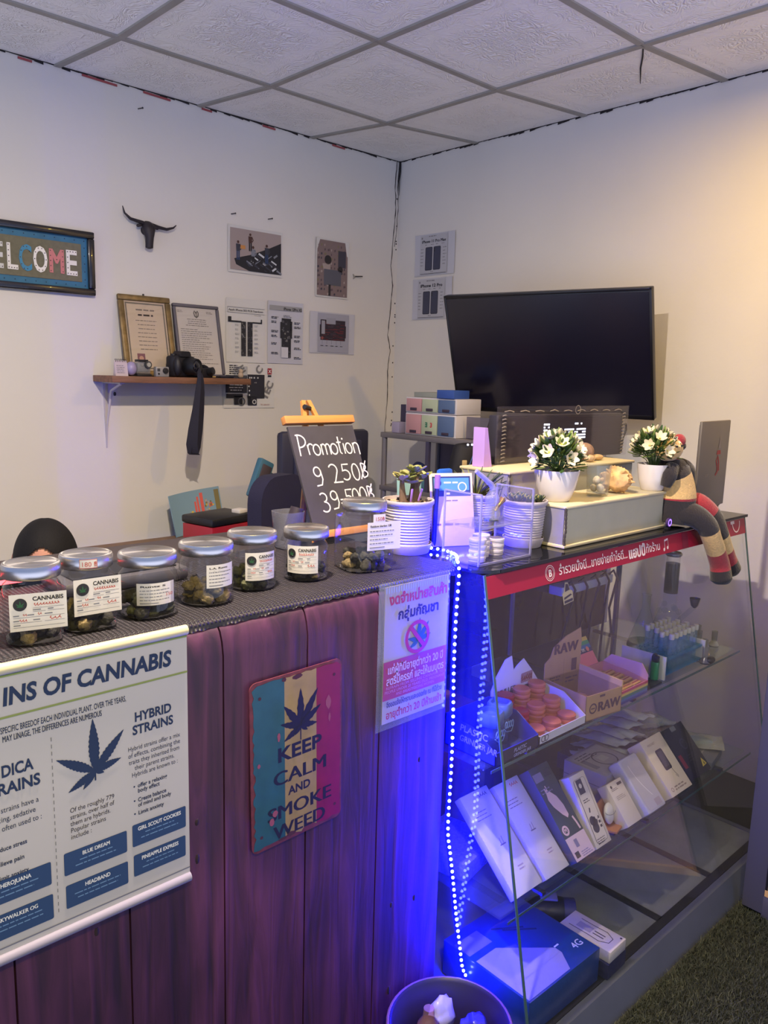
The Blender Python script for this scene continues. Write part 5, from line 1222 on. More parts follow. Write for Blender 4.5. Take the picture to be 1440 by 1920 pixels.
# earphone case on a wooden stand
t = thing('earphone_stand', 'little wooden phone stand holding up the white earphone case', 'stand', (-1.283, -2.225, LZ), .2); M_ply = mat('ply_stand', (170, 112, 78), .6, noise=.1)
MB().box((0, .0, .012), (.058, .05, .006), rot3(-.15, 0, 0), bev=.001).build('seat_board', M_ply, t); MB().box((0, .03, .038), (.056, .006, .062), rot3(-.3, 0, 0), bev=.001).build('back_board', M_ply, t); MB().box((-.014, .0, .004), (.01, .03, .008)).build('foot', BLACK, t); MB().box((.014, .0, .004), (.01, .03, .008)).build('foot', BLACK, t)
t = thing('earphone_case', 'glossy white earphone case propped on the wooden stand', 'earphone case', (-1.284, -2.222, LZ+.0165), .2); MB().sph((0, .006, .030), (.024, .011, .028), 24, 16, rot3(-.25, 0, 0)).build('shell', mat('gloss_white', (206, 204, 206), .12, coat=1), t); MB().tube([(.0245*math.cos(a), .003+.0115*math.sin(a), .039+.003*math.sin(a)) for a in [2*PI*k/24 for k in range(25)]], .0006, 5).build('lid_seam', GREYINK, t)
leaning('accessory_box', 'small upright white box with tiny print beside the earphone case', -1.245, -1.175, -2.245, .115, .034, mat('box_warm', (206, 196, 190), .5), draw=lambda mb, W, L: (small_print(mb, W, L), mb.rect(W*.1, L*.87, W*.3, L*.06, 0, 1), mb.disc(-W*.3, L*.9, W*.06, 0, 10, 1)), mats=[(60, 58, 64), (70, 66, 74), (140, 132, 134)], tilt=math.radians(50))
def dr_round(mb, W, L):
    mb.poly([(x, y, 0) for x, y in round_rect(-W*.42, L*.05, W*.84, L*.9, .01)], 0); mb.stroke([(-W*.2+W*.3*u*u, L*(.85-.6*u)) for u in [k/10 for k in range(11)]], .002, .0004, 1); mb.rect(W*.02, L*.06, W*.3, L*.12, .0004, 2)
leaning('accessory_box', 'white rounded plastic pack with a curved cable line', -1.150, -1.055, -2.25, .155, .042, mat('box_cool', (188, 186, 200), .4, coat=.4), draw=dr_round, mats=[(182, 178, 190), (226, 224, 230), (166, 156, 164)], tilt=math.radians(46), bev=.008)
def dr_bank(mb, W, L):
    p = round_rect(-.018, -.03, .036, .06, .006); a = .0
    mb.poly([(x, y+L*.58, 0) for x, y in p], 0); mb.poly([(x*.7, y*.75+L*.59, .0003) for x, y in p], 1); mb.stroke([(.012, L*.58-.03), (.016, L*.58-.045), (.022, L*.58-.055), (.02, L*.58-.06), (.013, L*.58-.05)], .0016, 0, 0)
    text_to(mb, 'MAGNET', -W*.3, L*.86, L*.06, 0, k=2); mb.annulus(-W*.34, L*.10, .004, .006, 0, k=2); lines_of(mb, -W*.22, L*.11, W*.6, 2, L*.045, L*.022, 0, 3, 2)
leaning('accessory_box', 'large cream box printed with a dark power bank on a wrist loop', -1.020, -.905, -2.245, .165, .05, mat('box_cream', (214, 200, 176), .55), draw=dr_bank, mats=[(52, 48, 60), (74, 72, 84), (150, 132, 116)], tilt=math.radians(47))
def dr_black(mb, W, L):
    mb.poly([(W*.22, L*.1, 0), (W*.44, L*.12, 0), (W*.34, L*.26, 0)], 0); mb.poly([(W*.31, L*.13, .0004), (W*.37, L*.13, .0004), (W*.34, L*.2, .0004)], 1); mb.rect(-W*.44, L*.22, W*.14, L*.26, 0, 2); mb.annulus(W*.05, L*.62, W*.1, W*.13, 0, k=3); mb.annulus(W*.05, L*.62, W*.05, W*.06, 0, k=3); lines_of(mb, -W*.1, L*.4, W*.4, 3, L*.05, L*.015, 0, 3, 3)
    for q in range(5): mb.rect(-W*.1+q*W*.045, L*.9, W*.03, L*.09, 0, 4)
leaning('accessory_box', 'black box with a yellow warning triangle at its corner', -.890, -.765, -2.235, .155, .05, mat('box_black', (32, 30, 42), .5), draw=dr_black, mats=[(196, 170, 70), (70, 60, 40), (120, 40, 50), (70, 68, 84), (150, 148, 150)], tilt=math.radians(46))
# things lying flat further back
def flat_box(name, label, x, y, z, d, m, rz=0, draw=None, mats=None, cat='box', rx=0, band=None):
    t = thing(name, label, cat, (x, y, z), rot=MX.Rotation(rz, 4, 'Z') @ MX.Rotation(rx, 4, 'X'))
    MB().box((0, 0, d[2]/2), d, bev=.0015).build('carton', m, t)
    if band: MB().box((0, 0, d[2]*.62), (d[0]+.001, d[1]+.001, .002)).build('lid_line', band, t, smooth=0)
    if draw: mb = MB(); draw(mb, d[0], d[1]); mb.build('print', [ink(c) for c in mats], t, flat=True, loc=(0, 0, d[2]+.0005))
    return t
def dr_ring(mb, W, L): mb.annulus(.012, -.005, W*.21, W*.235, 0, k=0); mb.rect(-W*.44, -L*.44, W*.88, L*.88, -.0002, 1); mb.rect(-W*.05, -L*.1, W*.2, L*.2, .0002, 2); lines_of(mb, -W*.38, L*.33, W*.5, 3, L*.08, L*.03, 0, 3, 0); mb.rect(-W*.4, -L*.2, W*.12, L*.4, 0, 3)
flat_box('gadget_box', 'big grey carton with a cable ring pictured on its top', -1.13, -2.09, LZ, (.165, .135, .1), mat('carton_grey', (140, 138, 160), .6), .02, dr_ring, [(70, 66, 92), (158, 156, 170), (176, 174, 184), (120, 118, 140)], band=ink((96, 94, 120)))
flat_box('gadget_box', 'pale blue pack with a mint green end behind the rounded pack', -1.02, -2.13, LZ, (.10, .07, .07), mat('pack_pale', (150, 164, 172), .5), .15, lambda mb, W, L: lines_of(mb, -W*.4, L*.2, W*.7, 4, L*.14, L*.05, 0, 3, 0), [(110, 124, 140)])
MB()
flat_box('gadget_box', 'mint green carton end showing beside the rounded white pack', -.955, -2.175, LZ, (.02, .045, .06), mat('mint', (130, 190, 160), .6))
flat_box('clear_pack', 'clear plastic pack with a pale card in it, behind the slim adapter box', -1.355, -2.15, LZ, (.12, .10, .055), mat('pack_frost', (126, 128, 168), .3, coat=.6), .1, lambda mb, W, L: (mb.rect(-W*.4, -L*.35, W*.8, L*.75, 0, 0), mb.rect(-W*.3, L*.25, .012, .006, .0003, 1), lines_of(mb, -W*.3, 0, W*.5, 2, L*.15, L*.05, .0003, 3, 2)), [(150, 162, 186), (50, 50, 80), (120, 130, 150)])
t = flat_box('clear_pack', 'blue tinted blister pack leaning behind the dark green box', -1.45, -2.10, LZ, (.10, .12, .05), mat('blister', (84, 92, 150), .2, coat=1), .15); MB().sph((.02, -.01, .05), (.022, .016, .008), 10, 6).build('blister_bump', mat('blister', (84, 92, 150)), t)
t = flat_box('price_card', 'white card with a black grommet standing behind the long white boxes', -1.565, -2.08, LZ, (.10, .08, .05), mat('card_bluewhite', (150, 152, 190), .7), .1); MB().lathe([(.005, .0505), (.010, .0505), (.010, .056), (.005, .056)], (.04, -.02, 0), 18).build('grommet', BLACK, t)
t = flat_box('netting_roll', 'roll of pale netted fabric at the near end of the lower shelf', -1.68, -2.03, LZ, (.16, .16, .045), mat('netting', (112, 110, 170), .8, noise=.3, nscale=160, bump=.5, bscale=200), .2)
# zip bags
M_bag = mat('bag_foil', (200, 208, 216), .22, coat=.6, bump=.9, bscale=26); M_bagclear = glass('bag_clear', (222, 226, 228), 1.0, .12, .3, (206, 210, 214))
def bag(label, x, y, z, rz, W, L, m, rx, seed, group=None, cont=None):
    t = thing('zip_bag', label, 'bag', (x, y, z), rot=MX.Rotation(rz, 4, 'Z') @ MX.Rotation(rx, 4, 'X'), group=group); r = random.Random(seed); n = 8; k = 10
    from mathutils import noise as N
    up = []; dn = []
    for i in range(n+1):
        for j in range(k+1):
            u, v = i/n, j/k; e = (math.sin(PI*u)*math.sin(PI*min(1, v*1.15)))**.6 if 0 < v < .87 else 0
            nz = N.noise(V((u*4+seed, v*5, seed)))*.006; X, Y = W*(u-.5), L*(v-.5)
            up.append((X, Y, .011*e+nz)); dn.append((X, Y, -.004*e+nz-.0008))
    fs = [(i*(k+1)+j, (i+1)*(k+1)+j, (i+1)*(k+1)+j+1, i*(k+1)+j+1) for i in range(n) for j in range(k)]
    mb = MB(); mb.add(up, fs); mb.add(dn, [f[::-1] for f in fs]); mb.build('film', m, t, smooth=70)
    if m is M_bag: MB().disc(0, L*.44, .006, .0065, 12).build('hang_hole', ink((50, 50, 60)), t, flat=True)
    if cont: MB().sph((0, -L*.1, .002), (W*.3, L*.25, .005), 12, 6).build('contents', mat('cont_%d_%d_%d' % cont, cont, .6), t)
    return t
for k in range(6):
    bag(('lowest silvery zip bag fanned beside the grey carton', 'second silvery zip bag of the fan from the grey carton', 'third silvery zip bag of the fan from the grey carton', 'fourth silvery zip bag of the fan from the grey carton', 'fifth silvery zip bag, slid forward in the fan', 'topmost silvery zip bag of the fan with a blue cable end')[k], -1.055+.033*k, -2.02-.012*(k % 2)+.004*k, LZ+.06+.017*k, -.32+.05*(k % 3), .085, .19, M_bag, -.20, k+1, 'silvery zip bags on the lower shelf', (110, 130, 170) if k == 5 else None)
bag('crumpled clear bag with an orange packet inside, behind the fan of silvery bags', -.86, -2.0, LZ+.085, .3, .14, .15, M_bagclear, -.15, 21, None, (196, 100, 60)); bag('crumpled clear bag with white foam on top of the heap', -.80, -2.05, LZ+.112, -.4, .13, .13, M_bagclear, -.1, 25, None, (206, 204, 200)); bag('clear bag with a blue ended cable at the far corner of the lower shelf', -.66, -2.13, LZ+.03, .5, .11, .20, M_bagclear, -.05, 28, None, (90, 140, 180)); bag('clear bag with an orange lead end beside the black box', -.79, -2.10, LZ+.092, .9, .07, .13, M_bagclear, -.1, 33, None, (190, 90, 60))
flat_box('gadget_box', 'stack box holding up the fan of silvery bags', -.95, -2.0, LZ, (.30, .15, .05), mat('under_dark', (52, 50, 66), .7)); flat_box('gadget_box', 'grey striped carton lying at the far corner behind the black box', -.70, -2.175, LZ, (.13, .12, .024), mat('carton_stripe', (96, 96, 104), .6), .2, lambda mb, W, L: lines_of(mb, -W*.4, L*.3, W*.8, 4, L*.15, L*.04, 0, 3, 0), [(140, 138, 140)])
t = flat_box('gadget_box', 'dark upright box with a white barcode behind the black warning box', -.84, -2.12, LZ+.0, (.06, .07, .085), mat('box_charcoal', (60, 58, 68), .5), .2, lambda mb, W, L: mb.rect(-W*.2, -L*.1, W*.5, L*.3, 0, 0), [(200, 196, 190)])
# ------------------------------------------------------------------ case floor
FZ = KZ+.002
t = thing('router_box', 'large blue 4G router carton lying on the case floor', 'box', (-1.615, -2.20, FZ), rot=MX.Rotation(-.02, 4, 'Z')); MB().box((0, 0, .045), (.27, .26, .088), bev=.002).build('carton', mat('router_blue', (22, 62, 130), .3, coat=.5, noise=.1, nscale=8), t)
mb = MB(); text_to(mb, '4G', .085, -.095, .028, .0, bold=.01, k=0, rot=0.0); mb.poly([(-.13, -.125, 0), (.02, -.125, 0), (.05, -.08, 0), (.05, -.06, 0), (-.06, .03, 0), (-.13, .03, 0)], 1); mb.rect(-.13, .05, .08, .05, 0, 2); mb.stroke([(-.02, .08), (.05, .035)], .006, .0003, 3); mb.stroke([(.0, .06), (.07, .01)], .006, .0003, 3); mb.rect(.05, -.06, .016, .004, .0003, 4)
mb.build('print', [ink(c) for c in ((190, 196, 210), (150, 146, 160), (110, 110, 170), (18, 40, 84), (240, 240, 244))], t, flat=True, loc=(0, 0, .0895))
t = flat_box('cable_box', 'white cable box with a looped lead pictured, lying beside the blue carton', -1.425, -2.275, FZ+.042, (.075, .145, .03), mat('box_warm', (206, 196, 190)), .02, lambda mb, W, L: (mb.stroke([(-.02, L*.38), (-.02, 0), (-.022, -.03), (-.01, -.052), (.01, -.052), (.022, -.03), (.02, L*.0), (.02, L*.3)], .002, 0, 0), mb.rect(-.012, .0, .022, .04, 0, 1), mb.rect(-.008, -.035, .003, .03, 0, 0), mb.rect(.002, -.035, .003, .03, 0, 0), mb.disc(.028, -L*.44, .003, 0, 10, 0)), [(60, 54, 70), (160, 150, 166)])
flat_box('cable_box', 'dark navy carton under the white cable box', -1.425, -2.27, FZ, (.085, .155, .041), mat('box_darknavy', (36, 36, 78), .5), .02)
t = thing('security_camera', 'black bullet camera with a round hood lying behind the blue carton', 'camera', (-1.405, -2.14, FZ), .75); mb = MB(); mb.tube([(0, .07, .04), (0, .03, .042), (0, -.02, .042), (0, -.04, .042)], [.028, .036, .038, .034], 24); mb.build('body', BLACK, t); MB().lathe([(.03, 0), (.036, 0), (.036, .03), (.032, .03)], (0, -.03, .042), 28, False, False, ax=MX.Rotation(PI/2, 3, 'X')).build('hood', mat('hood_grey', (52, 50, 74), .5), t); MB().sph((0, -.04, .042), (.024, .01, .024), 18, 10).build('lens', M_lens, t); MB().box((0, .01, .084), (.03, .045, .006), bev=.001).build('top_plate', mat('plate_silver', (120, 116, 140), .4), t); MB().box((0, .04, .012), (.03, .04, .024)).build('foot', BLACK, t)
t = thing('power_strip', 'white power strip on the back panes with black leads dropping from it', 'power strip', (-.83, YB-.037, .865)); MB().box((0, 0, 0), (.30, .05, .03), bev=.004).build('strip', mat('strip_white', (210, 206, 200), .5), t)
for k, x in enumerate((-.12, -.05, .02, .08, .13)): MB().tube([(x, -.02, .016), (x+.01, -.03, .03), (x+.03, -.035, .0), (x+.02*(k % 2), -.03, -.1), (x-.03+.02*k, -.02, -.22), (x-.04+.02*k, -.02, -.46)], .0042, 7).build('lead', BLACK, t)
o = MB().box((-1.34, YB+.2, .25), (.34, .22, .5)).build('carton', mat('carton_rust', (128, 70, 56), .8)); tag(o, 'rust coloured carton on the floor behind the case', 'box')
# ------------------------------------------------------------------ on top of the display case
TZ = ZT+.0082
# acrylic two tier stand
t = thing('acrylic_stand', 'clear two tier acrylic stand at the near corner of the case top', 'stand', (-1.764, -2.132, TZ))
M_ac = glass('acrylic_clear', (250, 250, 253), 1.0, .0, .05, (190, 190, 215), ior=1.5); AW, AD, AH = .185, .105, .155
for z in (.002, .082): MB().box((AW/2, AD/2, z), (AW, AD, .004)).build('tier', M_ac, t, smooth=0)
for x in (.002, AW-.002): MB().box((x, AD/2, AH/2), (.004, AD, AH)).build('side_wall', M_ac, t, smooth=0)
M_acedge = glass('acrylic_edge', (225, 225, 245), 1.0, .1, .35, (200, 196, 220))
mb = MB()
for x in (.002, AW-.002):
    for y in (0, AD): mb.box((x, y, AH/2), (.005, .003, AH))
    mb.box((x, AD/2, AH), (.005, AD, .003))
for z in (.002, .082): mb.box((AW/2, 0, z), (AW, .003, .0045))
mb.build('polished_edges', M_acedge, t, smooth=0)
M_disc = mat('tub_white', (196, 186, 196), .4); d0 = None
for (x, y, n, lb) in ((.03, .028, 4, 'white round tub in the stack nearest the corner of the acrylic stand'), (.074, .055, 4, 'white round tub in the middle stack of the acrylic stand'), (.118, .05, 3, 'white round tub in the low stack at the far side of the acrylic stand')):
    for k in range(n):
        if d0 is None:
            d0 = thing('cream_tub', lb, 'tub', (0, 0, 0), group='round tubs in the acrylic stand'); MB().lathe([(.001, 0), (.0185, 0), (.0185, .008), (.001, .008)], n=28).build('base', M_disc, d0); MB().lathe([(.0198, .0065), (.0198, .0112), (.0188, .0122), (.001, .0122)], n=28, cap0=False).build('lid', mat('tub_lid', (206, 196, 204), .35), d0); o = d0
        else: o = dup(d0)
        o.matrix_world = MX.Translation((-1.764+x+.0012*((k*7) % 3-1), -2.132+y, TZ+.0046+.0126*k)); o['label'] = lb
# little glass pipe on the upper tier
t = thing('glass_pipe', 'tiny round glass bubbler pipe with a slanting mouthpiece on the upper acrylic tier', 'pipe', (-1.764+.098, -2.132+.05, TZ+.0845))
MB().lathe([(.001, .001), (.015, .001), (.02, .012), (.02, .02), (.014, .032), (.0135, .036), (.017, .046), (.016, .054), (.008, .066), (.007, .078)], n=24, cap1=False).build('chamber', glass('bubbler_glass', (246, 246, 250), 1.0, .0, .16, (205, 205, 220), ior=1.6), t); MB().lathe([(.001, 0), (.017, 0), (.018, .003), (.001, .003)], n=24).build('base', mat('ring_smoke', (90, 98, 98)), t)
MB().tube([(0, 0, .074), (-.006, .0, .082), (-.028, .004, .098), (-.05, .008, .114)], [.007, .0065, .0055, .005], 12).build('mouthpiece', M_acedge, t); MB().tube([(.012, 0, .02), (.022, -.002, .034), (.034, -.004, .046)], [.004, .005, .008], 10).build('bowl_stem', mat('stem_amber', (110, 74, 60), .25, coat=1), t)
MB().tube([(0, 0, .08), (.04, .004, .074), (.085, .006, .070)], .0022, 8).build('straw', M_pipe, t)
# pots
M_pot = mat('pot_grey', (176, 166, 168), .55); M_soil = mat('pot_gravel', (176, 150, 116), .95, noise=.45, nscale=150, bump=.9, bscale=160); M_soil_d = mat('pot_soil', (52, 38, 34), .95)
def ribbed_pot(label, x, y, z, rt_, rb_, h, saucer=True):
    t = thing('plant_pot', label, 'plant', (x, y, z)); zb = .004 if saucer else 0; prof = [(.001, zb), (rb_, zb)]; n = 15
    for k in range(n+1):
        u = k/n; zz = zb+.004+(h*.82)*u; rr = rb_+(rt_*.91-rb_)*u; prof += [(rr+.0012, zz), (rr-.0006, zz+h*.82/n*.55)]
    prof += [(rt_*.93, h*.9), (rt_*.99, h*.93), (rt_*1.0, h*.985), (rt_*.985, h), (rt_*.93, h), (rt_*.90, h*.90), (.001, h*.90)]
    MB().lathe(prof, n=44).build('pot', M_pot, t)
    if saucer: MB().lathe([(.001, 0), (rb_*1.02, 0), (rb_*1.14, .014), (rb_*1.16, .022), (rb_*1.12, .022), (rb_*1.06, .008), (.001, .006)], n=40).build('saucer', mat('saucer_grey', (186, 174, 174), .5), t)
    r = random.Random(int(x*1000)); mb = MB(); N_ = 26; 
    mb.lathe([(rt_*.93, h*.93), (rt_*.6, h*.945), (.001, h*.95)], n=30, cap0=False); s = mb.build('gravel', M_soil, t)
    mb = MB()
    for k in range(40): a = r.random()*6.28; q = rt_*.88*r.random()**.5; mb.sph((q*math.cos(a), q*math.sin(a), h*.95+.001), (.003+.003*r.random(), .003+.002*r.random(), .0022), 6, 4)
    mb.build('dark_chips', M_soil_d, s); return t
M_succ = [mat('succulent', (112, 116, 66), .5, noise=.2, nscale=30), mat('succulent_pale', (150, 142, 88), .5, noise=.15, nscale=30), mat('succulent_dark', (52, 70, 52), .55)]
def petal(mb, base, d, up, L, wd, cup=.25, th=.0012, n=6):
    d = V(d).normalized(); up = V(up); s = d.cross(up).normalized(); nn = s.cross(d).normalized(); base = V(base); rg = []
    for i in range(n+1):
        u = i/n; w_ = wd*math.sin(PI*(.12+.82*u))**.8; c = base+d*L*u+nn*(cup*L*u*u)
        rg.append([c-s*w_+nn*w_*.3, c+nn*-th, c+s*w_+nn*w_*.3, c+nn*th])
    mb.ring(rg)
    return mb
t = ribbed_pot('jade plant in a ribbed grey pot with pale gravel beside the tall square jar', -1.775, -1.925, MT, .0605, .050, .122); r = random.Random(3)
mb = MB(); mb.tube([(.012, 0, .11), (.022, .002, .135), (.02, .0, .16), (.026, 0, .172)], [.011, .012, .009, .006], 8); mb.tube([(-.015, .0, .11), (-.02, 0, .14), (-.022, 0, .165)], [.01, .007, .005], 8); mb.tube([(.02, 0, .14), (.04, 0, .165)], [.006, .004], 8); mb.build('trunk', mat('trunk_brown', (104, 84, 70), .8, noise=.3, nscale=50), t)
for c, nn, tilt_ in (((-.024, -.004, .166), 8, .25), ((.022, 0, .180), 8, .35), ((.0, .01, .172), 7, .1), ((.045, 0, .166), 6, .2), ((-.006, -.012, .160), 5, .0)):
    for k in range(nn):
        a = 2.39996*k+c[0]*30; mb = MB(); petal(mb, c, (math.cos(a), math.sin(a), tilt_+.10*k), (0, 0, 1), .034-.0022*k, .0125-.0006*k, .12); mb.build('leaf', M_succ[r.choice((0, 0, 1))], t)
for k, (x, y, a) in enumerate(((-.02, -.03, .1), (.004, -.034, .35))): MB().box((x, y, .135), (.006, .002, .03), rot3(0, a, 0), bev=.001).build('plant_marker', mat('marker_lilac', (150, 110, 190), .3), t)
t = ribbed_pot('small spiky succulent in a ribbed grey pot just beyond the acrylic stand', -1.495, -2.045, TZ, .0555, .043, .113)
for q in range(6):
    a0 = 2*PI*q/6; rad = 0 if q == 0 else .032
    for k in range(13):
        a = 2.4*k; mb = MB(); petal(mb, (rad*math.cos(a0), rad*math.sin(a0), .106), (math.cos(a), math.sin(a), .35+.09*k), (0, 0, 1), .026-.0006*k, .0048, .3); mb.build('leaf', M_succ[2 if k % 3 else 1], t)
t = ribbed_pot('long leaved succulent in the ribbed pot behind the acrylic stand', -1.515, -1.905, TZ, .0555, .043, .113)
for k in range(34):
    a = 2.4*k; mb = MB(); petal(mb, (.012*math.cos(a), .012*math.sin(a), .105), (math.cos(a), math.sin(a), .5+.04*k), (0, 0, 1), .07+.02*r.random(), .003, -.15); mb.build('leaf', M_succ[2 if k % 4 else 0], t)
# standing QR stand card (its code left out) and what stands round it
t = thing('payment_card', 'standing payment card with a blue heading behind the acrylic stand', 'card', (-1.645, -1.955, TZ), rot=MX.Rotation(-.42, 4, 'Z') @ MX.Rotation(PI/2-.22, 4, 'X'))
MB().box((0, .088, 0), (.112, .176, .004), bev=.001).build('board', mat('card_peach', (212, 186, 160), .6), t); mb = MB(); z = .0024
mb.rect(-.05, .132, .1, .036, z, 0); mb.rect(-.046, .134, .092, .03, z+.0002, 1); mb.rect(-.05, .120, .1, .012, z, 2); mb.disc(-.034, .152, .008, z+.0005, 18, 0); mb.annulus(.028, .142, .009, .012, z+.0005, k=3); lines_of(mb, -.02, .151, .05, 1, .01, .004, z+.0005, 3, 3); lines_of(mb, -.02, .124, .02, 1, .01, .005, z+.0005, 3, 3); lines_of(mb, -.02, .108, .04, 1, .01, .003, z, 5, 4); lines_of(mb, -.045, .05, .08, 1, .01, .005, z, 7, 4)
mb.build('print', [ink(c) for c in ((26, 46, 80), (76, 136, 176), (50, 60, 96), (206, 200, 180), (120, 96, 84))], t, flat=True)
t = thing('marker_pen', 'dark marker pen with a lilac cap standing between the pot and the payment card', 'pen', (-1.690, -1.93, TZ)); MB().cyl((0, 0, 0), (.004, 0, .14), .006).build('barrel', mat('pen_navy', (24, 24, 70), .4), t); MB().cyl((.004, 0, .14), (.0055, 0, .172), .007).build('cap', mat('pen_lilac', (150, 110, 190), .3), t)
t = thing('plastic_tub', 'grey ribbed plastic tub behind the jade plant', 'tub', (-1.655, -1.835, TZ)); MB().lathe([(.001, 0), (.034, 0), (.036, .03), (.034, .031), (.037, .06), (.035, .061), (.038, .09), (.036, .092), (.03, .092), (.03, .01), (.001, .01)], n=24, sup=.6).build('tub', mat('tub_grey', (96, 92, 120), .6), t)
t = thing('snack_bag', 'blue and white snack bag leaning behind the glass pipe', 'bag', (-1.555, -1.84, TZ)); MB().box((0, 0, .085), (.05, .016, .17), rot3(-.1, 0, 0), bev=.007).build('bag_body', mat('bag_blue', (40, 96, 200), .3), t); MB().box((.014, -.0095, .12), (.02, .004, .06), rot3(-.1, .2, 0), bev=.0015).build('white_panel', mat('card_white', (198, 192, 198)), t)
# foam boxes
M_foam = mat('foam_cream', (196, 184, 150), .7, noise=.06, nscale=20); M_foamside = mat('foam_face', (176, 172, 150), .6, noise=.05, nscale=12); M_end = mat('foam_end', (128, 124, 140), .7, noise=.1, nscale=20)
def foam(label, x0, x1, y0, y1, z0, z1, lip):
    t = thing('foam_box', label, 'box', ((x0+x1)/2, (y0+y1)/2, z0)); W, D, H = x1-x0, y1-y0, z1-z0
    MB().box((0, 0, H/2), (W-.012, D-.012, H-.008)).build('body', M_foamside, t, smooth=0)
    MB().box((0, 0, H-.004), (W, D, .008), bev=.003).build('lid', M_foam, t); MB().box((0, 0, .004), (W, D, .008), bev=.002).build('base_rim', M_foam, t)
    r = random.Random(int(W*1000)); mb = MB()
    for sx in (-1, 1):
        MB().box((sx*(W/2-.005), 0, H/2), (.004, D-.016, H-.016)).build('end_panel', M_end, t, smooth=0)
    mb = MB()
    for k in range(9): mb.sph((-W/2+.002+.004*r.random(), -D/2+.003, .01+(H-.02)*k/8), (.004, .003, .006+.004*r.random()), 7, 5)
    mb.build('torn_edge', mat('torn_dark', (70, 62, 60), .9), t); return t
foam('long low cream foam box along the front of the case top', -1.453, -.955, -2.137, -1.985, TZ, TZ+.104, .01)
foam('second cream foam box behind the first, with shells on its lid', -1.432, -.815, -1.945, -1.772, TZ, TZ+.165, .01)
F1, F2 = TZ+.104, TZ+.165
# artificial flowers in white pots
M_wpot = mat('pot_white', (214, 206, 204), .25, coat=.6); M_lf = [mat('leaf_green', (52, 78, 36), .5), mat('leaf_light', (110, 130, 60), .5)]; M_pet = mat('petal_cream', (228, 212, 176), .6); M_ctr = mat('flower_centre', (200, 180, 90), .6)
def flower_pot(label, x, y, z, rt_, rb_, h, R, zc, nf, seed):
    t = thing('flower_pot', label, 'plant', (x, y, z)); MB().lathe([(.001, 0), (rb_*.9, 0), (rb_, .003), (rb_+(rt_-rb_)*.62, h*.45), (rt_*.98, h*.9), (rt_, h), (rt_*.95, h), (rt_*.9, h*.92), (.001, h*.9)], n=36).build('pot', M_wpot, t)
    r = random.Random(seed); lg = [MB(), MB()]; st = MB()
    for k in range(260):
        a = 2.39996*k; ph = math.acos(1-1.42*((k+.5)/260)); d = V((math.sin(ph)*math.cos(a), math.sin(ph)*math.sin(a), math.cos(ph))); q = R*(.55+.35*r.random()); b = V((0, 0, zc))+d*q*V((1, 1, 1)).length/1.732
        dd = (d+V((r.random()-.5, r.random()-.5, r.random()*.4))*.9).normalized(); petal(lg[0 if r.random() < .7 else 1], b, dd, V((0, 0, 1)) if abs(dd.z) < .9 else V((1, 0, 0)), R*(.34+.16*r.random()), R*.085, .2)
        if k % 6 == 0: st.tube([(d.x*R*.15, d.y*R*.15, h*.88), b*.5+V((0, 0, h*.5)), b], .0012, 5)
    lg[0].build('leaves', M_lf[0], t); lg[1].build('young_leaves', M_lf[1], t); st.build('stems', M_lf[0], t)
    for k in range(nf):
        a = 2.39996*k+.6; ph = math.acos(1-1.05*((k+.5)/nf)); d = V((math.sin(ph)*math.cos(a), math.sin(ph)*math.sin(a), math.cos(ph))); c = V((0, 0, zc))+d*R*.92
        ax = d.orthogonal().normalized(); ay = d.cross(ax); mb = MB()
        for q in range(6):
            an = 2*PI*q/6; petal(mb, c, (ax*math.cos(an)+ay*math.sin(an)+d*.45), d, R*.40, R*.13, .35)
        f = mb.build('flower', M_pet, t); MB().sph(c+d*R*.05, R*.05, 8, 6).build('flower_centre', M_ctr, f)
flower_pot('white pot of cream artificial flowers on the near end of the foam box', -1.395, -2.062, F1, .0565, .036, .078, .060, .104, 15, 4)
flower_pot('white pot of cream artificial flowers next to the sock doll', -.988, -2.100, F1, .0445, .030, .074, .056, .112, 14, 8)
t = thing('glass_cup', 'clear drinking glass holding pale shells on the foam box', 'glass', (-1.225, -2.075, F1+.0005)); MB().lathe([(.001, .001), (.026, .001), (.028, .004), (.033, .082), (.0315, .082), (.027, .01), (.001, .008)], n=28, cap1=False).build('tumbler', M_pipe, t)
for k, (a, z, s) in enumerate(((0, .02, .013), (2.1, .02, .012), (4.2, .022, .012), (1, .04, .012), (3.4, .042, .011))):
    o = MB().sph((0, 0, 0), (s, s*.8, s*.7), 10, 7, rot3(k, k*.7, 0)).build('sea_shell', mat('shell_pale', (206, 188, 164), .5, noise=.15, nscale=60)); o.location = (-1.225+.011*math.cos(a), -2.075+.011*math.sin(a), F1+z); tag(o, 'small pale shell inside the drinking glass', 'shell', 'shells in the drinking glass')
t = thing('conch_shell', 'knobbly tan conch shell lying beside the drinking glass', 'shell', (-1.13, -2.07, F1+.042), rot=MX.Rotation(.5, 4, 'Z') @ MX.Rotation(-.5, 4, 'Y')); M_conch = mat('conch_tan', (206, 164, 112), .55, noise=.3, nscale=50, bump=.6, bscale=60)
rings = []; r = random.Random(4)
for i in range(19):
    u = i/18; x = -.048+.092*u; R0 = .034*math.sin(PI*u)**.75*(1.15-.55*u)+.0015; rings.append([(x, R0*(1+.45*max(0, math.sin(4*a+u*14))**2)*math.cos(a), R0*(1+.45*max(0, math.sin(4*a+u*14))**2)*math.sin(a)*.85) for a in [2*PI*j/26 for j in range(26)]])
MB().ring(rings).build('shell', M_conch, t)
for k in range(6): a = 2*PI*k/6; MB().cyl((-.012, .026*math.cos(a), .024*math.sin(a)), (-.018, .050*math.cos(a), .043*math.sin(a)), .008, .0015, 8).build('spike', M_conch, t)
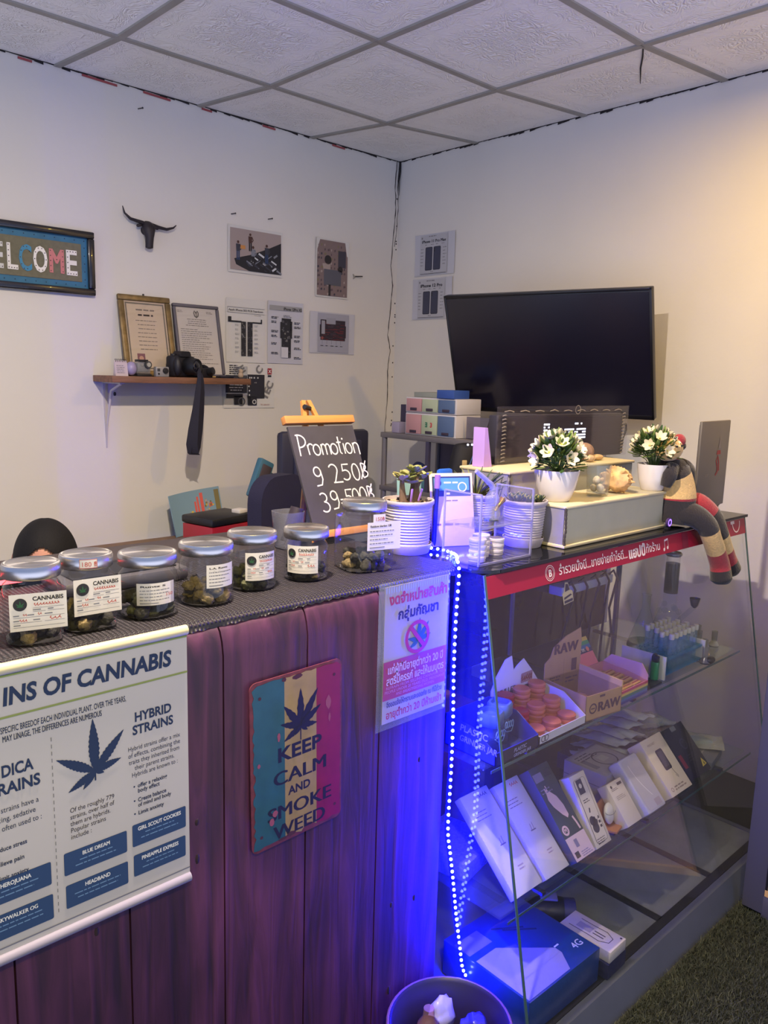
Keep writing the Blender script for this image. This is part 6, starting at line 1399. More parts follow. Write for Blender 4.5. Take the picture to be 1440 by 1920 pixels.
for (x, y, s, c, lb, nm) in ((-.985, -1.87, (.032, .028, .030), (140, 112, 96), 'brown domed shell on the second foam box', 'sea_shell'), (-1.05, -1.88, (.018, .014, .012), (200, 190, 186), 'small white shell at the near side of the brown domed one', 'sea_shell'), (-1.005, -1.905, (.020, .013, .012), (196, 168, 136), 'small tan shell in front of the brown domed one', 'sea_shell'), (-.935, -1.885, (.028, .013, .010), (196, 164, 122), 'flat orange tan shell at the far side of the brown domed one', 'sea_shell')):
    mb = MB(); n = 24; rg = []
    for i in range(1, 12):
        tt = PI*i/12; rg.append([(s[0]*math.sin(tt)*math.cos(a)*(1+.06*math.cos(8*a)), s[1]*math.sin(tt)*math.sin(a)*(1+.06*math.cos(8*a)), s[2]*(.9-math.cos(tt)*.9)) for a in [2*PI*j/n for j in range(n)]])
    o = mb.ring(rg).build(nm, mat('shell_%d' % c[0]+'_%d' % c[1], c, .6, noise=.25, nscale=60)); o.location = (x, y, F2+.0005); tag(o, lb, 'shell')
# scrolling LED sign in its bubble wrap
LX0, LX1, LY, LZ0, LZ1 = -1.345, -.668, -1.80, F2+.001, 1.446
t = thing('led_sign', 'dark scrolling letter sign wrapped in clear bubble film on the second foam box', 'sign', ((LX0+LX1)/2, LY, LZ0)); W = LX1-LX0; H = LZ1-LZ0
LZb = 0.0
MB().box((0, 0, H/2-.012), (W-.03, .034, H-.026), bev=.003).build('cabinet', mat('led_cabinet', (30, 27, 38), .6), t)
MB().box((0, -.0185, H/2-.012), (W-.06, .003, H-.04)).build('screen', mat('led_screen', (34, 30, 42), .35, noise=.25, nscale=120), t)
mb = MB()
for k in range(16): mb.rect(-W/2+.035, .01+.0075*k, W-.07, .0022, 0)
for k in range(62): mb.rect(-W/2+.035+.0099*k, .01, .0016, .118, .0002)
mb.move(FR(0, -.0205, 0)); mb.build('screen_grid', ink((52, 46, 60)), t, flat=True)
mb = MB(); r = random.Random(2); x0 = -.115; pat = ["###.....................", "#..#....##....#.#.......", "#..######.##.###.#####..", "#..#.##.#.#..#.#.#.#.#..", "#..####.#.##.#.#.#####..", "##.##.#.###..###.#...#.."]
pat = ["1110000000000001101000", "1010000000000000000000", "1100011100111110111110", "1101111101101101100110", "1100110111101101111110", "1101111110111111111110"]
for j, row in enumerate(pat):
    i = 0
    while i < len(row):
        if row[i] == '1':
            k = i
            while k < len(row) and row[k] == '1': k += 1
            mb.rect(x0-.004+.0105*i, .104-.0085*j, .0105*(k-i)-.003, .0048, 0); i = k
        else: i += 1
mb.move(FR(0, -.0215, 0)); mb.build('lit_letters', mat('led_lit', (240, 244, 255), .5, emit=(.75, .82, 1.0), estr=3.2), t, flat=True)
mb = MB(); mb.box((0, -.024, H/2), (W, .002, H)); mb.build('film', glass('wrap_film', (250, 249, 251), .8, .06, .025, (150, 140, 150)), t, smooth=0)
mb = MB(); r = random.Random(9)
for sx in (-1, 1):
    for k in range(13): mb.tube([(sx*(W/2-.03)-.009, -.026, .008+.0105*k), (sx*(W/2-.03), -.030, .011+.0105*k), (sx*(W/2-.03)+.009, -.026, .009+.0105*k)], .0016, 5)
for k in range(9): mb.tube([(-W/2+.03+.07*k, -.026, H-.014), (-W/2+.05+.07*k, -.027, H-.012+.002*r.random()), (-W/2+.07+.07*k, -.026, H-.015)], .0016, 5)
mb.build('film_creases', glass('crease', (240, 235, 225), 1.0, .1, .4, (170, 160, 150)), t)
MB().annulus(.04, H-.011, .012, .0135, 0).move(FR(0, -.0285, 0)).build('film_sticker', ink((150, 140, 130)), t, flat=True)
MB().tube([(W/2-.015, -.01, H*.55), (W/2+.012, -.012, H*.62), (W/2+.014, -.012, H*.5), (W/2-.002, -.012, H*.3), (W/2-.005, -.01, .004)], .003, 7).build('lead', BLACK, t)
t = thing('foam_sheet', 'lilac lit foam panel standing on edge at the near end of the letter sign', 'panel', (-1.405, -1.82, F2+.0005)); mb = MB(); mb.ring([[(x, y, z) for x, z in ((-.006, 0), (.028, 0), (.004, .105), (-.006, .105))] for y in (-.02, .02)]); mb.build('panel', mat('foam_lilac_lit', (176, 140, 210), .6), t, smooth=0)  # purple light falling on the panel is put into its colour
# laptop
t = thing('laptop', 'open black laptop with a grey lid at the far end of the case', 'laptop', (-.735, -2.10, TZ), .1); M_lid = mat('laptop_lid', (104, 96, 88), .45, metal=.2)
MB().box((.128, .105, .014), (.256, .2, .022), bev=.004).build('keyboard_base', BLACK, t); MB().box((.128, -.004, .155), (.25, .009, .272), bev=.003).build('lid', M_lid, t); mb = MB(); mb.cyl((.03, .0, .022), (.226, .0, .022), .008); mb.build('hinge', BLACK, t); MB().box((.128, .0012, .155), (.236, .003, .25)).build('screen', M_lens, t)
mb = MB(); z = 0; mb.stroke([(.150, .10), (.166, .11), (.160, .13), (.148, .145), (.160, .16), (.172, .14), (.178, .112)], .008, z, 0); mb.poly([(.145, .165, z), (.182, .165, z), (.178, .178, z), (.150, .178, z)], 0); mb.poly([(.158, .185, z), (.178, .185, z), (.168, .225, z)], 1); text_to(mb, 'acer', .06, .10, .018, z, bold=.01, k=1)
mb.move(FR(0, -.0092, .02)); mb.build('sticker', [ink((150, 52, 52)), ink((138, 126, 116))], t, flat=True)
MB().box((.2585, .12, .012), (.002, .03, .006)).build('port', ink((60, 60, 62)), t)

# ------------------------------------------------------------------ sock doll sitting on the edge of the case
t = thing('sock_doll', 'knitted sock doll in black, cream and red dangling its legs over the case edge', 'doll', (-.912, -2.142, TZ))
def knit(n, c): return mat('knit_'+n, c, .95, noise=.12, nscale=160, bump=.5, bscale=260, sheen=.3)
KB, KC, KR = knit('black', (36, 30, 34)), knit('cream', (206, 170, 112)), knit('red', (146, 34, 48))
def limb(name, pts, rad, bands, parent=t):
    """a stuffed limb: one smooth body whose yarn changes colour along it"""
    P = [V(p) for p in pts]; dn = []; rr = []; cc = []
    for i in range(len(P)-1):
        p0, p1, p2, p3 = P[max(i-1, 0)], P[i], P[i+1], P[min(i+2, len(P)-1)]
        for k in range(6):
            u = k/6; dn.append(.5*((2*p1)+(p2-p0)*u+(2*p0-5*p1+4*p2-p3)*u*u+(3*p1-p0-3*p2+p3)*u**3)); rr.append(rad[i]+(rad[i+1]-rad[i])*u)
    dn.append(P[-1]); rr.append(rad[-1]); mb = MB(); mb.tube(dn, rr, 16)
    n = len(dn)-1; mats = [KB, KC, KR]; 
    for fi in range(len(mb.f)):
        seg = min(fi//16, n-1) if fi < 16*n else (0 if fi == 16*n else n-1); u = seg/n
        for lim, k in bands:
            if u <= lim: mb.m[fi] = k; break
    return mb.build(name, mats, parent, smooth=80)
limb('body', [(-.01, .015, .012), (-.006, .012, .05), (-.004, .01, .085), (-.008, .012, .12), (-.022, .016, .16), (-.034, .016, .185), (-.036, .016, .195)], [.052, .058, .060, .055, .050, .030, .022], [(.30, 0), (.33, 2), (.60, 1), (.94, 0), (1.0, 2)])
hd = MB().sph((-.034, .014, .225), (.044, .038, .034), 20, 14).build('head', KC, t); hd.location = (-.020, 0, -.004); MB().sph((.012, .008, .246), (.021, .018, .02), 14, 10).build('ear_bobble', [KR], hd); MB().sph((.018, .006, .232), (.016, .016, .013), 12, 8).build('ear_tip', KB, hd)
for x in (-.056, -.030): MB().sph((x, -.022, .236), (.004, .003, .004), 8, 6).build('eye', BLACK, hd)
limb('arm', [(-.006, .0, .176), (.022, -.004, .160), (.040, .0, .132), (.036, .006, .108)], [.020, .025, .024, .014], [(1.0, 0)])
limb('arm', [(-.055, -.004, .175), (-.075, -.006, .15), (-.080, .0, .12)], [.018, .022, .014], [(1.0, 0)])
limb('leg', [(-.035, .012, .04), (.0, -.038, .040), (.030, -.072, .014), (.058, -.082, -.03), (.092, -.084, -.075), (.118, -.086, -.115), (.122, -.092, -.155), (.122, -.094, -.170)], [.030, .034, .030, .027, .027, .028, .031, .017], [(.34, 0), (.54, 1), (.74, 2), (1.0, 0)])
limb('leg', [(.03, .012, .05), (.052, -.03, .062), (.085, -.062, .028), (.105, -.076, -.012), (.138, -.080, -.06), (.166, -.082, -.10), (.19, -.088, -.138), (.198, -.09, -.152)], [.030, .034, .030, .027, .026, .027, .030, .016], [(.26, 2), (.46, 0), (.60, 1), (.76, 2), (1.0, 0)])
t = thing('button_light', 'round lilac glowing button light beside the foot of the sock doll', 'light', (-.985, -2.155, TZ+.02)); MB().cyl((0, 0, 0), (0, -.006, 0), .013, n=24).build('button', mat('button_dark', (60, 40, 90), .4), t); MB().annulus(0, 0, .006, .0105, 0).move(FR(0, -.0066, 0)).build('glow_ring', mat('glow_lilac', (150, 90, 255), .4, emit=(.35, .2, 1.0), estr=1.6), t, flat=True); MB().box((0, .0, -.0165), (.014, .012, .007)).build('foot', BLACK, t)
# ------------------------------------------------------------------ television on the right hand wall
t = thing('television', 'large black flat television tilted down from the wall above the rack', 'television', (-.277, -1.191, 1.624), rot=MX.Rotation(.194, 4, 'Z') @ MX.Rotation(-PI/2, 4, 'Z') @ MX.Rotation(PI/2, 4, 'X') @ MX.Rotation(.316, 4, 'X'))
TW, TH = .9, .5175
MB().box((0, 0, -.014), (TW, TH, .028), bev=.004).build('housing', mat('tv_black', (16, 15, 20), .35), t)
mb = MB()
for c, d in (((0, TH/2-.005, .001), (TW, .010, .006)), ((0, -TH/2+.009, .001), (TW, .018, .006)), ((-TW/2+.005, 0, .001), (.010, TH, .006)), ((TW/2-.005, 0, .001), (.010, TH, .006))): mb.box(c, d, bev=.0015)
mb.build('bezel', mat('tv_bezel', (20, 19, 24), .3), t)
MB().box((0, 0, .0012), (TW-.02, TH-.03, .002)).build('screen', mat('tv_screen', (20, 18, 34), .22, spec=.6), t)
MB().box((0, -.02, -.05), (.3, .22, .05), bev=.005).build('mount', BLACK, t); MB().cyl((0, .02, -.06), (.0, .09, -.30), .02).build('mount_arm', BLACK, t)
# ------------------------------------------------------------------ grey metal rack in the corner and its load
t = thing('metal_rack', 'grey tubular metal rack standing in the corner under the television', 'rack', (-.30, -.95, 0)); M_rack = mat('rack_grey', (128, 124, 130), .4, metal=.3); RT = 1.262
for x in (-.185, .185):
    for y in (-.45, .49):
        MB().cyl((x, y, 0), (x, y, RT), .013, n=14).build('post', M_rack, t)
for z in (RT-.012, 1.0, .5):
    MB().box((0, .02, z), (.40, .97, .024), bev=.003).build('tray', M_rack, t)
MB().box((-.19, .20, 1.13), (.014, .02, .25)).build('brace', mat('brace_dark', (70, 66, 90), .5), t)
MB().box((.188, .02, 1.13), (.004, .92, .235)).build('back_sheet', mat('rack_back', (100, 96, 122), .6), t)
t = thing('drawer_unit', 'white desktop drawer unit with pink, green and blue fronts on the rack', 'drawers', (-.485, -.595, RT+.001), -PI/2)  # local x runs away from the corner
M_dr = mat('drawer_white', (206, 202, 208), .5); cols = [mat('front_pink', (186, 140, 144), .5), mat('front_green', (176, 186, 158), .5), mat('front_blue', (86, 108, 146), .5)]
for z0, h in ((0, .098), (.1, .068)):
    body = MB().box((.155, .08, z0+h/2), (.31, .16, h), bev=.003).build('body', M_dr, t)
    for k in range(3):
        d = MB().box((.0565+.0985*k, -.002, z0+h/2), (.094, .008, h-.012), bev=.0015).build('drawer', cols[k], t)
        MB().box((.0565+.0985*k, -.007, z0+.016), (.04, .006, .012), bev=.002).build('handle', mat('handle_dark', (58, 48, 66), .5), d)
mb = MB(); text_to(mb, 'E', -.007, 0, .028, 0, bold=.05, k=0); mb.v = [V((-p.x-.016, p.y, p.z)) for p in mb.v]; text_to(mb, '3', .006, 0, .028, 0, bold=.05, k=1); mb.move(FR(.155, -.0065, .04)); mb.build('label_sticker', [ink((40, 110, 84)), ink((190, 60, 70))], t, flat=True)
o = thing('clear_bin', 'frosted plastic bin with little figures inside beside the drawer unit', 'bin', (-.44, -.925, RT+.001), -PI/2); mb = MB()
mb.ring([[(x, y, z) for x, z in ((0, 0), (0, .095), (.13, .095), (.10, 0))] for y in (0, .003)]); mb.ring([[(x, y, z) for x, z in ((.10, 0), (.13, .095), (.127, .095), (.097, 0))] for y in (0, .2)]); mb.ring([[(x, y, z) for x, z in ((0, 0), (.1, 0), (.1, .003), (0, .003))] for y in (0, .2)])
mb.build('bin_walls', glass('bin_plastic', (190, 186, 200), .7, .2, .35, (150, 146, 160)), o, smooth=0)
for k in range(4): g = MB().sph((0, 0, 0), (.012, .012, .016), 8, 6).build('toy_figure', mat('toy_%d' % (k % 2), ((130, 80, 90), (190, 170, 120))[k % 2], .6)); g.location = (-.42+.012*(k % 2), -.955-.018*k, RT+.0215); tag(g, 'tiny blurred toy figure seen through the frosted bin', 'toy', 'toys in the frosted bin')
flat_box('document_tray', 'flat stack of papers on the drawer unit', -.40, -.72, RT+.17, (.13, .19, .022), mat('paper_stack', (140, 144, 136), .8)); flat_box('blue_box', 'small blue and white box on the drawer unit beside the television', -.445, -.845, RT+.17, (.10, .10, .036), mat('box_cobalt', (52, 84, 160), .5), 0)
MB()
flat_box('router_carton', 'dark upright carton between the drawer unit and the corner', -.36, -.535, RT+.001, (.14, .06, .13), mat('carton_navy', (52, 46, 72), .6)); flat_box('card_stand', 'small pale box on the rack near the corner', -.455, -.525, RT+.001, (.05, .05, .05), mat('pale_lilac', (160, 150, 172), .6)); 
# things on the rack's second level
t = thing('cable_coil', 'coil of dark blue cable lying on the middle tier of the rack', 'cable', (-.44, -.62, 1.045)); MB().tube([(.05*math.cos(a), .05*math.sin(a), .05+.004*math.sin(3*a)) for a in [2*PI*k/24 for k in range(25)]], .012, 8).move(MX.Rotation(1.2, 4, 'Y')).move(MX.Translation((0, 0, .012))).build('loop', mat('cable_blue', (30, 40, 84), .5), t)
t = thing('headset', 'dark headset with metal glints on the middle tier of the rack', 'headset', (-.43, -.80, 1.013), .4); MB().tube([(.06*math.cos(a), 0, .03+.06*math.sin(a)) for a in [PI*k/14 for k in range(15)]], .009, 8).build('headband', BLACK, t)
for s in (-1, 1): MB().cyl((s*.06, -.018, .031), (s*.06, .018, .031), .03, n=20).build('ear_cup', mat('cup_dark', (44, 42, 66), .35), t)
for k in range(2): MB().box((.01+.02*k, -.01, .093), (.008, .012, .008)).build('glint_plate', M_silver, t)
flat_box('meter_box', 'teal instrument case on the middle tier of the rack', -.46, -.70, 1.013, (.08, .1, .05), mat('case_teal', (70, 110, 126), .5), .2)
t = thing('wall_socket', 'white round wall socket plate above the middle tier of the rack', 'socket', (-.004, -.36, 1.22), 0, None, 'side'); MB().cyl((0, 0, 0), (0, 0, .012), .035, n=24).build('plate', mat('socket_grey', (120, 116, 124), .5), t)
for x, y in ((-.01, -.005), (.01, -.005), (0, .012)): MB().disc(x, y, .004, .0126, 10).build('hole', BLACK, t, flat=True)
t = thing('wall_cable', 'thin black cable running down the wall beside the rack', 'cable', (-.535, -.012, 1.0)); MB().tube([(0, 0, 0), (.03, .0, .09), (.08, .002, .20), (.14, .004, .23)], .004, 7).build('lead', BLACK, t)
# dark bag with lanyard below the television
t = thing('black_bag', 'black bag with a blue lanyard hanging from the rack front under the television', 'bag', (-.575, -1.05, 1.02), -.3)
mb = MB(); mb.ring([[(x*w_, y*d_, z) for x, y in [(math.cos(2*PI*k/16), math.sin(2*PI*k/16)) for k in range(16)]] for w_, d_, z in ((.02, .02, .0), (.085, .05, .004), (.095, .055, .08), (.075, .05, .16), (.06, .04, .22), (.05, .03, .235), (.02, .015, .24))]); mb.build('bag_body', mat('bag_black', (18, 17, 28), .7), t)
MB().tube([(.0, -.055, .20), (-.03, -.065, .14), (-.055, -.07, .09), (-.085, -.06, .05)], .004, 6, .4).build('lanyard', mat('lanyard_blue', (90, 130, 210), .5), t); MB().box((-.045, -.06, .165), (.022, .006, .022), bev=.003).build('badge', mat('badge_gold', (206, 180, 130), .4), t)
for k in range(3): MB().sph((-.02+.02*k, -.04, .236), .005, 8, 6).build('stud', mat('stud_glint', (230, 230, 255), .2, emit=(.8, .85, 1), estr=1.2), t)  # glints put in as tiny beads with a glow of their own
flat_box('navy_pouch', 'blue pouch on the middle tier of the rack in front of the black bag', -.45, -.92, 1.013, (.09, .12, .07), mat('pouch_blue', (34, 50, 130), .6), .2)
# desk behind the case
t = thing('desk', 'black desk in the shade behind the display case', 'desk', (-.86, -1.42, 0)); MB().box((0, 0, .862), (.50, .60, .03), bev=.003).build('desk_top', mat('desk_black', (30, 27, 34), .5), t)
MB().box((0, -.27, .62), (.48, .02, .45)).build('modesty_panel', mat('panel_dark', (36, 32, 46), .6), t)
for x in (-.22, .22):
    for y in (-.25, .27): MB().box((x, y, .424), (.04, .04, .847)).build('leg', mat('desk_black', (30, 27, 34)), t)
# ------------------------------------------------------------------ low bench along the back wall with odds and ends
t = thing('work_bench', 'low wooden bench along the back wall behind the counter', 'bench', (-1.45, -.42, 0)); MB().box((0, 0, .80), (1.2, .60, .03), bev=.003).build('bench_top', mat('bench_wood', (120, 92, 70), .6, noise=.15), t)
for x in (-.56, .56):
    for y in (-.26, .26): MB().box((x, y, .3925), (.05, .05, .785)).build('leg', mat('bench_wood', (120, 92, 70)), t)
BT = .8155
t = thing('old_monitor', 'dark computer monitor seen from behind with slotted vents, behind the chalkboard', 'monitor', (-.815, -.42, BT)); M_mon = mat('monitor_dark', (44, 44, 62), .5)
MB().box((0, 0, .285), (.50, .05, .35), bev=.02).build('housing', M_mon, t); MB().box((0, -.03, .28), (.38, .03, .27), bev=.012).build('back_bulge', mat('monitor_bulge', (52, 52, 72), .5), t)
mb = MB()
for k in range(13): 
    for x0 in (-.17, .02): mb.box((x0+.075, -.0455, .18+.016*k), (.15, .003, .006))
mb.build('vents', BLACK, t, smooth=0); MB().box((0, .0, .06), (.06, .04, .12)).build('neck', M_mon, t); MB().box((0, 0, .006), (.24, .18, .012), bev=.004).build('foot', M_mon, t)
t = thing('office_chair', 'navy upholstered chair back rising behind the jars', 'chair', (-1.43, -.93, 0), .3); M_ch = mat('chair_navy', (26, 24, 52), .9, bump=.2, bscale=200)
mb = MB(); mb.prism(round_rect(-.13, .84, .26, .33, .09, 7), -.03, .03, lambda p: V((p.x, p.z-.04*(p.x*6)**2*0, p.y))); mb.build('backrest', M_ch, t, smooth=30)
MB().box((0, -.22, .47), (.44, .44, .07), bev=.03).build('seat', M_ch, t); MB().box((0, .045, .68), (.05, .02, .44), bev=.004).build('back_bar', BLACK, t); MB().cyl((0, -.2, .08), (0, -.2, .44), .028).build('column', M_nail, t)
for k in range(5): a = 2*PI*k/5; MB().cyl((0, -.2, .07), (.25*math.cos(a), -.2+.25*math.sin(a), .045), .02, .014).build('foot_arm', BLACK, t); 
for k in range(5): a = 2*PI*k/5; MB().sph((.25*math.cos(a), -.2+.25*math.sin(a), .027), .026, 12, 8).build('castor', BLACK, t)
t = thing('plastic_caddy', 'teal plastic caddy with a brown front tilted on the bench', 'caddy', (-1.285, -.60, BT), .15)
mb = MB(); mb.box((0, 0, 0), (.075, .03, .16), rot3(0, .42, 0), bev=.008); mb.move(MX.Translation((0.005, 0, .290))); mb.build('caddy_body', mat('caddy_teal', (54, 96, 118), .4), t); mb = MB(); mb.box((0, 0, 0), (.05, .006, .12), rot3(0, .42, 0), bev=.003); mb.move(MX.Translation((.005, -.0165, .290))); mb.build('front_plate', mat('caddy_brown', (62, 52, 58), .5), t); MB().box((.055, .01, .29), (.06, .04, .05), rot3(0, .42, 0), bev=.01).build('clip', BLACK, t); MB().cyl((-.02, 0, .0), (-.02, 0, .21), .02).build('stand', BLACK, t)
t = thing('printed_board', 'bowed printed box panel in pale blue and navy leaning against the back wall', 'board', (-1.28, -.12, BT), 0); W, H = .275, .19
rings = []; n = 16
mb = MB(); vs = []
for i in range(n+1):
    u = i/n; bend = -.05*(1-u)**3
    vs += [(-W/2+W*u, bend, .02*(1-u)*0), (-W/2+W*u, bend*.9+.06, H-.02*(1-u)+.0)]
mb.add(vs, [(2*i, 2*i+2, 2*i+3, 2*i+1) for i in range(n)]); 
pl = mb.build('panel', mat('panel_back', (120, 150, 168), .6), t); sm = pl.modifiers.new('thick', 'SOLIDIFY'); sm.thickness = .003
def on_panel(p, e=.0024):
    u = min(1, max(0, (p.x+W/2)/W)); bend = -.05*(1-u)**3; v = p.y/H; return V((p.x, bend+(bend*-.1+.06)*v-e-p.z, p.y*(1-.02*(1-u)/H)))
mb = MB()
def grid_rect(x, y, w_, h_, k, e=0):
    for i in range(10): mb.add([on_panel(V((x+w_*i/10, y, e))), on_panel(V((x+w_*(i+1)/10, y, e))), on_panel(V((x+w_*(i+1)/10, y+h_, e))), on_panel(V((x+w_*i/10, y+h_, e)))], [(0,1,2,3)], k)
grid_rect(-W/2+.003, .003, .095, H-.006, 0); grid_rect(-.042, .003, .175, H-.006, 1)
for k, (x, h_) in enumerate(((.0, .10), (.014, .12), (.032, .135))): grid_rect(x, .04, .010 if k < 2 else .016, h_, 2, .001)
grid_rect(-.03, .05, .02, .05, 3, .001)
r = random.Random(5)
for k in range(26): grid_rect(.05+.05*r.random(), .05+.08*r.random(), .006+.006*r.random(), .006+.012*r.random(), r.choice((2, 3, 4, 5)), .001+.00004*k)
grid_rect(.108, .02, .024, H-.03, 5, .001)
for x, y in ((-W/2+.018, H-.02), (-W/2+.018, .07)): mb.add([on_panel(V((x+.006*math.cos(2*PI*j/12), y+.006*math.sin(2*PI*j/12), .001))) for j in range(12)], [list(range(12))], 6)
for x in (-.09, -.075, -.06): grid_rect(x, .05, .002, .08, 6, .001)
mb.build('print', [ink(c) for c in ((120, 154, 172), (40, 66, 120), (206, 90, 80), (206, 176, 60), (160, 150, 150), (120, 110, 70), (50, 66, 84))], t, flat=True)
flat_box('tool_case', 'red toolbox with a black lid behind the round jars', -1.485, -.62, BT, (.20, .16, .145), mat('tool_red', (150, 28, 44), .4), .2); o = MB().box((0, 0, .016), (.22, .17, .03), rot3(0, 0, .2), bev=.008).build('black_tray', BLACK); o.location = (-1.48, -.62, BT+.146); tag(o, 'black plastic tray lying on the red toolbox', 'tray')
o = flat_box('red_carton', 'small red carton standing at the far side of the red toolbox', -1.345, -.66, BT, (.062, .05, .17), mat('tool_red', (150, 28, 44)), .2); flat_box('white_plug', 'little white plug block lying on the black tray', -1.405, -.645, BT+.177, (.045, .04, .014), mat('plug_white', (206, 200, 196), .4), .3)
# ------------------------------------------------------------------ chalkboard and things at the back of the counter
t = thing('chalkboard', 'black chalkboard menu reading Promotion on a small wooden easel', 'chalkboard', (-1.79, -1.752, CT+.016), rot=MX.Rotation(PI/2-.43, 4, 'X'))
M_pine = mat('pine', (184, 122, 62), .5, noise=.15, nscale=6, stretch=(1, 14, 14)); BW, BH = .206, .296
sk = lambda mb: mb
def shear(p): return V((p.x-.06*0, p.y, p.z))
MB().box((-.012, .155, 0), (BW, BH-.03, .006)).build('board', mat('slate', (52, 48, 54), .75, noise=.18, nscale=14), t); MB().box((-.013, BH+.008, .002), (BW+.014, .02, .018), bev=.002).build('top_rail', M_pine, t); MB().box((-.012, .012, .006), (BW+.01, .018, .02), bev=.002).build('bottom_rail', M_pine, t)
for s in (-1, 1): MB().ring([[(s*.10-.012+d, -.0, -.006), (s*.10-.012+d, .0, -.014), (s*.008-.03+d, BH+.065, -.014), (s*.008-.03+d, BH+.065, -.006)] for d in (-.006, .006)]).build('easel_leg', M_pine, t, smooth=0)
mb = MB(); mb.tube([(-.03, BH+.05, -.014), (-.03, .16, -.10), (-.03, .072, -.155)], .008, 6); mb.build('easel_leg', M_pine, t); MB().cyl((-.046, BH+.045, .0), (-.02, BH+.045, -.012), .006).build('hinge_bolt', BLACK, t)
mb = MB(); z = .0034; wd = .0036
def ch(pts, s=1.0, x=0, y=0, wd=wd): mb.stroke([(x+p[0]*s, y+p[1]*s) for p in pts], wd, z)
def arc(cx, cy, rx, ry, a0, a1, n=14): return [(cx+rx*math.cos(math.radians(a0+(a1-a0)*k/n)), cy+ry*math.sin(math.radians(a0+(a1-a0)*k/n))) for k in range(n+1)]
# Promotion, in chalk strokes
y0 = .206
ch([(-.098, y0), (-.095, y0+.052)]); ch(arc(-.094, y0+.038, .020, .016, 110, -100))
ch([(-.070, y0+.002), (-.071, y0+.028)]); ch(arc(-.062, y0+.018, .009, .012, 170, 40))
ch(arc(-.045, y0+.014, .0105, .014, 90, 450))
x = -.029; ch([(x, y0+.0), (x, y0+.028)]); ch(arc(x+.0065, y0+.018, .0065, .010, 180, 0)+[(x+.013, y0)]); ch(arc(x+.0195, y0+.018, .0065, .010, 180, 0)+[(x+.026, y0)])
ch(arc(.010, y0+.014, .0105, .014, 90, 450)); ch([(.029, y0+.046), (.028, y0+.004), (.033, y0)]); ch([(.022, y0+.031), (.036, y0+.031)])
ch([(.043, y0), (.043, y0+.028)]); mb.disc(.043, y0+.040, .0026, z, 10); ch(arc(.058, y0+.014, .010, .014, 90, 450)); x = .074; ch([(x, y0), (x, y0+.028)]); ch(arc(x+.0085, y0+.018, .0085, .010, 180, 0)+[(x+.017, y0-.004)])
# g 250
def nine(x, y, s=1): ch(arc(x, y+.028*s, .0105*s, .012*s, 20, 400), 1); ch([(x+.0105*s, y+.032*s), (x+.012*s, y+.008*s), (x+.006*s, y-.006*s), (x-.010*s, y-.008*s)])
nine(-.062, .136); ch(arc(-.012, .166, .013, .014, 150, -20)+[(-.012, .136), (-.018, .133), (.012, .133)]); ch([(.040, .178), (.020, .178), (.018, .160)]+arc(.026, .150, .013, .013, 110, -140)); ch(arc(.060, .156, .0115, .022, 90, 450))
def baht(x, y, s=1): ch([(x, y), (x, y+.036*s)]); ch(arc(x, y+.027*s, .014*s, .009*s, 90, -90)); ch(arc(x, y+.009*s, .016*s, .0095*s, 90, -90)); ch([(x-.008*s, y-.004*s), (x+.018*s, y+.042*s)])
baht(.082, .140, 1.05)
# 3g = 500
ch(arc(-.064, .098, .011, .011, 140, -90)+arc(-.063, .074, .013, .0125, 90, -140)); nine(-.030, .074, .95); ch([(-.012, .088), (-.001, .088)]); ch([(-.012, .079), (-.001, .079)])
ch([(.030, .112), (.010, .112), (.009, .094)]+arc(.015, .084, .012, .012, 110, -140)); ch(arc(.040, .092, .0105, .021, 90, 450)); ch(arc(.065, .094, .0105, .021, 90, 450)); baht(.083, .080, 1.0)
mb.move(MX.Translation((0, .006, 0))); mb.build('chalk_writing', mat('chalk', (206, 200, 196), .9), t, flat=True)
t = thing('clear_cup', 'clear square plastic cup holding a dark roll, behind the small round jar', 'cup', (-1.975, -1.735, CT+.0085)); mb = MB(); mb.lathe([(.001, 0), (.026, .001), (.034, .085), (.032, .085), (.025, .005), (.001, .004)], n=24, sup=.6); mb.build('cup', glass('cup_plastic', (230, 230, 235), 1.0, .05, .2, (170, 170, 180)), t)
t = thing('tape_roll', 'dark roll of wrap sticking out of the clear cup', 'roll', (-1.965, -1.735, CT+.04)); mb = MB(); mb.cyl((-.012, .0, -.02), (.018, 0, .058), .017, n=20); mb.build('roll', mat('roll_dark', (44, 34, 42), .5), t)
t = thing('folded_card', 'pale mint folded card standing behind the chalkboard corner', 'card', (-1.565, -1.72, CT+.0+.004)); mb = MB(); mb.ring([[(x, y, z) for x, z in ((-.035, 0), (.035, 0), (.035, .13), (.012, .142), (-.045, .142))] for y in (-.006, .006)]); mb.build('card', mat('mint_pale', (150, 190, 190), .7), t, smooth=0); mb = MB(); lines_of(mb, -.01, .06, .04, 2, .01, .004, 0, 3, 0); mb.rect(.0, .02, .03, .025, 0, 0); mb.move(FR(0, -.0066, 0)); mb.build('print', GREYINK, t, flat=True)

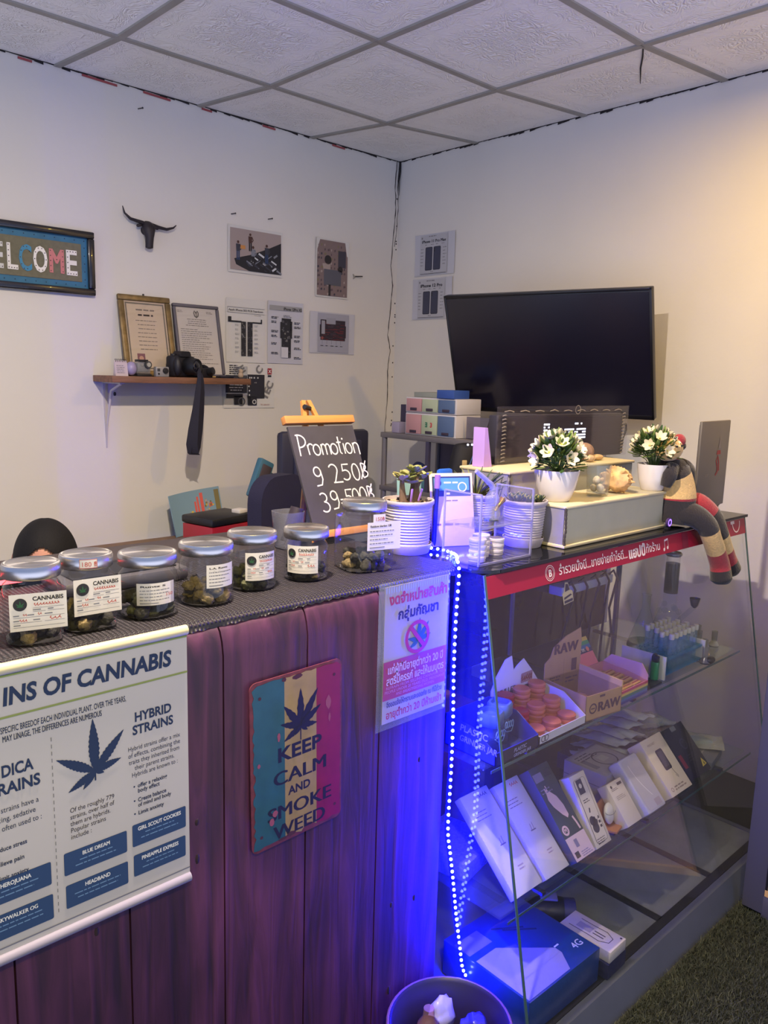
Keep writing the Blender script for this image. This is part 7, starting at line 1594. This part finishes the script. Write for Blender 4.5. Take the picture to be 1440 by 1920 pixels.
# ------------------------------------------------------------------ person behind the counter
t = thing('person', 'person with black hair sitting low behind the counter, only the top of the head showing', 'person', (-2.255, -1.0, 0), -.45)
SK = mat('skin', (176, 124, 104), .55); 
def skin_body(name, verts, edges, rad, m, parent, sub=2):
    me = bpy.data.meshes.new(name); me.from_pydata(verts, edges, []); o = bpy.data.objects.new(name, me); COL.objects.link(o); o.parent = parent; me.materials.append(m)
    md = o.modifiers.new('skin', 'SKIN'); md.use_smooth_shade = True
    for i, v in enumerate(me.skin_vertices[0].data): v.radius = rad[i]; v.use_root = (i == 0)
    s = o.modifiers.new('sub', 'SUBSURF'); s.levels = s.render_levels = sub; return o
Vt = [(0, .02, .47), (0, .03, .62), (0, .02, .78), (0, .0, .90), (0, -.015, .97), (0, -.03, 1.02)]; E = [(0,1), (1,2), (2,3), (3,4), (4,5)]; Rd = [(.15, .11), (.135, .095), (.16, .10), (.12, .075), (.05, .05), (.05, .05)]
for s in (-1, 1):
    b0 = len(Vt); Vt += [(s*.17, .0, .865), (s*.22, -.04, .68), (s*.17, -.22, .62), (s*.12, -.29, .61)]; E += [(3, b0), (b0, b0+1), (b0+1, b0+2), (b0+2, b0+3)]; Rd += [(.055, .055), (.042, .042), (.034, .034), (.026, .026)]
    b0 = len(Vt); Vt += [(s*.10, -.12, .46), (s*.11, -.42, .46), (s*.11, -.45, .12), (s*.11, -.47, .045), (s*.12, -.58, .035)]; E += [(0, b0), (b0, b0+1), (b0+1, b0+2), (b0+2, b0+3), (b0+3, b0+4)]; Rd += [(.085, .085), (.062, .062), (.045, .045), (.04, .036), (.034, .026)]
Vt = [(a, b, c-.137 if c > .5 else (c-.137 if abs(b) < .2 else c*.72)) for a, b, c in Vt]
body = skin_body('body', Vt, E, Rd, SK, t)
# clothes shell, hair and face are children of the body figure
mb = MB(); mb.ring([[(w_*math.cos(a), cy+d_*math.sin(a), z) for a in [2*PI*k/28 for k in range(28)]] for w_, d_, cy, z in ((.17, .125, .02, .303), (.155, .112, .03, .463), (.182, .118, .02, .643), (.175, .10, .01, .723), (.10, .085, .0, .793), (.075, .07, -.01, .818))], True, False, False); mb.build('shirt', mat('shirt_dark', (44, 40, 50), .9), t)
hc = V((0, -.045, .998)); bm = bmesh.new(); bmesh.ops.create_uvsphere(bm, u_segments=36, v_segments=26, radius=1)
for v in bm.verts:
    x, y, z = v.co; f = max(0, -y); low = max(0, -z)
    X = x*(.075-.018*low*low); Y = y*.095+(-.006*f*(1-abs(z))); Z = z*.115
    nose = math.exp(-((x/.16)**2)-((z+.12)/.22)**2)*f*.022; brow = math.exp(-((z-.2)/.12)**2)*f*.004; eye = math.exp(-(((abs(x)-.4)/.16)**2)-((z-.06)/.09)**2)*f*.008; chin = math.exp(-((z+.85)/.2)**2)*f*.01
    v.co = hc+V((X, Y-nose-brow+eye-chin, Z))
    q = v.co-hc; a = .38; v.co = hc+V((q.x, q.y*math.cos(a)-q.z*math.sin(a), q.y*math.sin(a)+q.z*math.cos(a)))   # head bowed
me = bpy.data.meshes.new('head'); bm.to_mesh(me); bm.free(); me.materials.append(SK)
for p in me.polygons: p.use_smooth = True
hd = link('head', me, t)
HAIR = mat('hair_black', (13, 11, 13), .75, spec=.25, noise=.3, nscale=60, bump=.4, bscale=90, stretch=(6, 6, 1)); bm = bmesh.new(); bmesh.ops.create_uvsphere(bm, u_segments=96, v_segments=72, radius=1)
dele = []
for v in bm.verts:
    x, y, z = v.co
    cut = (-y > .38 and z < .72-.8*abs(x)**1.5)
    part = .004*math.exp(-(x/.08)**2)
    d = V((x*.083, y*.103, z*.119+.003))*(1-part*2)
    if z < -.2 and y > -.3: d = V((x*.084, y*.10, z*.15))
    if cut: dele.append(v)
    a = .38; v.co = hc+V((d.x, d.y*math.cos(a)-d.z*math.sin(a), d.y*math.sin(a)+d.z*math.cos(a)))
bmesh.ops.delete(bm, geom=dele, context='VERTS'); me = bpy.data.meshes.new('hair'); bm.to_mesh(me); bm.free(); me.materials.append(HAIR)
for p in me.polygons: p.use_smooth = True
link('hair', me, t)
for s in (-1, 1):
    MB().sph(hc+V((s*.076, -.0, .0)), (.012, .02, .03), 10, 8).build('ear', SK, hd); MB().sph(hc+V((s*.03, -.085, -.018)), (.012, .008, .007), 10, 8).build('eye', mat('eye_dark', (40, 34, 34), .2), hd)
MB().sph(hc+V((0, -.066, -.078)), (.022, .008, .006), 12, 8).build('mouth', mat('lips', (150, 86, 84), .5), hd)
for s in (-1, 1):
    for k in range(5):
        r0 = V((s*.12, -.29, .473)); a = -.5+.22*k if k else 1.1
        d = V((s*-.25*(1 if k else 2.6)+.012*(k-2.5), -1, -.25)).normalized(); L = (.05, .072, .078, .073, .058)[k]; b0 = r0+V((.014*(k-2)*-s if k else s*-.024, -.02 if k else .0, 0))
        MB().tube([b0, b0+d*L*.45, b0+d*L*.8+V((0, 0, -.012)), b0+d*L+V((0, .004, -.026))], [.0095, .0088, .0078, .006], 8).build('finger', SK, body)
t = thing('stool', 'low round stool under the person behind the counter', 'stool', (-2.255, -.98, 0)); MB().cyl((0, 0, .17), (0, 0, .20), .16, n=28).build('seat', BLACK, t)
for k in range(4): a = PI/4+PI/2*k; MB().cyl((.1*math.cos(a), .1*math.sin(a), .172), (.14*math.cos(a), .14*math.sin(a), 0), .014).build('leg', M_nail, t)
# red light bar low behind the jars
t = thing('red_light_bar', 'red light strip on the counter back edge glowing through the jars', 'light', (-2.62, -1.715, CT+.006)); MB().box((0, 0, .012), (.62, .02, .022), bev=.004).build('bar_body', BLACK, t); MB().box((0, -.0105, .014), (.60, .002, .008)).build('glow_line', mat('red_glow', (255, 60, 70), .4, emit=(1.0, .10, .12), estr=4.0), t)
t = thing('silver_tray', 'low silver tray lying behind the jars at the near end', 'tray', (-2.42, -1.80, CT+.0085)); MB().box((0, 0, .013), (.24, .12, .026), bev=.008).build('tray', mat('tray_pewter', (110, 106, 110), .35, metal=.6), t); MB().box((0, 0, .027), (.2, .09, .003)).build('liner', BLACK, t)
# ------------------------------------------------------------------ waste basket
t = thing('waste_basket', 'round dark basket with rubbish standing on the turf at the counter corner', 'basket', (-1.94, -2.262, 0)); M_bsk = mat('basket_dark', (30, 22, 42), .4)
rings = [[(r_*math.cos(a), r_*math.sin(a), z) for a in [2*PI*k/44 for k in range(44)]] for r_, z in ((.001, .004), (.088, .004), (.118, .190), (.126, .192), (.129, .200), (.124, .206), (.117, .200), (.086, .014), (.001, .014))]
MB().ring(rings, True, False, False).build('basket', M_bsk, t)
MB().tube([(.127*math.cos(a), .127*math.sin(a), .200) for a in [2*PI*k/44 for k in range(45)]], .005, 8, caps=False).build('rim', mat('basket_rim', (92, 62, 96), .35), t)
t = thing('drink_bottle', 'red and clear plastic bottle standing in the waste basket', 'bottle', (-1.975, -2.235, .0145)); MB().lathe([(.001, 0), (.024, 0), (.028, .01), (.028, .16), (.022, .19), (.012, .205), (.011, .225), (.001, .225)], n=24).build('bottle', glass('wrapper_clear', (246, 220, 226), 1.0, .05, .2, (200, 160, 170)), t); MB().lathe([(.0285, .05), (.0287, .16), (.023, .188)], n=24, cap0=False, cap1=False).build('red_label', mat('wrapper_red', (170, 26, 56), .3, coat=.5), t)
t = thing('crumpled_bag', 'crumpled white plastic bag at the wall side of the waste basket', 'bag', (-1.905, -2.205, .150)); me = bud_mesh(17, mat('bag_plastic', (160, 156, 200), .3, coat=.4), .042); b_ = link('film', me, t); b_.scale = (1, .8, 1.1)
t = thing('crumpled_bag', 'crumpled dark blue plastic bag heaped at the case side of the waste basket', 'bag', (-1.885, -2.285, .155)); me = bud_mesh(19, mat('bag_plastic_dark', (40, 40, 120), .3, coat=.4), .045); b_ = link('film', me, t); b_.scale = (1, 1, .9)
# ------------------------------------------------------------------ glazed door at the far right
t = thing('door_1', 'grey framed door leaf', 'door', (-.795, -2.385, 0)); 
M_door = mat('door_grey', (84, 82, 100), .45, metal=.1); t['kind'] = 'structure'
for k in ('label', 'category'): 
    if k in t: del t[k]
MB().box((.0, -.045, 1.06), (.04, .062, 2.08), bev=.004).build('stile', M_door, t); MB().box((0, -.49, .045), (.04, .84, .07), bev=.003).build('bottom_rail', M_door, t); MB().box((-.006, -.49, .09), (.032, .83, .02)).build('threshold_strip', mat('strip_gold', (206, 164, 110), .5), t); MB().box((0, -.49, 1.1), (.012, .84, 2.0)).build('panel', mat('door_panel', (176, 146, 142), .5), t); MB().box((0, -.945, 1.06), (.04, .085, 2.08), bev=.004).build('stile', M_door, t)
mb = MB(); mb.box((-.0205, -.0785, 1.1), (.003, .006, 2.0)); mb.build('gasket', BLACK, t, smooth=0)
# ------------------------------------------------------------------ artificial turf
r = random.Random(21); vs = []; fs = []
def blade(x, y):
    a = r.random()*6.283; h = .008+.014*r.random(); l = .010*r.random()+.003; w_ = .0011; c, s = math.cos(a), math.sin(a); b0 = r.random()*6.283; lx, ly = l*math.cos(b0), l*math.sin(b0); o = len(vs)
    vs.extend([(x-c*w_, y-s*w_, 0.001), (x+c*w_, y+s*w_, 0.001), (x+lx*.5+c*w_*.7, y+ly*.5+s*w_*.7, h*.65), (x+lx*.5-c*w_*.7, y+ly*.5-s*w_*.7, h*.65), (x+lx*1.3, y+ly*1.3, h)]); fs.extend([(o, o+1, o+2, o+3), (o+3, o+2, o+4)])
for _ in range(60000):
    x = -1.78+1.02*r.random(); y = -3.05+.664*r.random(); blade(x, y)
for _ in range(5000):
    x, y = -2.35+.56*r.random(), -2.42+.28*r.random()
    if math.hypot(x+1.94, y+2.262) > .125: blade(x, y)
me = bpy.data.meshes.new('artificial_turf'); me.from_pydata(vs, [], fs); me.materials.append(mat('turf_green', (50, 54, 42), .9, noise=.45, nscale=40)); me.materials.append(mat('turf_light', (78, 80, 62), .9, noise=.3, nscale=40))
me.polygons.foreach_set('material_index', [1 if (i//2) % 6 == 0 else 0 for i in range(len(fs))])
tag(link('artificial_turf', me), 'short green artificial turf covering the shop floor', 'turf', kind='stuff')
bpy.data.objects.remove(_TO)
